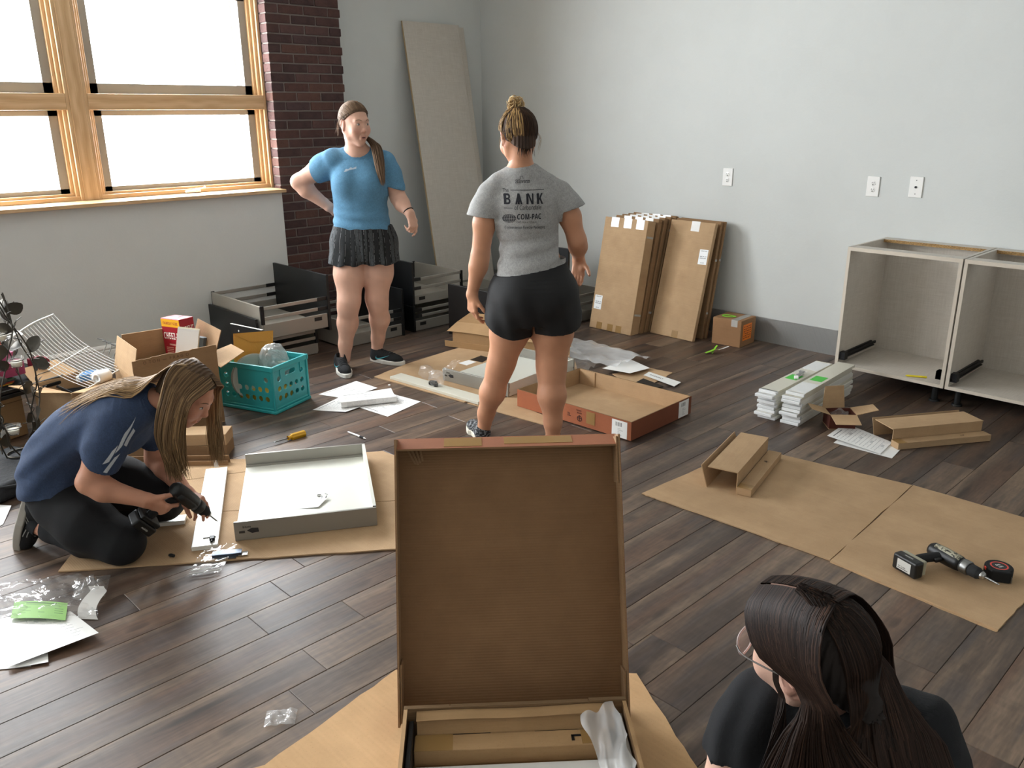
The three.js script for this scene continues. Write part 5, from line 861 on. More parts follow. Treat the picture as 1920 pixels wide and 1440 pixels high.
function loft(S, k = 0.03, grow = 0) {                   // trunk: sections { c, r (right), a (half width), b (half depth) }, smooth along the spine
  const N = 24, P = [];
  const cr = (q, i, t) => { const p0 = q[Math.max(i - 1, 0)], p1 = q[i], p2 = q[i + 1], p3 = q[Math.min(i + 2, q.length - 1)]; return 0.5 * (2 * p1 + (p2 - p0) * t + (2 * p0 - 5 * p1 + 4 * p2 - p3) * t * t + (3 * p1 - p0 - 3 * p2 + p3) * t * t * t); };
  const col = (g) => S.map(g);
  for (let j = 0; j <= N; j++) { const q = j / N * (S.length - 1), i = Math.min(Math.floor(q), S.length - 2), t = q - i; const e = (g) => cr(col(g), i, t); P.push({ c: V(e((s) => s.c[0]), e((s) => s.c[1]), e((s) => s.c[2])), r: V(e((s) => s.r[0]), e((s) => s.r[1]), e((s) => s.r[2])).normalize(), a: e((s) => s.a) + grow, b: e((s) => s.b) + grow }); }
  const lo = V(1e9, 1e9, 1e9), hi = V(-1e9, -1e9, -1e9); P.forEach((p) => { lo.min(p.c); hi.max(p.c); });
  const mid = lo.clone().add(hi).multiplyScalar(0.5), rad = lo.distanceTo(hi) / 2 + Math.max(...P.map((p) => Math.max(p.a, p.b)));
  const ax = [], T = P.map((p, i) => P[Math.min(i + 1, N)].c.clone().sub(P[Math.max(i - 1, 0)].c).normalize());
  P.forEach((p, i) => { p.r.addScaledVector(T[i], -p.r.dot(T[i])).normalize(); p.f = p.r.clone().cross(T[i]); });
  return { k, c: mid.toArray(), r: rad, f(x, y, z) {
    let best = 1e9, bi = 0, bt = 0;
    for (let i = 0; i < N; i++) { const A = P[i].c, B = P[i + 1].c, dx = B.x - A.x, dy = B.y - A.y, dz = B.z - A.z, t = Math.min(1, Math.max(0, ((x - A.x) * dx + (y - A.y) * dy + (z - A.z) * dz) / (dx * dx + dy * dy + dz * dz))), e = (x - A.x - dx * t) ** 2 + (y - A.y - dy * t) ** 2 + (z - A.z - dz * t) ** 2; if (e < best) { best = e; bi = i; bt = t; } }
    const A = P[bi], B = P[bi + 1], l = (p, q) => p + (q - p) * bt, qx = x - l(A.c.x, B.c.x), qy = y - l(A.c.y, B.c.y), qz = z - l(A.c.z, B.c.z);
    const a = l(A.a, B.a), b = l(A.b, B.b), u = qx * l(A.r.x, B.r.x) + qy * l(A.r.y, B.r.y) + qz * l(A.r.z, B.r.z), w = qx * l(A.f.x, B.f.x) + qy * l(A.f.y, B.f.y) + qz * l(A.f.z, B.f.z), along = Math.sqrt(Math.max(0, qx * qx + qy * qy + qz * qz - u * u - w * w));
    const k0 = Math.hypot(u / a, w / b), k1 = Math.hypot(u / (a * a), w / (b * b)), d = k1 < 1e-6 ? -Math.min(a, b) : (k0 * (k0 - 1)) / k1;
    const end = (bi === 0 && bt === 0) || (bi === N - 1 && bt === 1); return !end ? d : d > 0 ? Math.hypot(d, along) : Math.max(d, along - 0.004);
  } };
}
function field(prims) { prims = prims.flat(9); return (x, y, z) => { let d = 1e3; for (const p of prims) { if (d < 1e2) { const far = Math.hypot(x - p.c[0], y - p.c[1], z - p.c[2]) - p.r; if (far > d + p.k + 0.02) continue; } d = smin(d, p.f(x, y, z), p.k); } return d; }; }
// mesh of the zero level of f on a grid (surface nets)
function skin(f, lo, hi, h, paint) {
  const n = [0, 1, 2].map((i) => Math.ceil((hi[i] - lo[i]) / h) + 2), [nx, ny, nz] = n, val = new Float32Array(nx * ny * nz), B = 6, id = (i, j, k) => i + nx * (j + ny * k);
  for (let K = 0; K < nz; K += B) for (let J = 0; J < ny; J += B) for (let I = 0; I < nx; I += B) {
    const c = f(lo[0] + (I + B / 2) * h, lo[1] + (J + B / 2) * h, lo[2] + (K + B / 2) * h), far = Math.abs(c) > B * h * 0.87 * 1.7 + h;
    for (let k = K; k < Math.min(K + B, nz); k++) for (let j = J; j < Math.min(J + B, ny); j++) for (let i = I; i < Math.min(I + B, nx); i++) val[id(i, j, k)] = far ? c : f(lo[0] + i * h, lo[1] + j * h, lo[2] + k * h);
  }
  const vid = new Int32Array(nx * ny * nz).fill(-1), P = [], Iq = [], E = [[0, 1], [0, 2], [0, 4], [1, 3], [1, 5], [2, 3], [2, 6], [3, 7], [4, 5], [4, 6], [5, 7], [6, 7]];
  const g = new Float32Array(8);
  for (let k = 0; k < nz - 1; k++) for (let j = 0; j < ny - 1; j++) for (let i = 0; i < nx - 1; i++) {
    let m = 0; for (let c = 0; c < 8; c++) { g[c] = val[id(i + (c & 1), j + ((c >> 1) & 1), k + (c >> 2))]; if (g[c] < 0) m |= 1 << c; }
    if (m === 0 || m === 255) continue;
    let x = 0, y = 0, z = 0, e = 0;
    for (const [a, b] of E) if ((g[a] < 0) !== (g[b] < 0)) { const t = g[a] / (g[a] - g[b]); x += (a & 1) + ((b & 1) - (a & 1)) * t; y += ((a >> 1) & 1) + (((b >> 1) & 1) - ((a >> 1) & 1)) * t; z += (a >> 2) + ((b >> 2) - (a >> 2)) * t; e++; }
    vid[id(i, j, k)] = P.length / 3; P.push(lo[0] + (i + x / e) * h, lo[1] + (j + y / e) * h, lo[2] + (k + z / e) * h);
  }
  const quad = (a, b, c, d, fl) => { if (a < 0 || b < 0 || c < 0 || d < 0) return; fl ? Iq.push(a, c, b, a, d, c) : Iq.push(a, b, c, a, c, d); };
  for (let k = 1; k < nz - 1; k++) for (let j = 1; j < ny - 1; j++) for (let i = 1; i < nx - 1; i++) {
    const s = val[id(i, j, k)] < 0;
    if (s !== val[id(i + 1, j, k)] < 0) quad(vid[id(i, j - 1, k - 1)], vid[id(i, j, k - 1)], vid[id(i, j, k)], vid[id(i, j - 1, k)], !s);
    if (s !== val[id(i, j + 1, k)] < 0) quad(vid[id(i - 1, j, k - 1)], vid[id(i - 1, j, k)], vid[id(i, j, k)], vid[id(i, j, k - 1)], !s);
    if (s !== val[id(i, j, k + 1)] < 0) quad(vid[id(i - 1, j - 1, k)], vid[id(i, j - 1, k)], vid[id(i, j, k)], vid[id(i - 1, j, k)], !s);
  }
  const geo = new THREE.BufferGeometry(), N = new Float32Array(P.length), e = h * 0.4, C = paint ? new Float32Array(P.length) : null, U = new Float32Array(P.length / 3 * 2);
  for (let i = 0; i < P.length; i += 3) {
    const [x, y, z] = [P[i], P[i + 1], P[i + 2]]; let a = f(x + e, y, z) - f(x - e, y, z), b = f(x, y + e, z) - f(x, y - e, z), c = f(x, y, z + e) - f(x, y, z - e); const l = Math.hypot(a, b, c) || 1;
    N[i] = a / l; N[i + 1] = b / l; N[i + 2] = c / l; U[i / 3 * 2] = Math.abs(c) > Math.abs(a) ? x : z; U[i / 3 * 2 + 1] = y;
    if (paint) { const q = paint(x, y, z, N[i], N[i + 1], N[i + 2]); C[i] = q[0]; C[i + 1] = q[1]; C[i + 2] = q[2]; }
  }
  geo.setAttribute('position', new THREE.Float32BufferAttribute(P, 3)); geo.setAttribute('normal', new THREE.BufferAttribute(N, 3)); geo.setAttribute('uv', new THREE.BufferAttribute(U, 2)); if (paint) geo.setAttribute('color', new THREE.BufferAttribute(C, 3));
  geo.setIndex(Iq); return geo;
}
const march = (f, p, d, far = 0.6) => { let t = 0; for (let i = 0; i < 90 && t < far; i++) { const s = f(p.x + d.x * t, p.y + d.y * t, p.z + d.z * t); if (s < 0.0004) return t; t += Math.max(s * 0.7, 0.0004); } return null; };
// cloth print: a patch laid on the surface of f, seen along dir
function patch(f, o, du, dv, dir, nu, nv, off = 0.0012) {
  const P = [], U = [], I = [], ok = [];
  for (let j = 0; j <= nv; j++) for (let i = 0; i <= nu; i++) { const p = o.clone().addScaledVector(du, i / nu).addScaledVector(dv, j / nv), t = march(f, p, dir); ok.push(t !== null); p.addScaledVector(dir, (t ?? 0) - off); P.push(p.x, p.y, p.z); U.push(i / nu, j / nv); }
  for (let j = 0; j < nv; j++) for (let i = 0; i < nu; i++) { const a = j * (nu + 1) + i, q = [a, a + 1, a + nu + 2, a + nu + 1]; if (q.every((k) => ok[k])) I.push(q[0], q[1], q[2], q[0], q[2], q[3]); }
  const g = new THREE.BufferGeometry(); g.setAttribute('position', new THREE.Float32BufferAttribute(P, 3)); g.setAttribute('uv', new THREE.Float32BufferAttribute(U, 2)); g.setIndex(I); g.computeVertexNormals(); return g;
}
// locks of hair: many tapered strands in one mesh
function hairMesh(strands, sides = 4) {                  // strands: { p: [Vector3...], r, c: [r,g,b] or [root, tip] }
  const P = [], N = [], C = [], I = [], t = V(), nrm = V(), bin = V();
  for (const s of strands) {
    const n = s.p.length; nrm.set(0.3, 0.5, 0.8);
    for (let i = 0; i < n; i++) {
      t.copy(s.p[Math.min(i + 1, n - 1)]).sub(s.p[Math.max(i - 1, 0)]).normalize(); nrm.addScaledVector(t, -nrm.dot(t)); if (nrm.lengthSq() < 1e-6) nrm.set(t.y, -t.x, 0.01); nrm.normalize(); bin.crossVectors(t, nrm);
      const q = i / (n - 1), r = s.r * (s.w ? s.w(q) : Math.min(1, 3 * (1 - q) + 0.12)), c0 = s.c[0].length ? mixc(s.c[0], s.c[1], q) : s.c;
      for (let k = 0; k < sides; k++) { const a = k / sides * 2 * PI, cx = Math.cos(a), sx = Math.sin(a), X = nrm.x * cx + bin.x * sx, Y = nrm.y * cx + bin.y * sx, Z = nrm.z * cx + bin.z * sx; P.push(s.p[i].x + X * r, s.p[i].y + Y * r, s.p[i].z + Z * r); N.push(X, Y, Z); C.push(...c0); if (i) { const b = P.length / 3 - 1, b1 = b - k + (k + 1) % sides; I.push(b - sides, b1, b, b - sides, b1 - sides, b1); } }
    }
  }
  const g = new THREE.BufferGeometry(); g.setAttribute('position', new THREE.Float32BufferAttribute(P, 3)); g.setAttribute('normal', new THREE.Float32BufferAttribute(N, 3)); g.setAttribute('color', new THREE.Float32BufferAttribute(C, 3)); g.setIndex(I); return g;
}
const curve = (pts, n) => new THREE.CatmullRomCurve3(pts.map(v3)).getPoints(n);
const basis = (F, up = V(0, 1, 0)) => { F = v3(F).clone().normalize(); const R = v3(up).clone().cross(F).normalize(); return { F, R, U: F.clone().cross(R) }; }; // R points to the left-hand side of the person (their left)
const off = (C, B, r, u, f) => v3(C).clone().addScaledVector(B.R, r).addScaledVector(B.U, u).addScaledVector(B.F, f);
// head: cranium, jaw, brow, cheeks, nose, lips, ears
function headPrims(C, B, s = 1) {
  const at = (r, u, f) => off(C, B, r * s, u * s, f * s), ax = [B.R, B.U, B.F], e = (r, u, f, rad, k) => ell(at(r, u, f), rad.map((x) => x * s), ax, k * s), c = (a, b, ra, rb, k) => cap(at(...a), at(...b), ra * s, rb * s, k * s);
  const P = [e(0, 0.022, -0.012, [0.074, 0.093, 0.095], 0), e(0, -0.04, 0.028, [0.057, 0.071, 0.061], 0.045), e(0, -0.088, 0.045, [0.034, 0.03, 0.036], 0.035), c([0, -0.11, 0.066], [0, -0.106, 0.066], 0.016, 0.016, 0.025)];
  for (const q of [-1, 1]) P.push(c([q * 0.046, -0.076, 0.012], [q * 0.054, -0.045, -0.01], 0.017, 0.02, 0.035), e(q * 0.035, -0.034, 0.066, [0.026, 0.025, 0.02], 0.035), c([q * 0.014, 0.026, 0.085], [q * 0.04, 0.026, 0.073], 0.0065, 0.006, 0.022), e(q * 0.031, 0.004, 0.0725, [0.0165, 0.012, 0.0128], 0.007), e(q * 0.077, -0.008, -0.008, [0.009, 0.031, 0.018], 0.006), cap(at(q * 0.084, 0.018, -0.012), at(q * 0.086, -0.012, -0.02), 0.0055 * s, 0.005 * s, 0.006 * s), cap(at(q * 0.079, -0.034, -0.002), at(q * 0.079, -0.036, -0.002), 0.0075 * s, 0.007 * s, 0.008 * s), e(q * 0.0098, -0.035, 0.093, [0.0068, 0.0062, 0.009], 0.008));
  P.push(c([0, 0.012, 0.085], [0, -0.026, 0.104], 0.0062, 0.0085, 0.016), c([0, -0.028, 0.104], [0, -0.033, 0.102], 0.009, 0.008, 0.008), c([-0.014, -0.064, 0.089], [0.014, -0.064, 0.089], 0.0062, 0.0062, 0.008), c([-0.011, -0.077, 0.088], [0.011, -0.077, 0.088], 0.0076, 0.0076, 0.01), c([0, -0.05, 0.092], [0, -0.058, 0.093], 0.006, 0.005, 0.012));
  return P;
}
function face(parent, C, B, s, { brow = 0x6a4d36, iris = 0x4a5a60, gap = 0.004 } = {}) {
  const at = (r, u, f) => off(C, B, r * s, u * s, f * s), m = std({ color: brow, roughness: 0.8 });
  for (const q of [-1, 1]) {
    const orient = (g, p) => g.applyMatrix4(new THREE.Matrix4().makeBasis(B.R, B.U, B.F).setPosition(p)), sp = (r, k) => new THREE.SphereGeometry(r * s, k, k);
    const e = mesh('eye', orient(sp(0.0122, 20).scale(1, 0.62, 1), at(q * 0.031, 0.0035, 0.078)), phy({ color: 0xcfc8c2, roughness: 0.2 }), parent);
    mesh('iris', orient(sp(0.0056, 16).scale(1, 1, 0.7), at(q * 0.031 + 0.0008, 0.0035, 0.0868)), phy({ color: iris, roughness: 0.15 }), e); mesh('pupil', orient(sp(0.0026, 12).scale(1, 1, 0.5), at(q * 0.031 + 0.0008, 0.0035, 0.09)), M.black, e);
    const lid = [0, 1, 2, 3, 4].map((i) => { const t = i / 4 * 2 - 1; return at(q * 0.031 + t * 0.0125, 0.0108 - 0.0055 * t * t, 0.0878 - 0.0045 * t * t - 0.002 * q * t); }); mesh('lash_line', tube(lid, 0.00085 * s, 10, 5), std({ color: 0x3a2a22, roughness: 0.9 }), parent);
    mesh('eyebrow', tube([at(q * 0.014, 0.0265, 0.0935), at(q * 0.03, 0.0315, 0.0885), at(q * 0.046, 0.026, 0.077)], 0.0022 * s, 10, 6), m, parent);
  }
  mesh('mouth', tube([at(-0.021, -0.0715, 0.0855), at(-0.008, -0.0703, 0.0948), at(0.008, -0.0703, 0.0948), at(0.021, -0.0715, 0.0855)], gap * 0.55 * s, 14, 6), std({ color: 0x4a2020, roughness: 0.6 }), parent);
}
// path over the skull from one direction to another, directions given as (side, up, front)
const hug = (C, B, s, dirs, n, lift = 0.003) => { const c = new THREE.CatmullRomCurve3(dirs.map((d) => V(...d).normalize())), out = []; for (let i = 0; i <= n; i++) { const t = i / n, d = c.getPoint(t).normalize(), L = typeof lift === 'function' ? lift(t) : lift; out.push(off(C, B, d.x * (0.083 + L) * s, (0.024 + d.y * (0.101 + L)) * s, (-0.014 + d.z * (0.104 + L)) * s)); } return out; };
// hand: palm, four fingers of their own lengths, thumb from the side of the palm
function handPrims(W, D, Np, side, curls, { s = 1, spread = 0.12, thumb = [0.6, 0.3], thumbOut = 0.75 } = {}) {
  D = v3(D).clone().normalize(); const N = v3(Np).clone(); N.addScaledVector(D, -N.dot(D)).normalize(); const S = D.clone().cross(N).multiplyScalar(side), w = v3(W), P = []; // S points to the thumb side
  const at = (d, sd, n) => w.clone().addScaledVector(D, d * s).addScaledVector(S, sd * s).addScaledVector(N, n * s);
  const K = [[0.027, 0.085], [0.009, 0.089], [-0.009, 0.086], [-0.026, 0.079]], Lf = [[0.04, 0.025, 0.021], [0.044, 0.028, 0.022], [0.041, 0.026, 0.022], [0.032, 0.02, 0.019]];
  K.forEach(([sd, d], i) => { P.push(cap(at(0.0, sd * 0.55, 0), at(d, sd, 0), 0.0135 * s, 0.0112 * s, 0.016 * s)); });
  P.push(cap(at(0.012, 0.02, 0.004), at(0.052, 0.028, 0.005), 0.0125 * s, 0.011 * s, 0.016 * s));
  K.forEach(([sd, d], i) => {
    let p = at(d, sd, 0), a = 0; const fan = sd * spread * 30 / 0.9 * 0.03, dir0 = D.clone().addScaledVector(S, fan * 1.2).normalize();
    Lf[i].forEach((l, j) => { a += curls[i][j] ?? curls[i]; const dd = dir0.clone().multiplyScalar(Math.cos(a)).addScaledVector(N, Math.sin(a)).normalize(), q = p.clone().addScaledVector(dd, l * s); P.push(cap(p, q, (0.0092 - j * 0.0009 - (i === 3 ? 0.0013 : 0)) * s, (0.0084 - j * 0.0009 - (i === 3 ? 0.0013 : 0)) * s, j ? 0.004 * s : 0.007 * s)); p = q; });
  });
  let p = at(0.022, 0.028, 0.004), out = S.clone().multiplyScalar(thumbOut).addScaledVector(D, 1 - thumbOut * 0.55).addScaledVector(N, 0.25).normalize(); const bend = D.clone().multiplyScalar(0.6).addScaledVector(N, 0.8).addScaledVector(S, -0.15).normalize();
  [[0.04, 0.0125, 0.0105, 0], [0.032, 0.0102, 0.0092, thumb[0]], [0.025, 0.0092, 0.0076, thumb[1]]].forEach(([l, r0, r1, b], j) => { out = out.clone().lerp(bend, b).normalize(); const q = p.clone().addScaledVector(out, l * s); P.push(cap(p, q, r0 * s, r1 * s, j ? 0.005 * s : 0.012 * s)); p = q; });
  return P;
}
const bounds = (prims, m = 0.02) => { const lo = [1e9, 1e9, 1e9], hi = [-1e9, -1e9, -1e9]; prims.flat(9).forEach((p) => { for (let i = 0; i < 3; i++) { lo[i] = Math.min(lo[i], p.c[i] - p.r - m); hi[i] = Math.max(hi[i], p.c[i] + p.r + m); } }); return [lo, hi]; };
const lin = (hex) => new THREE.Color(hex).toArray();
const SKIN = lin(0xd8aa94), FLUSH = lin(0xcb8878), LIP = lin(0xb56a62);
M.skin = phy({ color: 0xffffff, vertexColors: true, roughness: 0.52, specularIntensity: 0.7, sheen: 0.15, sheenColor: new THREE.Color(0xffd8c8), bumpMap: rep(grainBump, 10), bumpScale: 0.0002 });
const freckle = (x, y, z) => 0.94 + 0.1 * n3(x * 40, y * 40, z * 40);
function bodyMesh(parent, name, coarse, fines, tone = SKIN, faceAt) {
  const paintBase = (x, y, z) => { const f = freckle(x, y, z); return tone.map((c) => c * f); };
  const [lo, hi] = bounds(coarse), parts = coarse.length ? [skin(field(coarse), lo, hi, 0.0095, paintBase)] : [];
  for (const { prims, h, head } of fines) { const [a, b] = bounds(prims, 0.015); parts.push(skin(field(prims), a, b, h, head ? (x, y, z) => { const p = V(x, y, z), f = freckle(x, y, z), { C, B, s } = head, q = p.clone().sub(C), r = q.dot(B.R) / s, u = q.dot(B.U) / s, w = q.dot(B.F) / s; let c = tone.map((t) => t * f); const lip = Math.exp(-(((u + 0.071) / 0.009) ** 2) - (r / 0.017) ** 2 * 1.2) * (w > 0.07 ? 1 : 0); const ck = Math.exp(-(((u + 0.035) / 0.024) ** 2) - ((Math.abs(r) - 0.04) / 0.02) ** 2) * (w > 0.03 ? 0.5 : 0), no = Math.exp(-(((u + 0.032) / 0.014) ** 2) - (r / 0.014) ** 2) * (w > 0.08 ? 0.45 : 0), ear = Math.abs(r) > 0.074 && u < 0.03 ? 0.45 : 0; c = mixc(c, FLUSH, Math.min(0.7, ck + no + ear)); return mixc(c, LIP, clamp(lip)); } : paintBase)); }
  return mesh(name, mergeGeometries(parts.map((g) => { g = g.toNonIndexed(); return g; })), M.skin, parent);
}
const folds = (x, y, z, s = 0) => 0.0035 * n3(x * 9 + s, y * 16, z * 9) + 0.002 * n3(x * 22, y * 30 + s, z * 22);
// fabric
const heather = (hex, k) => std({ color: hex, roughness: 0.92, map: rep(texture(256, 256, (u, v) => { const n = 205 + k * (vn(u * 128, v * 64, 3, 128, 64) - 0.5) + k * 0.6 * (fbm(u * 16, v * 16, 7, 16, 16, 3) - 0.5) + 30; return [n, n, n].map((c) => clamp(c, 0, 255)); }), 5), bumpMap: rep(weave, 22), bumpScale: 0.0004 });
M.shirtBlue = heather(0x6498bb, 36); M.shirtGrey = heather(0xb4b3b1, 44); M.shirtNavy = heather(0x3a4b6a, 40); M.shirtBlack = heather(0x15161a, 20);
M.shortsBlack = std({ color: 0x0b0b0e, roughness: 0.7, bumpMap: rep(weave, 26), bumpScale: 0.0003 }); M.leggings = std({ color: 0x0e0f13, roughness: 0.85, bumpMap: rep(weave, 30), bumpScale: 0.0003 });
const stripes = texture(512, 256, (u, v) => { const x = u * 14, i = Math.floor(x), f = x - i, w = 0.35 + 0.45 * hash(i, 1, 4), t = vn(u * 200, v * 60, 2), e = sstep(0, 0.06, f) * (1 - sstep(w, w + 0.06, f)); const c = mixc([16, 17, 19], [92, 96, 98], e * (0.45 + 0.4 * t) * (hash(i, 2, 8) > 0.45 ? 1 : 0.35)); const thin = Math.abs(f - 0.9) < 0.03 && vn(u * 90, v * 40, 6) > 0.4 ? 120 : 0; return c.map((q) => Math.min(255, q + thin)); });
M.shortsStriped = std({ map: stripes, roughness: 0.9, bumpMap: rep(weave, 20), bumpScale: 0.0005 });
M.hair = phy({ color: 0xffffff, vertexColors: true, roughness: 0.55, specularIntensity: 0.3 });
M.hairCap = std({ color: 0xffffff, vertexColors: true, roughness: 0.85 });
const capHair = (hex) => std({ color: hex, roughness: 0.6, bumpMap: rep(grainBump, 10), bumpScale: 0.001 });
// sneaker along +z, sole at y = 0, 0.26 long
function sneaker(parent, at, q, { upper = 0x111215, sole = 0xdedbd3, swoosh, lines, len = 1, slip } = {}) {
  const s = new THREE.Group(); s.name = numberedPart(parent, 'shoe'); parent.add(s); s.position.set(...at); s.quaternion.copy(q); s.scale.setScalar(len);
  const out = (k) => { const p = []; for (let i = 0; i < 40; i++) { const t = i / 40 * 2 * PI, z = -Math.cos(t) * 0.13, w = z < 0 ? 0.033 : 0.042 - Math.max(0, z - 0.05) * 0.12; p.push([Math.sign(Math.sin(t)) * w * (1 + k) * Math.pow(Math.abs(Math.sin(t)), 0.75) + 0.004 * (z > 0 ? 1 : 0), z * (1 + k * 0.3)]); } return p; };
  mesh('sole', place(new THREE.ExtrudeGeometry(new THREE.Shape(out(0.06).map(([x, z]) => new THREE.Vector2(x, -z))), { depth: 0.018, bevelSize: 0.004, bevelThickness: 0.005, bevelSegments: 3 }), [0, 0.005, 0], [-PI / 2, 0, 0]), std({ color: sole, roughness: 0.7 }), s);
  const pr = [ell([0, 0.035, -0.085], [0.034, 0.042, 0.045], null, 0.02), cap([0, 0.045, -0.08], [0.002, 0.03, 0.075], 0.036, 0.031, 0.03), cap([0.003, 0.03, 0.04], [0.006, 0.026, 0.095], 0.034, 0.024, 0.03), cap([0, 0.05, -0.08], [0, slip ? 0.055 : 0.078, -0.085], 0.034, 0.036, 0.02), cap([0, 0.06, -0.045], [0.002, 0.045, 0.03], 0.026, 0.02, 0.02)];
  const f0 = field(pr), f = (x, y, z) => { const d = Math.max(f0(x, y, z), 0.016 - y); return Math.max(d, -(Math.hypot(x / 1, (z + 0.075) / 1.25) - 0.024 + (y < 0.06 ? 0.2 : 0))); }, [lo, hi] = bounds(pr);
  const u = mesh('upper', skin(f, lo, hi, 0.004), std({ color: upper, roughness: 0.8, bumpMap: rep(weave, slip ? 8 : 30), bumpScale: slip ? 0.0015 : 0.0006, ...(slip ? { map: rep(texture(64, 64, (a, b) => (vn(a * 12, b * 24, 3, 12, 24) > 0.55 ? [120, 122, 124] : [22, 23, 26])), 8) } : {}) }), s);
  if (swoosh) for (const sd of [1, -1]) { const c = canvasTexture(256, 128, (g) => { g.clearRect(0, 0, 256, 128); g.fillStyle = swoosh; g.beginPath(); g.moveTo(250, 20); g.quadraticCurveTo(110, 92, 60, 96); g.quadraticCurveTo(20, 92, 44, 44); g.quadraticCurveTo(2, 110, 48, 122); g.quadraticCurveTo(90, 128, 250, 20); g.fill(); }); mesh('side_mark', patch(f, V(sd * 0.09, 0.026, sd > 0 ? 0.045 : -0.075), V(0, 0, sd > 0 ? -0.12 : 0.12), V(0, 0.045, 0), V(-sd, 0, 0), 16, 10, 0.001), std({ map: c, transparent: true, roughness: 0.5, side: THREE.DoubleSide }), s); }
  if (lines) for (const sd of [1, -1]) { const c = canvasTexture(256, 128, (g) => { g.clearRect(0, 0, 256, 128); g.strokeStyle = lines; g.lineWidth = 9; g.lineJoin = 'round'; for (const k of [0, 34]) { g.beginPath(); g.moveTo(40 + k, 118); g.quadraticCurveTo(110 + k, 60, 190 + k, 12); g.moveTo(70, 28 + k); g.quadraticCurveTo(130, 66 + k * 0.6, 230, 70 + k); g.stroke(); } }); mesh('side_mark', patch(f, V(sd * 0.09, 0.024, sd > 0 ? 0.055 : -0.055), V(0, 0, sd > 0 ? -0.11 : 0.11), V(0, 0.05, 0), V(-sd, 0, 0), 16, 10, 0.001), std({ map: c, transparent: true, roughness: 0.5 }), s); }
  if (!slip) { const lc = []; for (let i = 0; i < 5; i++) { const z = -0.02 + i * 0.018, p = [[-0.022, 0], [0, 0], [0.022, 0]].map(([x]) => { const o = V(x, 0.14, z), t = march(f, o, V(0, -1, 0)); return V(x, 0.14 - (t ?? 0.08) + 0.002, z); }); lc.push(tube(p, 0.0022, 8, 5)); } mesh('laces', lc, std({ color: 0x1d1e21, roughness: 0.8 }), s); }
  return s;
}
const numberedPart = (parent, name) => { const c = parent.children.filter((k) => k.name.replace(/_\d{3}$/, '') === name).length; return c ? name + '_' + String(c).padStart(3, '0') : name; };
const euler = (x, y, z, o = 'YXZ') => new THREE.Quaternion().setFromEuler(new THREE.Euler(x, y, z, o));
const X1 = [1, 0, 0];
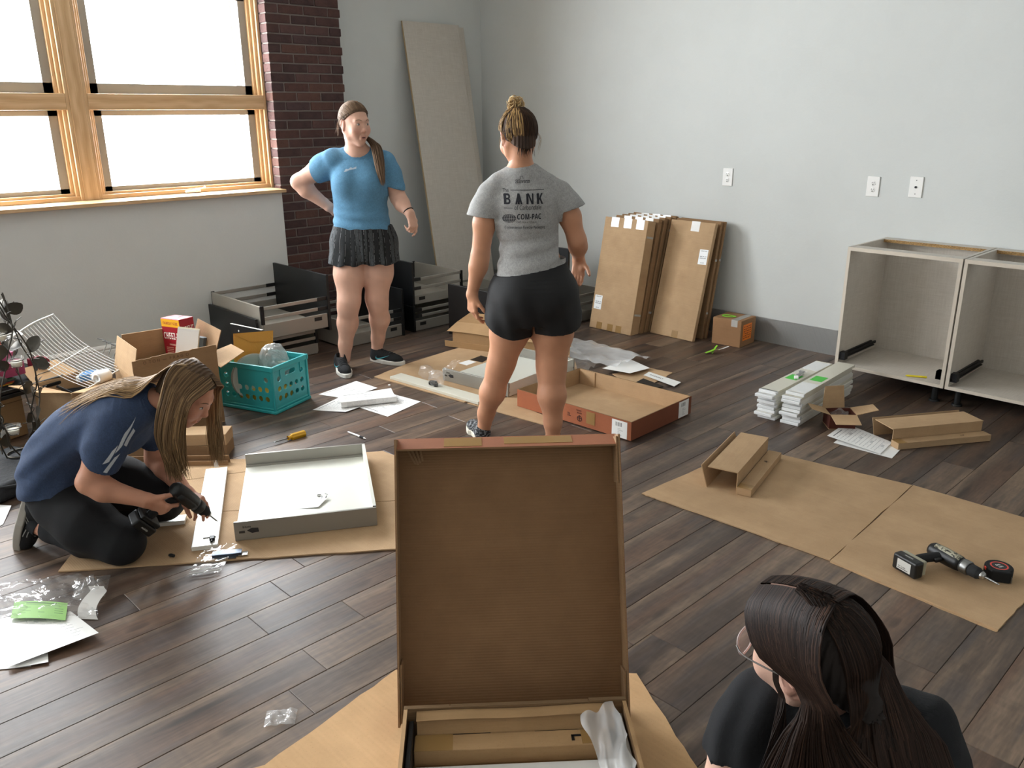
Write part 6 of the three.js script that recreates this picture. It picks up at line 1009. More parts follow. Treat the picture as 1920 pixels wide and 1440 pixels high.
// ---- woman in the blue shirt ----
{
  const t = thing('person', 'standing woman in a blue t-shirt and striped shorts, hand on hip', 'person', [-4.62, 0, -3.12], YAW);
  const C = V(0.022, 1.6, 0.0), B = basis([0.68, -0.12, 0.72]), s = 1.04;
  const trunk = [{ c: [0.02, 0.74, -0.085], r: X1, a: 0.165, b: 0.12 }, { c: [0.02, 0.86, -0.085], r: X1, a: 0.19, b: 0.132 }, { c: [0.018, 0.97, -0.075], r: X1, a: 0.172, b: 0.122 }, { c: [0.015, 1.09, -0.065], r: X1, a: 0.158, b: 0.112 }, { c: [0.018, 1.2, -0.06], r: X1, a: 0.165, b: 0.115 }, { c: [0.022, 1.31, -0.065], r: X1, a: 0.165, b: 0.1 }, { c: [0.02, 1.385, -0.065], r: X1, a: 0.125, b: 0.07 }, { c: [0.02, 1.43, -0.05], r: X1, a: 0.065, b: 0.058 }];
  const bust = [ell([-0.05, 1.245, 0.02], [0.078, 0.075, 0.07], null, 0.05), ell([0.1, 1.24, 0.01], [0.078, 0.075, 0.07], null, 0.05)];
  const hipR = [-0.075, 0.84, -0.075], hipL = [0.115, 0.84, -0.1];
  const legs = [limb([[hipR, 0.11], [[-0.082, 0.64, -0.035], 0.1], [[-0.088, 0.47, 0.0], 0.073], [[-0.1, 0.42, -0.005], 0.066], [[-0.115, 0.31, -0.035], 0.068], [[-0.14, 0.16, -0.03], 0.043], [[-0.148, 0.06, -0.015], 0.038]], 0.03), limb([[hipL, 0.11], [[0.1, 0.64, -0.09], 0.099], [[0.082, 0.47, -0.09], 0.073], [[0.085, 0.42, -0.1], 0.066], [[0.085, 0.31, -0.145], 0.067], [[0.062, 0.17, -0.17], 0.043], [[0.045, 0.06, -0.17], 0.038]], 0.03)];
  const shR = [-0.145, 1.365, -0.065], elR = [-0.39, 1.235, -0.13], wrR = [-0.215, 1.075, -0.15], shL = [0.18, 1.35, -0.075], elL = [0.262, 1.135, -0.07], wrL = [0.345, 1.045, 0.03];
  const armR = limb([[shR, 0.066], [[-0.255, 1.31, -0.1], 0.062], [elR, 0.05], [[-0.345, 1.185, -0.135], 0.051], [wrR, 0.031]], 0.025), armL = limb([[shL, 0.066], [[0.225, 1.245, -0.075], 0.06], [elL, 0.049], [[0.29, 1.1, -0.035], 0.048], [wrL, 0.029]], 0.025);
  const neck = [cap(off(C, B, 0, -0.075, -0.022), [0.02, 1.42, -0.04], 0.056, 0.062, 0.02), cap([0.02, 1.43, -0.045], [-0.09, 1.385, -0.065], 0.05, 0.05, 0.04), cap([0.02, 1.43, -0.045], [0.13, 1.38, -0.07], 0.05, 0.05, 0.04)];
  const handL = handPrims(wrL, [0.25, -0.9, 0.15], [-0.75, -0.1, -0.6], 1, [[0.5, 0.5, 0.3], [0.9, 1.0, 0.7], [1.0, 1.1, 0.7], [1.05, 1.1, 0.7]], { s: 0.98, thumb: [0.55, 0.25], thumbOut: 0.55 });
  const handR = handPrims(wrR, [0.75, -0.35, -0.1], [0.2, 0.35, -0.9], -1, [[0.5, 0.6, 0.4], [0.5, 0.6, 0.4], [0.5, 0.6, 0.4], [0.5, 0.6, 0.4]], { s: 0.95, thumbOut: 0.6 });
  const head = headPrims(C, B, s);
  const full = [loft(trunk, 0.03, -0.012), legs, armR, armL, neck];
  bodyMesh(t, 'body', full.flat(9), [{ prims: [...head, neck[0]], h: 0.0042, head: { C, B, s } }, { prims: [...handL, cap([0.33, 1.062, 0.01], wrL, 0.0325, 0.029, 0.02)], h: 0.0035 }, { prims: [...handR, cap([-0.24, 1.1, -0.148], wrR, 0.035, 0.031, 0.02)], h: 0.0035 }], SKIN);
  face(t, C, B, s, { brow: 0x8a6f58, gap: 0.006 });
  // t-shirt
  const sf0 = field([loft(trunk, 0.03, 0.018), ell([-0.05, 1.242, 0.025], [0.086, 0.085, 0.078], null, 0.06), ell([0.1, 1.238, 0.015], [0.086, 0.085, 0.078], null, 0.06), limb([[shR, 0.083], [[-0.215, 1.33, -0.09], 0.08], [[-0.3, 1.28, -0.11], 0.076]], 0.03), limb([[shL, 0.082], [[0.21, 1.28, -0.075], 0.078], [[0.235, 1.2, -0.075], 0.077]], 0.03), cap([0.02, 1.425, -0.05], [-0.1, 1.385, -0.065], 0.052, 0.056, 0.04), cap([0.02, 1.425, -0.05], [0.13, 1.375, -0.07], 0.052, 0.058, 0.04)]);
  const sb = [[-0.34, 0.88, -0.26], [0.36, 1.5, 0.14]];
  // keep the hem plane off the sleeves: body below the arm, sleeves above their own cuffs
  const sfr = (x, y, z) => { let d = sf0(x, y, z) + folds(x, y, z) + 0.0035 * Math.sin(y * 95 + 6 * n3(x * 7, y * 4, z * 7) + x * 14) * sstep(1.12, 1.0, y) * sstep(0.9, 0.96, y); d = Math.max(d, 0.925 - y); d = Math.max(d, 0.062 - Math.hypot((x - 0.03) * 0.8, (y - 1.468) * 0.85, (z + 0.005) * 0.5)); if (x < -0.16) d = Math.max(d, (-(x + 0.262) * 0.88 - (y - 1.285) * 0.3 - (z + 0.1) * 0.3)); if (x > 0.175) d = Math.max(d, (1.2 - y) * 0.95 + (x - 0.24) * -0.3 - (x < 0.205 ? 0.4 : 0)); return d; };
  const shirt = mesh('t_shirt', skin(sfr, ...sb, 0.0056), M.shirtBlue, t);
  const pr = canvasTexture(256, 96, (g) => { g.clearRect(0, 0, 256, 96); g.fillStyle = 'rgba(215,228,238,.55)'; g.beginPath(); g.moveTo(10, 80); g.lineTo(40, 30); g.lineTo(90, 44); g.lineTo(130, 18); g.lineTo(170, 40); g.lineTo(240, 24); g.lineTo(236, 70); g.lineTo(120, 66); g.lineTo(60, 84); g.fill(); });
  mesh('chest_print', patch(sfr, V(-0.055, 1.305, 0.25), V(0.085, 0.015, 0), V(0, 0.03, 0), V(0, 0, -1), 14, 8, 0.0012), std({ map: pr, transparent: true, roughness: 0.8 }), shirt);
  // shorts
  const qf0 = field([loft(trunk.slice(0, 4), 0.03, 0.02), limb([[hipR, 0.128], [[-0.085, 0.7, -0.05], 0.122], [[-0.086, 0.62, -0.03], 0.118]], 0.04), limb([[hipL, 0.128], [[0.115, 0.7, -0.085], 0.122], [[0.115, 0.62, -0.085], 0.118]], 0.04)]);
  const qf = (x, y, z) => Math.max(qf0(x, y, z) + 0.005 * n3(x * 14, y * 5, z * 14) + 0.004 * Math.sin(Math.atan2(z + 0.08, x - 0.02) * 16 + 3 * n3(x * 6, y * 3, z * 6)) * sstep(0.9, 0.75, y), 0.712 + 0.006 * Math.sin(x * 60) - y, y - 0.96);
  const sg = skin(qf, [-0.3, 0.68, -0.32], [0.34, 0.98, 0.18], 0.0075); { const p = sg.attributes.position, u = sg.attributes.uv; for (let i = 0; i < p.count; i++) u.setXY(i, Math.atan2(p.getX(i) - 0.02, p.getZ(i) + 0.09) / (2 * PI) * 2.4, p.getY(i) * 2.5); }
  mesh('shorts', sg, M.shortsStriped, t);
  sneaker(t, [-0.14, 0, 0.105], euler(0, 0.36, 0), { swoosh: '#58b9c9', len: 1.06 });
  sneaker(t, [0.125, 0, -0.125], euler(0, 1.06, 0), { swoosh: '#58b9c9', len: 1.06 });
  mesh('wrist_band', place(new THREE.TorusGeometry(0.032, 0.0035, 6, 26), [0.335, 1.06, 0.018], [1.0, 0.5, 0.5]), std({ color: 0x1f1b18, roughness: 0.6 }), t);
  // hair pulled back over the shoulder
  const at = (r, u, f) => off(C, B, r * s, u * s, f * s), seat = [B.R, B.U, B.F];
  const capf0 = field([ell(at(0, 0.024, -0.014), [0.083, 0.101, 0.102].map((x) => x * s), seat, 0), ell(at(0.02, -0.045, -0.075), [0.045, 0.05, 0.04].map((x) => x * s), seat, 0.04)]);
  const hairline = (x, y, z) => { const q = V(x, y, z).sub(C), u = q.dot(B.U) / s, w = q.dot(B.F) / s, r = Math.abs(q.dot(B.R)) / s; return Math.max(0.69 * w - 0.72 * u + 0.012 - 0.35 * Math.max(0, 0.05 - r) * 0.2, -1) * s; };
  const capf = (x, y, z) => { const q = V(x, y, z).sub(C); return Math.max(capf0(x, y, z) + 0.0016 * Math.sin(q.dot(B.R) * 520 + q.dot(B.U) * 160 + 4 * n3(x * 20, y * 20, z * 20)), hairline(x, y, z)); };
  const brown = lin(0x5f4a3a), brown2 = lin(0x8a7058), dark = lin(0x3f3027); seed(51);
  const hg = skin(capf, [C.x - 0.15, C.y - 0.16, C.z - 0.16], [C.x + 0.15, C.y + 0.16, C.z + 0.16], 0.0045, (x, y, z) => mixc(dark, brown2, clamp(0.35 + 0.5 * n3(x * 60, y * 14, z * 60))));
  const S = [];
  for (let i = 0; i < 420; i++) { const a = rnd(-1.75, 1.75), ca = Math.cos(a), e = rnd(0.06); S.push({ p: curve(hug(C, B, s, [[Math.sin(a), 0.62 * ca + 0.0 + e, 0.8 * ca - 0.0 - e], [Math.sin(a) * 1.05, 0.9 * ca + 0.15, 0.25 * ca - 0.35], [Math.sin(a) * 0.7 + 0.05, 0.45 * ca - 0.1, -0.85], [0.15 + rnd(-0.1, 0.1), -0.62 + rnd(-0.1, 0.06), -0.85]], 9, (t) => 0.0015 + rnd(0.0022)), 16), r: rnd(0.0009, 0.0019), c: mixc(brown, brown2, rnd()), w: (q) => 0.5 + 0.5 * Math.min(1, q * 8) }); }
  for (let i = 0; i < 150; i++) { const g = () => rnd(-1, 1), k = Math.sqrt(rnd()), an = rnd(6.28), ox = k * Math.cos(an), oz = k * Math.sin(an), L = rnd(0.75, 1.05); const q = (x, y, z, w) => V(x + ox * w, y + 0.3 * g() * w, z + oz * w); S.push({ p: curve([at(0.03, -0.05, -0.105), q(0.1, 1.5, -0.045, 0.018), q(0.145, 1.455, -0.005, 0.03), q(0.165, 1.40, 0.04, 0.033), q(0.178, 1.40 - 0.085 * L, 0.062, 0.026), q(0.19, 1.4 - 0.17 * L, 0.07, 0.014)], 18), r: rnd(0.002, 0.0036), c: [mixc(dark, brown, rnd()), mixc(brown, brown2, rnd(0.2, 1))] }); }
  for (let i = 0; i < 16; i++) { const sd = i % 3 ? -1 : 1, r0 = sd * 0.08; S.push({ p: curve([at(r0, 0.04 - rnd(0.03), 0.0 - rnd(0.04)), at(r0 * 1.12 + rnd(-0.012, 0.012), -0.01, -0.02 - rnd(0.04)), at(r0 * 1.08 + rnd(-0.02, 0.02), -0.06 - rnd(0.03), -0.03 - rnd(0.04))], 10), r: 0.0005, c: brown2 }); }
  const h = mesh('hair', hg, M.hairCap, t); mesh('loose_hair', hairMesh(S), M.hair, h);
}
// ---- woman in grey, seen from behind ----
{
  const t = thing('person', 'standing woman seen from behind in a grey printed t-shirt and black shorts', 'person', [-2.85, 0, -2.85], YAW);
  const C = V(-0.015, 1.553, -0.03), B = basis([-0.36, -0.3, -0.88]), s = 1.0;
  const RX = [-0.97, 0, 0.2], lean = (x) => x;
  const trunk = [{ c: [0.06, 0.7, 0.0], r: RX, a: 0.165, b: 0.118 }, { c: [0.06, 0.82, 0.02], r: RX, a: 0.18, b: 0.132 }, { c: [0.055, 0.94, 0.0], r: RX, a: 0.158, b: 0.108 }, { c: [0.045, 1.07, -0.025], r: RX, a: 0.137, b: 0.095 }, { c: [0.03, 1.18, -0.02], r: RX, a: 0.15, b: 0.105 }, { c: [0.02, 1.27, -0.012], r: RX, a: 0.157, b: 0.098 }, { c: [0.012, 1.345, -0.012], r: RX, a: 0.105, b: 0.07 }, { c: [0.0, 1.4, -0.015], r: RX, a: 0.062, b: 0.055 }];
  const hipA = [-0.04, 0.82, 0.0], hipB = [0.155, 0.82, 0.0];
  const legA = limb([[hipA, 0.108], [[-0.06, 0.62, -0.01], 0.095], [[-0.1, 0.46, -0.03], 0.068], [[-0.115, 0.41, -0.04], 0.061], [[-0.15, 0.29, -0.05], 0.063], [[-0.185, 0.16, -0.1], 0.041], [[-0.2, 0.06, -0.12], 0.035]], 0.03), legB = limb([[hipB, 0.11], [[0.155, 0.62, 0.0], 0.1], [[0.15, 0.46, 0.005], 0.073], [[0.15, 0.41, 0.01], 0.067], [[0.152, 0.3, 0.035], 0.069], [[0.158, 0.16, 0.04], 0.043], [[0.16, 0.06, 0.03], 0.036]], 0.03);
  const shA = [-0.14, 1.285, 0.0], elA = [-0.198, 1.0, 0.0], wrA = [-0.243, 0.81, -0.02], shB = [0.178, 1.28, -0.05], elB = [0.272, 1.065, -0.05], wrB = [0.29, 0.955, -0.17];
  const armA = limb([[shA, 0.06], [[-0.175, 1.16, 0.01], 0.052], [elA, 0.042], [[-0.208, 0.95, -0.005], 0.043], [wrA, 0.026]], 0.025), armB = limb([[shB, 0.06], [[0.235, 1.18, -0.05], 0.052], [elB, 0.043], [[0.28, 1.03, -0.085], 0.043], [wrB, 0.027]], 0.025);
  const neck = [cap(off(C, B, 0, -0.07, -0.025), [0.0, 1.37, -0.02], 0.05, 0.056, 0.02), cap([0.0, 1.395, -0.01], [-0.09, 1.345, -0.005], 0.045, 0.045, 0.04), cap([0.0, 1.395, -0.015], [0.11, 1.335, -0.03], 0.045, 0.046, 0.04)];
  const glutes = [ell([-0.02, 0.8, 0.07], [0.09, 0.095, 0.08], null, 0.05), ell([0.14, 0.8, 0.065], [0.09, 0.095, 0.08], null, 0.05)];
  const TAN = lin(0xcf9675);
  const handA = handPrims(wrA, [0.02, -1, 0.05], [0.75, 0.1, -0.6], 1, [[0.35, 0.35, 0.2], [0.5, 0.45, 0.3], [0.6, 0.5, 0.3], [0.7, 0.5, 0.3]], { s: 0.94, thumb: [0.3, 0.2], thumbOut: 0.45 });
  const handB = handPrims(wrB, [-0.05, -0.9, 0.3], [-0.35, 0.2, 0.9], -1, [[0.35, 0.5, 0.3], [0.45, 0.5, 0.4], [0.5, 0.6, 0.4], [0.55, 0.6, 0.4]], { s: 0.94, thumb: [0.3, 0.2], thumbOut: 0.6 });
  const head = headPrims(C, B, s);
  bodyMesh(t, 'body', [loft(trunk, 0.03, -0.012), legA, legB, armA, armB, neck].flat(9), [{ prims: [...head, neck[0]], h: 0.0042, head: { C, B, s } }, { prims: [...handA, cap([-0.236, 0.84, -0.017], wrA, 0.0285, 0.026, 0.02)], h: 0.0033 }, { prims: [...handB, cap([0.287, 0.975, -0.148], wrB, 0.03, 0.027, 0.02)], h: 0.0033 }], TAN);
  face(t, C, B, s);
  const sf0 = field([loft(trunk, 0.03, 0.016), limb([[shA, 0.073], [[-0.168, 1.22, 0.005], 0.074], [[-0.192, 1.16, 0.008], 0.077]], 0.03), limb([[shB, 0.073], [[0.222, 1.22, -0.05], 0.073], [[0.258, 1.18, -0.05], 0.076]], 0.03), cap([0.0, 1.39, -0.012], [-0.1, 1.345, -0.005], 0.052, 0.053, 0.04), cap([0.0, 1.39, -0.015], [0.12, 1.33, -0.03], 0.052, 0.055, 0.04)]);
  const sf = (x, y, z) => { let d = sf0(x, y, z) + folds(x, y, z, 4) + 0.0045 * Math.sin(y * 88 + 5 * n3(x * 6, y * 4, z * 6) - x * 9) * sstep(1.14, 1.04, y) * sstep(0.9, 0.99, y) + 0.002 * Math.sin((x * 0.7 + y) * 60 + 3 * n3(x * 5, y * 5, 1)) * sstep(0.95, 1.1, y) * sstep(1.32, 1.15, y); d = Math.max(d, 0.928 + (x - 0.05) * 0.17 - y); d = Math.max(d, y - 1.44 - 0.3 * (z + 0.02), 0.055 - Math.hypot(x - 0.0, (y - 1.46) * 0.7, (z + 0.04) * 0.8)); if (x < -0.125 && y > 1.0) d = Math.max(d, (1.192 - 0.12 * (x + 0.18) - y)); if (x > 0.2 && y > 1.0) d = Math.max(d, 1.222 + 0.3 * (x - 0.25) - y); return d; };
  const shirt = mesh('t_shirt', skin(sf, [-0.32, 0.86, -0.22], [0.38, 1.48, 0.2], 0.0056), M.shirtGrey, t);
  const print = canvasTexture(1024, 1024, (g, w) => {
    g.clearRect(0, 0, w, w); g.fillStyle = g.strokeStyle = '#23242b';
    g.lineWidth = 7; g.beginPath(); g.arc(452, 70, 32, 2.6, 6.9); g.stroke(); g.font = 'italic bold 84px serif'; g.fillText('Silkworm', 300, 150, 330); g.fillRect(306, 164, 120, 5);
    g.font = '78px sans-serif'; g.fillText('The', 24, 298); g.fillRect(190, 262, 780, 8);
    g.font = 'bold 250px sans-serif'; ['B', 'A', 'N', 'K'].forEach((c, i) => { g.fillText(c, 24 + i * 248, 500, 215); g.fillRect(30 + i * 248 + (i === 1 ? 50 : 0), 330, 46, 168); });
    g.fillRect(24, 560, 190, 8); g.font = '100px sans-serif'; g.fillText('of Carbondale', 250, 592, 740);
    g.beginPath(); g.ellipse(150, 742, 145, 78, 0, 0, 7); g.fill(); g.strokeStyle = '#a5a4a2'; g.lineWidth = 5; for (let i = -2; i <= 2; i++) { g.beginPath(); g.ellipse(150, 742, Math.abs(i) * 48 + 4, 78, 0, 0, 7); g.stroke(); g.beginPath(); g.moveTo(5, 742 + i * 26); g.lineTo(295, 742 + i * 26); g.stroke(); }
    g.font = 'bold 128px sans-serif'; g.fillText('COM-PAC', 310, 756, 690); g.font = '44px sans-serif'; g.fillText('I N T E R N A T I O N A L', 320, 822, 660); g.font = '66px sans-serif'; g.fillText('Convenience Flexible Packaging', 60, 920, 940);
  });
  const pd = V(-0.2, 0, -0.98).normalize(), pu = V(0.98, 0, -0.2);
  mesh('back_print', patch(sf, V(-0.04, 1.115, 0.33), pu.clone().multiplyScalar(0.205), V(0.004, 0.275, 0), pd, 44, 44, 0.0011), std({ map: print, transparent: true, roughness: 0.85 }), shirt);
  const qf0 = field([loft(trunk.slice(0, 4), 0.03, 0.018), ell([-0.02, 0.8, 0.07], [0.104, 0.108, 0.092], null, 0.05), ell([0.14, 0.8, 0.065], [0.104, 0.108, 0.092], null, 0.05), limb([[hipA, 0.125], [[-0.055, 0.7, 0.0], 0.122], [[-0.062, 0.58, -0.01], 0.118]], 0.03), limb([[hipB, 0.127], [[0.165, 0.7, 0.0], 0.125], [[0.172, 0.58, 0.0], 0.124]], 0.03)]);
  const qf = (x, y, z) => { const l = x < 0.055; const hem = l ? 0.605 + 3.2 * Math.max(0, -(x + 0.03)) * Math.max(0, -(x + 0.03)) + 1.4 * Math.max(0, x + 0.0) ** 2 : 0.632 + 2.2 * Math.max(0, x - 0.19) ** 2; return Math.max(qf0(x, y, z) + 0.004 * n3(x * 12, y * 6, z * 12) + 0.003 * Math.sin(x * 70 + y * 20 + 3 * n3(x * 5, y * 5, z * 5)) * sstep(0.9, 0.7, y), hem - y, y - 0.942 - (x - 0.05) * 0.17, 0.006 - Math.abs(x - 0.057) - Math.max(0, y - 0.68) * 2); };
  mesh('shorts', skin(qf, [-0.24, 0.58, -0.22], [0.36, 1.02, 0.24], 0.0075), M.shortsBlack, t);
  sneaker(t, [-0.235, 0, -0.195], euler(0, PI - 0.25 + 0.6, 0), { upper: 0xffffff, sole: 0xd8d2c2, slip: true, len: 0.98 });
  sneaker(t, [0.165, 0, -0.06], euler(0, PI - 0.15, 0), { upper: 0xffffff, sole: 0xd8d2c2, slip: true, len: 0.98 });
  // hair: dark cap, loose blonde-streaked bun
  const at = (r, u, f) => off(C, B, r * s, u * s, f * s), seat = [B.R, B.U, B.F];
  const capf0 = field([ell(at(0, 0.024, -0.014), [0.083, 0.101, 0.105], seat, 0), ell(at(0, -0.05, -0.07), [0.05, 0.05, 0.03], seat, 0.03)]);
  const capf = (x, y, z) => { const q = V(x, y, z).sub(C), u = q.dot(B.U), w = q.dot(B.F), r = Math.abs(q.dot(B.R)); return Math.max(capf0(x, y, z) + 0.002 * Math.sin(q.dot(B.R) * 420 + 3 * n3(x * 20, y * 10, z * 20)), 0.69 * w - 0.72 * u + 0.0, -0.085 + 0.5 * r - u - 0.02); };
  const dk = lin(0x261c17), md = lin(0x5d4331), bl = lin(0xc9a36c), lt = lin(0xe3c898); seed(77);
  const hg = skin(capf, [C.x - 0.15, C.y - 0.17, C.z - 0.16], [C.x + 0.15, C.y + 0.16, C.z + 0.17], 0.0045, (x, y, z) => mixc(dk, md, clamp(0.3 + 0.45 * n3(x * 50, y * 12, z * 50))));
  const S = [], K = at(0.012, 0.128, -0.045); // knot
  for (let i = 0; i < 620; i++) { const a = rnd(0, 2 * PI), sa = Math.sin(a), ca = Math.cos(a), low = ca < 0, streak = sa > 0.15 && rnd() < 0.55; const dirs = low ? [[sa * 0.85, -0.75 + 0.35 * Math.abs(sa), -0.8 + 0.5 * Math.abs(sa)], [sa * 0.95, 0.1, -0.8 + 0.3 * Math.abs(sa)]] : [[sa, 0.45 * ca - 0.12, 0.8 * ca - 0.1], [sa, 0.6 * ca + 0.3, 0.3 * ca - 0.2]]; S.push({ p: [...(low ? [at(sa * 0.055, -0.098 + 0.05 * Math.abs(sa) + rnd(0.01), -0.082 + 0.03 * Math.abs(sa))] : []), ...curve(hug(C, B, s, [...dirs, [rnd(-0.06, 0.06) + 0.1, 0.92, -0.38 + rnd(-0.08, 0.08)]], 7, () => 0.002 + rnd(0.004)), 14), K.clone().add(V(rnd(-0.012, 0.012), rnd(-0.01, 0.01), rnd(-0.012, 0.012)))], r: rnd(0.0009, 0.002), c: streak ? mixc(md, bl, rnd(0.3, 1)) : mixc(dk, md, rnd(0, 0.8)), w: (q) => 0.4 + 0.6 * Math.min(1, q * 6) }); }
  for (let i = 0; i < 190; i++) { const ax = V(rnd(-1, 1), rnd(-0.6, 0.6), rnd(-1, 1)).normalize(), u = V(-ax.z, rnd(-0.6, 0.6), ax.x).normalize(), R = rnd(0.012, 0.034), c = rnd() < 0.55 ? mixc(bl, lt, rnd()) : mixc(md, bl, rnd(0, 0.9)), o = K.clone().add(V(rnd(-0.014, 0.014), rnd(-0.004, 0.018), rnd(-0.014, 0.014))), p = []; const w = rnd(2.2, 4.4), ph = rnd(6.28), v = ax.clone().cross(u); for (let j = 0; j < 7; j++) { const a = ph + w * j / 6; p.push(o.clone().addScaledVector(u, R * Math.cos(a)).addScaledVector(v, R * 0.8 * Math.sin(a)).add(V(0, 0.004 * Math.sin(j * 2 + i), 0))); } S.push({ p: curve(p, 12), r: rnd(0.0008, 0.0022), c, w: (q) => 0.3 + Math.sin(q * PI) * 0.7 }); }
  for (let i = 0; i < 40; i++) { const d = V(rnd(-1, 1), rnd(-0.2, 1.2), rnd(-0.6, 0.6)).normalize(); S.push({ p: curve([K, K.clone().addScaledVector(d, 0.028), K.clone().addScaledVector(d, 0.045 + rnd(0.02)).add(V(rnd(-0.01, 0.01), rnd(-0.025, 0.005), 0))], 8), r: rnd(0.0007, 0.0018), c: mixc(bl, lt, rnd()) }); }
  for (let i = 0; i < 14; i++) { const sd = i % 2 ? 1 : -1; S.push({ p: curve([at(sd * 0.08, 0.03 - rnd(0.05), -0.03 - rnd(0.03)), at(sd * 0.092 + sd * rnd(0.012), -0.02, -0.02 - rnd(0.03)), at(sd * 0.086 + rnd(-0.012, 0.018), -0.07 - rnd(0.03), -0.01 - rnd(0.04))], 9), r: 0.0005, c: mixc(md, bl, rnd()) }); }
  for (let i = 0; i < 22; i++) { const r = rnd(-0.035, 0.035); S.push({ p: curve([at(r, -0.055, -0.083), at(r * 1.1, -0.078, -0.078), at(r * 1.15 + rnd(-0.006, 0.006), -0.1 - rnd(0.02), -0.066)], 6), r: 0.0014, c: mixc(dk, md, rnd()) }); }
  const h = mesh('hair', hg, M.hairCap, t); mesh('bun', hairMesh(S), M.hair, h);
}
// ---- kneeling woman with the drill ----
{
  const t = thing('person', 'kneeling woman in a navy t-shirt and black leggings bent over a drill, long hair hanging', 'person', [-3.4, 0, -1.05], YAW);
  const C = V(0.375, 0.64, 0.1), B = basis([0.74, -0.62, 0.2], V(0.25, 1, 0)), s = 1.0, RZ = [0, 0, -1];
  const trunk = [{ c: [-0.125, 0.2, 0.12], r: RZ, a: 0.155, b: 0.1 }, { c: [-0.18, 0.285, 0.12], r: RZ, a: 0.162, b: 0.115 }, { c: [-0.155, 0.38, 0.11], r: RZ, a: 0.145, b: 0.11 }, { c: [-0.06, 0.475, 0.105], r: RZ, a: 0.145, b: 0.108 }, { c: [0.06, 0.54, 0.1], r: RZ, a: 0.16, b: 0.105 }, { c: [0.16, 0.585, 0.1], r: RZ, a: 0.145, b: 0.085 }, { c: [0.225, 0.6, 0.1], r: RZ, a: 0.07, b: 0.055 }];
  const hipN = [-0.135, 0.215, 0.205], hipF = [-0.13, 0.235, 0.04];
  const legN = limb([[hipN, 0.1], [[-0.03, 0.16, 0.25], 0.1], [[0.1, 0.085, 0.27], 0.076], [[0.115, 0.075, 0.268], 0.072]], 0.03), shinN = limb([[[0.1, 0.07, 0.268], 0.065], [[-0.05, 0.075, 0.235], 0.064], [[-0.2, 0.09, 0.19], 0.042], [[-0.26, 0.1, 0.172], 0.038]], 0.02);
  const legF = limb([[hipF, 0.1], [[0.0, 0.21, -0.01], 0.1], [[0.16, 0.15, -0.02], 0.08], [[0.18, 0.13, -0.02], 0.075]], 0.03), shinF = limb([[[0.165, 0.1, -0.02], 0.066], [[0.0, 0.075, -0.03], 0.064], [[-0.2, 0.08, 0.0], 0.042], [[-0.26, 0.1, 0.0], 0.038]], 0.02);
  const shN = [0.13, 0.545, 0.235], elN = [0.04, 0.355, 0.3], wrN = [0.232, 0.272, 0.285], shF = [0.16, 0.54, -0.04], elF = [0.145, 0.3, -0.05], wrF = [0.3, 0.2, 0.07];
  const armN = limb([[shN, 0.058], [[0.085, 0.45, 0.275], 0.054], [elN, 0.044], [[0.09, 0.325, 0.3], 0.045], [wrN, 0.028]], 0.022), armF = limb([[shF, 0.058], [[0.15, 0.42, -0.055], 0.052], [elF, 0.044], [[0.19, 0.27, -0.02], 0.044], [wrF, 0.027]], 0.022);
  const neck = [cap(off(C, B, 0, -0.075, -0.02), [0.22, 0.6, 0.1], 0.05, 0.058, 0.02)];
  const head = headPrims(C, B, s);
  const handN = handPrims(wrN, [0.72, -0.62, -0.25], [0.3, 0.05, -0.85], 1, [[0.7, 1.0, 0.6], [1.05, 1.1, 0.7], [1.1, 1.1, 0.7], [1.1, 1.1, 0.7]], { s: 0.95, thumb: [0.4, 0.3], thumbOut: 0.6 });
  const handF = handPrims(wrF, [0.72, -0.15, 0.6], [0.1, -0.9, 0.1], -1, [[0.75, 0.8, 0.5], [0.35, 0.75, 0.5], [0.3, 0.7, 0.5], [0.3, 0.6, 0.5]], { s: 0.95, thumb: [0.75, 0.3], thumbOut: 0.35 });
  const TAN = lin(0xcd9377);
  bodyMesh(t, 'body', [loft(trunk, 0.03, -0.014), limb([[hipN, 0.09], [[0.1, 0.085, 0.27], 0.06]], 0.03), limb([[hipF, 0.09], [[0.17, 0.14, -0.02], 0.06]], 0.03), limb([[[0.1, 0.075, 0.268], 0.052], [[-0.2, 0.09, 0.19], 0.036], [[-0.275, 0.11, 0.165], 0.034]]), limb([[[0.16, 0.1, -0.02], 0.052], [[-0.2, 0.08, 0.0], 0.036], [[-0.275, 0.11, 0.0], 0.034]]), armN, armF, neck].flat(9), [{ prims: [...head, neck[0]], h: 0.0042, head: { C, B, s } }, { prims: [...handN, cap([0.205, 0.284, 0.287], wrN, 0.0305, 0.028, 0.02)], h: 0.0031 }, { prims: [...handF, cap([0.275, 0.215, 0.052], wrF, 0.03, 0.027, 0.02)], h: 0.0031 }], TAN);
  face(t, C, B, s);
  const sf0 = field([loft(trunk, 0.03, 0.017), limb([[shN, 0.074], [[0.105, 0.485, 0.262], 0.074], [[0.08, 0.42, 0.28], 0.073]], 0.035), limb([[shF, 0.074], [[0.152, 0.46, -0.05], 0.072], [[0.15, 0.4, -0.055], 0.07]], 0.035), cap([0.225, 0.598, 0.1], [0.17, 0.56, 0.2], 0.052, 0.056, 0.04), cap([0.225, 0.598, 0.1], [0.18, 0.555, 0.0], 0.052, 0.056, 0.04), ell([0.1, 0.46, 0.1], [0.085, 0.07, 0.12], null, 0.05)]);
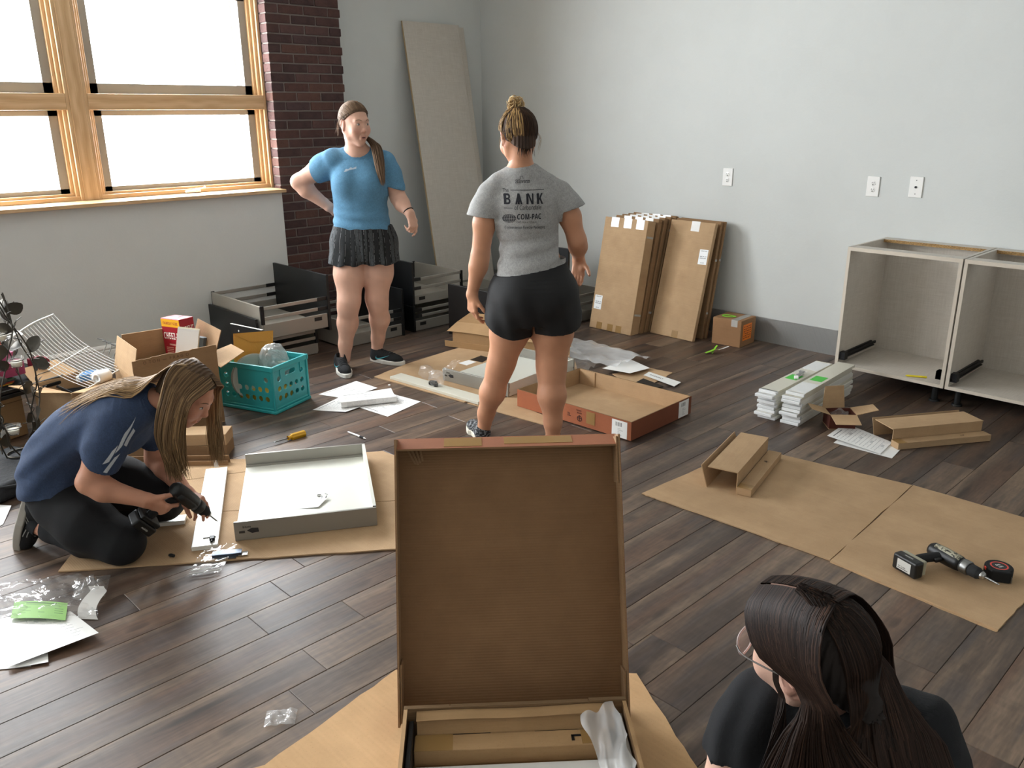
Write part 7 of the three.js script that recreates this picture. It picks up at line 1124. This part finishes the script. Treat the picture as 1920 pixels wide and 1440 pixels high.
  const sf = (x, y, z) => { let d = sf0(x, y, z) + folds(x, y, z, 7) + 0.0035 * Math.sin((x * 0.8 - y) * 70 + 5 * n3(x * 6, y * 5, z * 6)) * sstep(0.1, -0.1, x); d = Math.max(d, 0.258 + (x + 0.3) * 0.12 - y); d = Math.max(d, 0.052 - Math.hypot(x - 0.275, y - 0.63, (z - 0.1) * 0.7)); if (z > 0.2) d = Math.max(d, 0.42 - (x - 0.1) * 0.75 - y + (0.29 - z) * 0.2 - (x < 0.02 ? (0.02 - x) * 6 : 0)); if (z < -0.01 && x > 0.08) d = Math.max(d, 0.395 - y); return d; };
  const shirt = mesh('t_shirt', skin(sf, [-0.38, 0.2, -0.17], [0.34, 0.74, 0.42], 0.0058), M.shirtNavy, t);
  const pr = canvasTexture(256, 256, (g) => { g.clearRect(0, 0, 256, 256); g.fillStyle = 'rgba(196,202,208,.95)'; for (const q of [[[20, 60], [90, 30], [130, 60], [70, 110]], [[110, 90], [170, 50], [240, 80], [160, 130]], [[30, 150], [110, 130], [150, 170], [60, 210]], [[170, 150], [230, 130], [245, 190], [190, 220]]]) { g.beginPath(); q.forEach(([x, y], i) => (i ? g.lineTo(x, y) : g.moveTo(x, y))); g.fill(); } });
  mesh('chest_print', patch(sf, V(0.1, 0.35, 0.36), V(0.13, 0.1, -0.02), V(0.02, 0.1, 0.0), V(-0.12, 0.55, -0.82).normalize(), 20, 16, 0.0012), std({ map: pr, transparent: true, roughness: 0.85 }), shirt);
  const lf0 = field([loft(trunk.slice(0, 4), 0.03, 0.004), limb([[hipN, 0.104], [[-0.03, 0.16, 0.25], 0.106], [[0.1, 0.09, 0.27], 0.084], [[0.115, 0.082, 0.268], 0.08]], 0.03), shinN, limb([[hipF, 0.104], [[0.0, 0.21, -0.01], 0.106], [[0.16, 0.155, -0.02], 0.086], [[0.18, 0.135, -0.02], 0.08]], 0.03), shinF]);
  const lf = (x, y, z) => Math.max(lf0(x, y, z) + 0.002 * n3(x * 20, y * 20, z * 20), 0.0085 - y, -0.245 - x + (y > 0.16 ? 2 : 0) * -1, y - 0.46);
  mesh('leggings', skin(lf, [-0.4, -0.02, -0.16], [0.3, 0.47, 0.42], 0.008), M.leggings, t);
  // shoes on their toes, soles to the window
  for (const [z, zz] of [[0.155, 0.0], [0.0, -0.02]]) { const Z = V(-0.36, -0.93, 0).normalize(), Yv = V(0.93, -0.36, 0).normalize(), Xv = Yv.clone().cross(Z); sneaker(t, [-0.335 + zz * 0.3, 0.132, z], new THREE.Quaternion().setFromRotationMatrix(new THREE.Matrix4().makeBasis(Xv, Yv, Z)), { upper: 0x141518, sole: 0xa9a49a, lines: '#9c9c98', len: 1.1 }); }
  mesh('sock', [cap0([-0.255, 0.1, 0.172], [-0.285, 0.118, 0.162], 0.039), cap0([-0.255, 0.1, 0.0], [-0.285, 0.118, 0.0], 0.039)], std({ color: 0x1b1c1f, roughness: 0.9 }), t);
  // hair
  const at = (r, u, f) => off(C, B, r * s, u * s, f * s), seat = [B.R, B.U, B.F];
  const cf0 = field([ell(at(0, 0.024, -0.014), [0.083, 0.102, 0.105], seat, 0), ell(at(0, -0.06, -0.07), [0.055, 0.06, 0.04], seat, 0.04)]);
  const cf = (x, y, z) => { const q = V(x, y, z).sub(C), u = q.dot(B.U), w = q.dot(B.F), r = Math.abs(q.dot(B.R)); return Math.max(cf0(x, y, z) + 0.0018 * Math.sin(q.dot(B.F) * 400 + 4 * n3(x * 20, y * 20, z * 20)), 0.66 * w - 0.75 * u + 0.014 - Math.max(0, r - 0.05) * 0.8); };
  const dk = lin(0x3a2b20), md = lin(0x6f563e), bl = lin(0xb4936a); seed(91);
  const hg = skin(cf, [C.x - 0.16, C.y - 0.16, C.z - 0.15], [C.x + 0.16, C.y + 0.16, C.z + 0.15], 0.0045, (x, y, z) => mixc(dk, md, clamp(0.4 + 0.5 * n3(x * 14, y * 60, z * 60))));
  const S = [], tone = (k) => (rnd() < k ? mixc(md, bl, rnd(0.2, 1)) : mixc(dk, md, rnd()));
  for (let i = 0; i < 520; i++) { // near curtain
    const k = rnd(), f0 = lerp(0.075, -0.085, k), x = lerp(0.40, 0.262, k) + rnd(-0.012, 0.012), L = rnd(0.8, 1.08), z = 0.195 + 0.025 * Math.sin(k * 3) + rnd(-0.016, 0.016), c = tone(0.35 + 0.3 * hash(Math.floor(k * 14), 2, 5) - 0.25);
    const p3 = V(lerp(x, 0.33, 0.25), 0.515, z + 0.01), p4 = V(lerp(x, 0.335, 0.45) + rnd(-0.008, 0.008), 0.43, z + 0.012), p5 = V(lerp(x, 0.345, 0.55) + rnd(-0.016, 0.02), lerp(0.6, 0.335, L) , z + 0.006 + rnd(-0.012, 0.012));
    S.push({ p: curve([at(-0.004, 0.118 - 0.35 * f0 * f0 * 8, f0 * 0.9), at(-0.062, 0.102 - Math.abs(f0) * 0.2, f0), at(-0.096, 0.035, f0 * 0.85 + 0.004), p3, p4, p5], 20), r: rnd(0.0014, 0.0028), c: [c, mixc(c, bl, rnd(0.1, 0.6))] });
  }
  for (let i = 0; i < 260; i++) { // far curtain
    const k = rnd(), f0 = lerp(0.08, -0.03, k), x = lerp(0.458, 0.39, k), L = rnd(0.82, 1.06), z = 0.0 + rnd(-0.02, 0.02), c = tone(0.3);
    S.push({ p: curve([at(0.004, 0.117 - f0 * f0 * 2.6, f0 * 0.9), at(0.06, 0.1 - Math.abs(f0) * 0.2, f0), at(0.094, 0.03, f0 * 0.9), V(lerp(x, 0.42, 0.3), 0.5, z), V(lerp(x, 0.42, 0.4) + rnd(-0.012, 0.012), 0.42, z + 0.01), V(lerp(x, 0.415, 0.5) + rnd(-0.018, 0.018), lerp(0.58, 0.31, L), z + 0.02 + rnd(-0.012, 0.012))], 20), r: rnd(0.0014, 0.0026), c: [c, mixc(c, bl, rnd(0.2, 0.8))] });
  }
  for (let i = 0; i < 330; i++) { // down the back
    const r0 = rnd(-0.075, 0.085), e = rnd(0.35, 1), c = tone(0.45), zb = 0.1 - r0 * 1.15 + rnd(-0.02, 0.02);
    const surf = (x, z, up) => { const o = V(x, 0.95, z), m = march(sf, o, V(0, -1, 0), 0.7); return V(x, 0.95 - (m ?? 0.3) + up, z); };
    S.push({ p: curve([at(r0 * 0.25, 0.12, -0.01 - rnd(0.03)), at(r0 * 0.8, 0.085, -0.085), at(r0 * 0.95, 0.02, -0.112), surf(0.2, zb, 0.016), surf(lerp(0.18, 0.1, e), zb + rnd(-0.01, 0.01), 0.008), surf(lerp(0.16, -0.03, e), zb * 1.1 - 0.01 + rnd(-0.02, 0.02), 0.004), surf(lerp(0.14, -0.1, e), zb * 1.2 - 0.02 + rnd(-0.025, 0.025), 0.003)], 20), r: rnd(0.0014, 0.0028), c: [c, mixc(c, bl, rnd(0.3, 1))] });
  }
  const h = mesh('hair', hg, M.hairCap, t); mesh('hanging_hair', hairMesh(S), M.hair, h);
  // the drill in her hand
  const Xa = V(0.3, -0.78, -0.55).normalize(), Ya0 = V(0.8, 0.42, -0.36), Ya = Ya0.addScaledVector(Xa, -Ya0.dot(Xa)).normalize(), Za = Xa.clone().cross(Ya);
  t.updateMatrixWorld();
  const d = drill('black cordless drill held by the kneeling woman, battery against her knee', [0, 0, 0], 0, 0, 0, { gear: M.blackPlastic });
  const m = new THREE.Matrix4().makeBasis(Xa, Ya, Za).setPosition(0.36, 0.235, 0.2); m.premultiply(t.matrixWorld); d.matrix.copy(m); d.rotation.order = 'XYZ'; m.decompose(d.position, d.quaternion, d.scale);
}
// ---- woman in front with glasses, seen from above ----
{
  const t = thing('person', 'long haired woman with glasses in a black t-shirt, seen from above and behind', 'person', [-0.5, 0, -1.35], YAW);
  const C = V(-0.076, 0.718, -0.015), B = { R: V(-0.71, -0.22, 0.669), U: V(-0.263, 0.964, 0.038), F: V(-0.654, -0.149, -0.742) }, s = 1.02;
  const lat = [-1, 0, -0.2];
  const trunk = [{ c: [0.07, 0.1, 0.14], r: lat, a: 0.18, b: 0.13 }, { c: [0.065, 0.24, 0.125], r: lat, a: 0.165, b: 0.12 }, { c: [0.045, 0.38, 0.08], r: lat, a: 0.16, b: 0.115 }, { c: [0.02, 0.49, 0.025], r: lat, a: 0.165, b: 0.105 }, { c: [0.0, 0.555, -0.015], r: lat, a: 0.12, b: 0.08 }, { c: [-0.01, 0.605, -0.02], r: lat, a: 0.062, b: 0.056 }];
  const shL = [-0.132, 0.552, -0.06], elL = [-0.2, 0.33, -0.05], wrL = [-0.262, 0.185, -0.09], shR = [0.145, 0.545, 0.0], elR = [0.215, 0.33, -0.03], wrR = [0.08, 0.2, -0.2];
  const armL = limb([[shL, 0.06], [[-0.168, 0.45, -0.057], 0.056], [elL, 0.047], [[-0.24, 0.28, -0.05], 0.046], [wrL, 0.029]], 0.022), armR = limb([[shR, 0.06], [[0.185, 0.43, -0.01], 0.055], [elR, 0.046], [wrR, 0.028]], 0.022);
  const neck = [cap(off(C, B, 0, -0.075, -0.02), [-0.005, 0.59, -0.015], 0.05, 0.058, 0.02)];
  const LG = (k) => [limb([[[-0.02, 0.11, 0.12], 0.1 + k], [[-0.06, 0.12, -0.2], 0.07 + k], [[0.1, 0.065, -0.3], 0.04 + k]], 0.03), limb([[[0.16, 0.11, 0.1], 0.1 + k], [[0.24, 0.12, -0.2], 0.07 + k], [[0.0, 0.062, -0.2], 0.04 + k]], 0.03)], legs = LG(0);
  const head = headPrims(C, B, s), TONE = lin(0xe3b9a4);
  const hand = handPrims(wrL, [-0.55, -0.6, -0.5], [0.6, -0.6, -0.2], 1, [[0.3, 0.4, 0.3], [0.3, 0.4, 0.3], [0.35, 0.4, 0.3], [0.4, 0.4, 0.3]]), hand2 = handPrims(wrR, [-0.7, -0.4, -0.6], [0.1, -0.8, 0.2], -1, [[0.3, 0.4, 0.3], [0.3, 0.4, 0.3], [0.35, 0.4, 0.3], [0.4, 0.4, 0.3]]);
  bodyMesh(t, 'body', [loft(trunk, 0.03, -0.014), legs[0].map((p) => p), legs[1], armL, armR, neck].flat(9), [{ prims: [...head, neck[0]], h: 0.0032, head: { C, B, s } }, { prims: [...hand, cap([-0.255, 0.22, -0.085], wrL, 0.0315, 0.029, 0.02)], h: 0.0036 }, { prims: [...hand2, cap([0.1, 0.22, -0.175], wrR, 0.03, 0.028, 0.02)], h: 0.0036 }], TONE);
  face(t, C, B, s, { brow: 0x2a1d17 });
  const sf0 = field([loft(trunk, 0.03, 0.017), limb([[shL, 0.072], [[-0.152, 0.5, -0.058], 0.07], [[-0.175, 0.43, -0.055], 0.07]], 0.035), limb([[shR, 0.077], [[0.165, 0.48, -0.005], 0.075], [[0.195, 0.4, -0.02], 0.074]], 0.035), cap([-0.008, 0.6, -0.018], [-0.1, 0.57, -0.05], 0.053, 0.055, 0.04), cap([-0.008, 0.6, -0.018], [0.1, 0.56, -0.005], 0.053, 0.056, 0.04)]);
  const sf = (x, y, z) => { let d = sf0(x, y, z) + folds(x, y, z, 2) + 0.003 * Math.sin((x + z) * 60 + 5 * n3(x * 6, y * 6, z * 6)); if (x < -0.12) d = Math.max(d, 0.468 + 0.3 * (x + 0.17) - y); if (x > 0.175) d = Math.max(d, 0.4 - 0.3 * (x - 0.2) - y - (x < 0.19 && z > 0.03 ? 0.4 : 0)); return Math.max(d, 0.09 - y, 0.05 - Math.hypot(x + 0.012, (y - 0.655) * 0.7, z + 0.015)); };
  mesh('t_shirt', skin(sf, [-0.3, 0.06, -0.2], [0.34, 0.7, 0.32], 0.006), M.shirtBlack, t);
  mesh('trousers', skin(((f) => (x, y, z) => Math.max(f(x, y, z), 0.002 - y, y - 0.26))(field([loft(trunk.slice(0, 3), 0.03, 0.006), LG(0.009)])), [-0.36, -0.02, -0.36], [0.46, 0.3, 0.44], 0.01), M.leggings, t);
  // hair with a middle part, long over back and shoulder
  const at = (r, u, f) => off(C, B, r * s, u * s, f * s), seat = [B.R, B.U, B.F];
  const cf0 = field([ell(at(0, 0.026, -0.014), [0.086, 0.104, 0.108].map((x) => x * s), seat, 0), cap(at(0, 0.0, -0.055), [-0.0, 0.6, 0.045], 0.056, 0.055, 0.05), cap([-0.0, 0.6, 0.045], [0.02, 0.48, 0.07], 0.045, 0.03, 0.05)]);
  const cf = (x, y, z) => { const q = V(x, y, z).sub(C), u = q.dot(B.U) / s, w = q.dot(B.F) / s, r = q.dot(B.R) / s; const part = 0.004 * Math.exp(-((r / 0.004) ** 2)) * (u > 0.06 ? 1 : 0); return Math.max(cf0(x, y, z) + part + 0.0016 * Math.sin(w * 420 + u * 90 + 3 * n3(x * 16, y * 16, z * 16)), (0.66 * w - 0.75 * u + 0.012 + Math.max(0, Math.abs(r) - 0.04) * 0.3) * s, u < -0.0 && w > -0.035 ? 0.01 : -1); };
  const dk = lin(0x17100d), md = lin(0x2e211b), br = lin(0x4a352a); seed(33);
  const hg = skin(cf, [-0.24, 0.36, -0.16], [0.22, 0.88, 0.3], 0.005, (x, y, z) => mixc(dk, md, clamp(0.3 + 0.5 * n3(x * 30, y * 14, z * 30))));
  const S = [];
  const clear = (p, up) => { const d = sf(p.x, p.y, p.z); if (d > up) return p; const e = 0.01, g = V(sf(p.x + e, p.y, p.z) - d, sf(p.x, p.y + e, p.z) - d, sf(p.x, p.y, p.z + e) - d).normalize(); return p.addScaledVector(g, up - d); };
  for (let i = 0; i < 1900; i++) {
    const q = rnd(), kind = q < 0.52 ? 0 : q < 0.68 ? 1 : 2, sd = kind === 1 ? -1 : 1, k = rnd(), e = rnd(-1, 1), j = rnd(-0.006, 0.006), c = mixc(dk, rnd() < 0.25 ? br : md, rnd()), g2 = (f) => 0.1315 - 2.2 * (f + 0.012) ** 2;
    let pts, x0;
    if (kind < 2) {
      const f0 = lerp(0.074, -0.075, k), a = at(sd * 0.003, g2(f0), f0), b = at(sd * 0.055, g2(f0) - 0.018, f0 * 1.02), m = at(sd * 0.095, 0.045, lerp(0.035, -0.08, k) + j), n = at(sd * 0.1, -0.012, lerp(-0.045, -0.1, k) + j);
      if (!kind) { x0 = lerp(-0.17, 0.02, k) + 0.02 * e; pts = [a, b, m, n, clear(V(lerp(n.x, x0, 0.5), 0.61, 0.105 + 0.012 * e), 0.01), clear(V(x0, 0.53, 0.12 + 0.012 * e), 0.01), clear(V(x0 - 0.02 * (1 - k) + 0.012 * e, 0.44, 0.155), 0.008), clear(V(x0 - 0.03 * (1 - k) + 0.03 * e, 0.3 + rnd(-0.05, 0.05), 0.2), 0.008)]; }
      else { x0 = lerp(0.04, 0.1, k) + 0.02 * e; pts = [a, b, m, n, clear(V(lerp(n.x, x0, 0.5), 0.62, -0.01), 0.014), clear(V(x0 + 0.01, 0.55, 0.06), 0.012), clear(V(x0 + 0.02, 0.44, 0.15), 0.01), clear(V(x0 + 0.03, 0.31, 0.2), 0.008)]; }
    } else {
      const r0 = rnd(-0.08, 0.085), f0 = -0.06 - rnd(0.035); x0 = lerp(-0.06, 0.1, (0.085 - r0) / 0.17) + 0.015 * e;
      pts = [...hug(C, B, s, [[r0 * 1.5, 1, rnd(-0.75, 0.1)], [r0 * 7, 0.5, -0.8], [r0 * 9, -0.35, -1]], 6, 0.008 + rnd(0.005)).filter((_, i2) => i2 !== 1), at(r0 * 0.95, -0.06, -0.115), clear(V(x0 * 0.9, 0.585, 0.085), 0.016), clear(V(x0, 0.5, 0.13), 0.012), clear(V(x0 + 0.012 * e, 0.4, 0.18), 0.01), clear(V(x0 + 0.02 * e, 0.29 + rnd(-0.04, 0.04), 0.22), 0.008)];
    }
    S.push({ p: curve(pts, 20), r: rnd(0.001, 0.0022), c: [c, mixc(c, br, rnd(0, 0.5))] });
  }
  for (let i = 0; i < 50; i++) { const k = rnd(); S.push({ p: curve([at(0.088, 0.03, 0.0 + rnd(0.012)), at(0.0905, -0.015, 0.012 + rnd(-0.006, 0.006)), at(0.088, -0.05, 0.01 + rnd(-0.008, 0.006)), V(-0.15 + rnd(-0.02, 0.02), 0.58, 0.09), V(-0.18 + rnd(-0.03, 0.03), 0.47 - k * 0.06, 0.1)], 14), r: 0.001, c: mixc(dk, md, k) }); }
  const h = mesh('hair', hg, M.hairCap, t); mesh('long_hair', hairMesh(S), M.hair, h); mesh('scalp_part', tube([at(0, 0.124, 0.05), at(0, 0.1295, 0.02), at(0, 0.1315, -0.015), at(0, 0.1275, -0.05), at(0, 0.118, -0.075)], 0.0018, 30, 6), std({ color: 0x7d5e50, roughness: 0.7 }), h);
  // glasses
  const g = thing('glasses', 'clear framed glasses worn by the woman with long dark hair in front', 'glasses', [0, 0, 0]); t.updateMatrixWorld(); g.position.copy(t.position); g.quaternion.copy(t.quaternion);
  const clearP = phy({ color: 0xd9c6c2, roughness: 0.15, transmission: 0.35, thickness: 0 });
  for (const q of [-1, 1]) { const ring = []; for (let i = 0; i < 20; i++) { const a = i / 20 * 2 * PI; ring.push(at(q * 0.034 + Math.sign(Math.cos(a)) * Math.pow(Math.abs(Math.cos(a)), 0.7) * 0.026, 0.0 + Math.sign(Math.sin(a)) * Math.pow(Math.abs(Math.sin(a)), 0.7) * 0.023, 0.112 - 0.006 * Math.abs(Math.cos(a) * q + 1) * 0.5)); } mesh('rim', new THREE.TubeGeometry(new THREE.CatmullRomCurve3(ring, true), 60, 0.0022, 8, true), clearP, g); const ln = new THREE.BufferGeometry().setFromPoints(ring), idx = []; for (let i = 1; i < 19; i++) idx.push(0, i, i + 1); ln.setIndex(idx); ln.computeVertexNormals(); mesh('lens', ln, M.glass, g);
    mesh('temple', tube([at(q * 0.061, 0.008, 0.108), at(q * 0.078, 0.01, 0.085), at(q * 0.09, 0.012, 0.03), at(q * 0.093, 0.01, -0.02)], 0.0018, 20, 6), std({ color: 0x55504c, roughness: 0.35, metalness: 0.3 }), g); }
  mesh('bridge', tube([at(-0.009, 0.008, 0.113), at(0, 0.011, 0.117), at(0.009, 0.008, 0.113)], 0.0021, 10, 6), clearP, g);
}
function cap0(a, b, r) { return rod(a, b, r, 16); }
renderer.render(scene, camera);
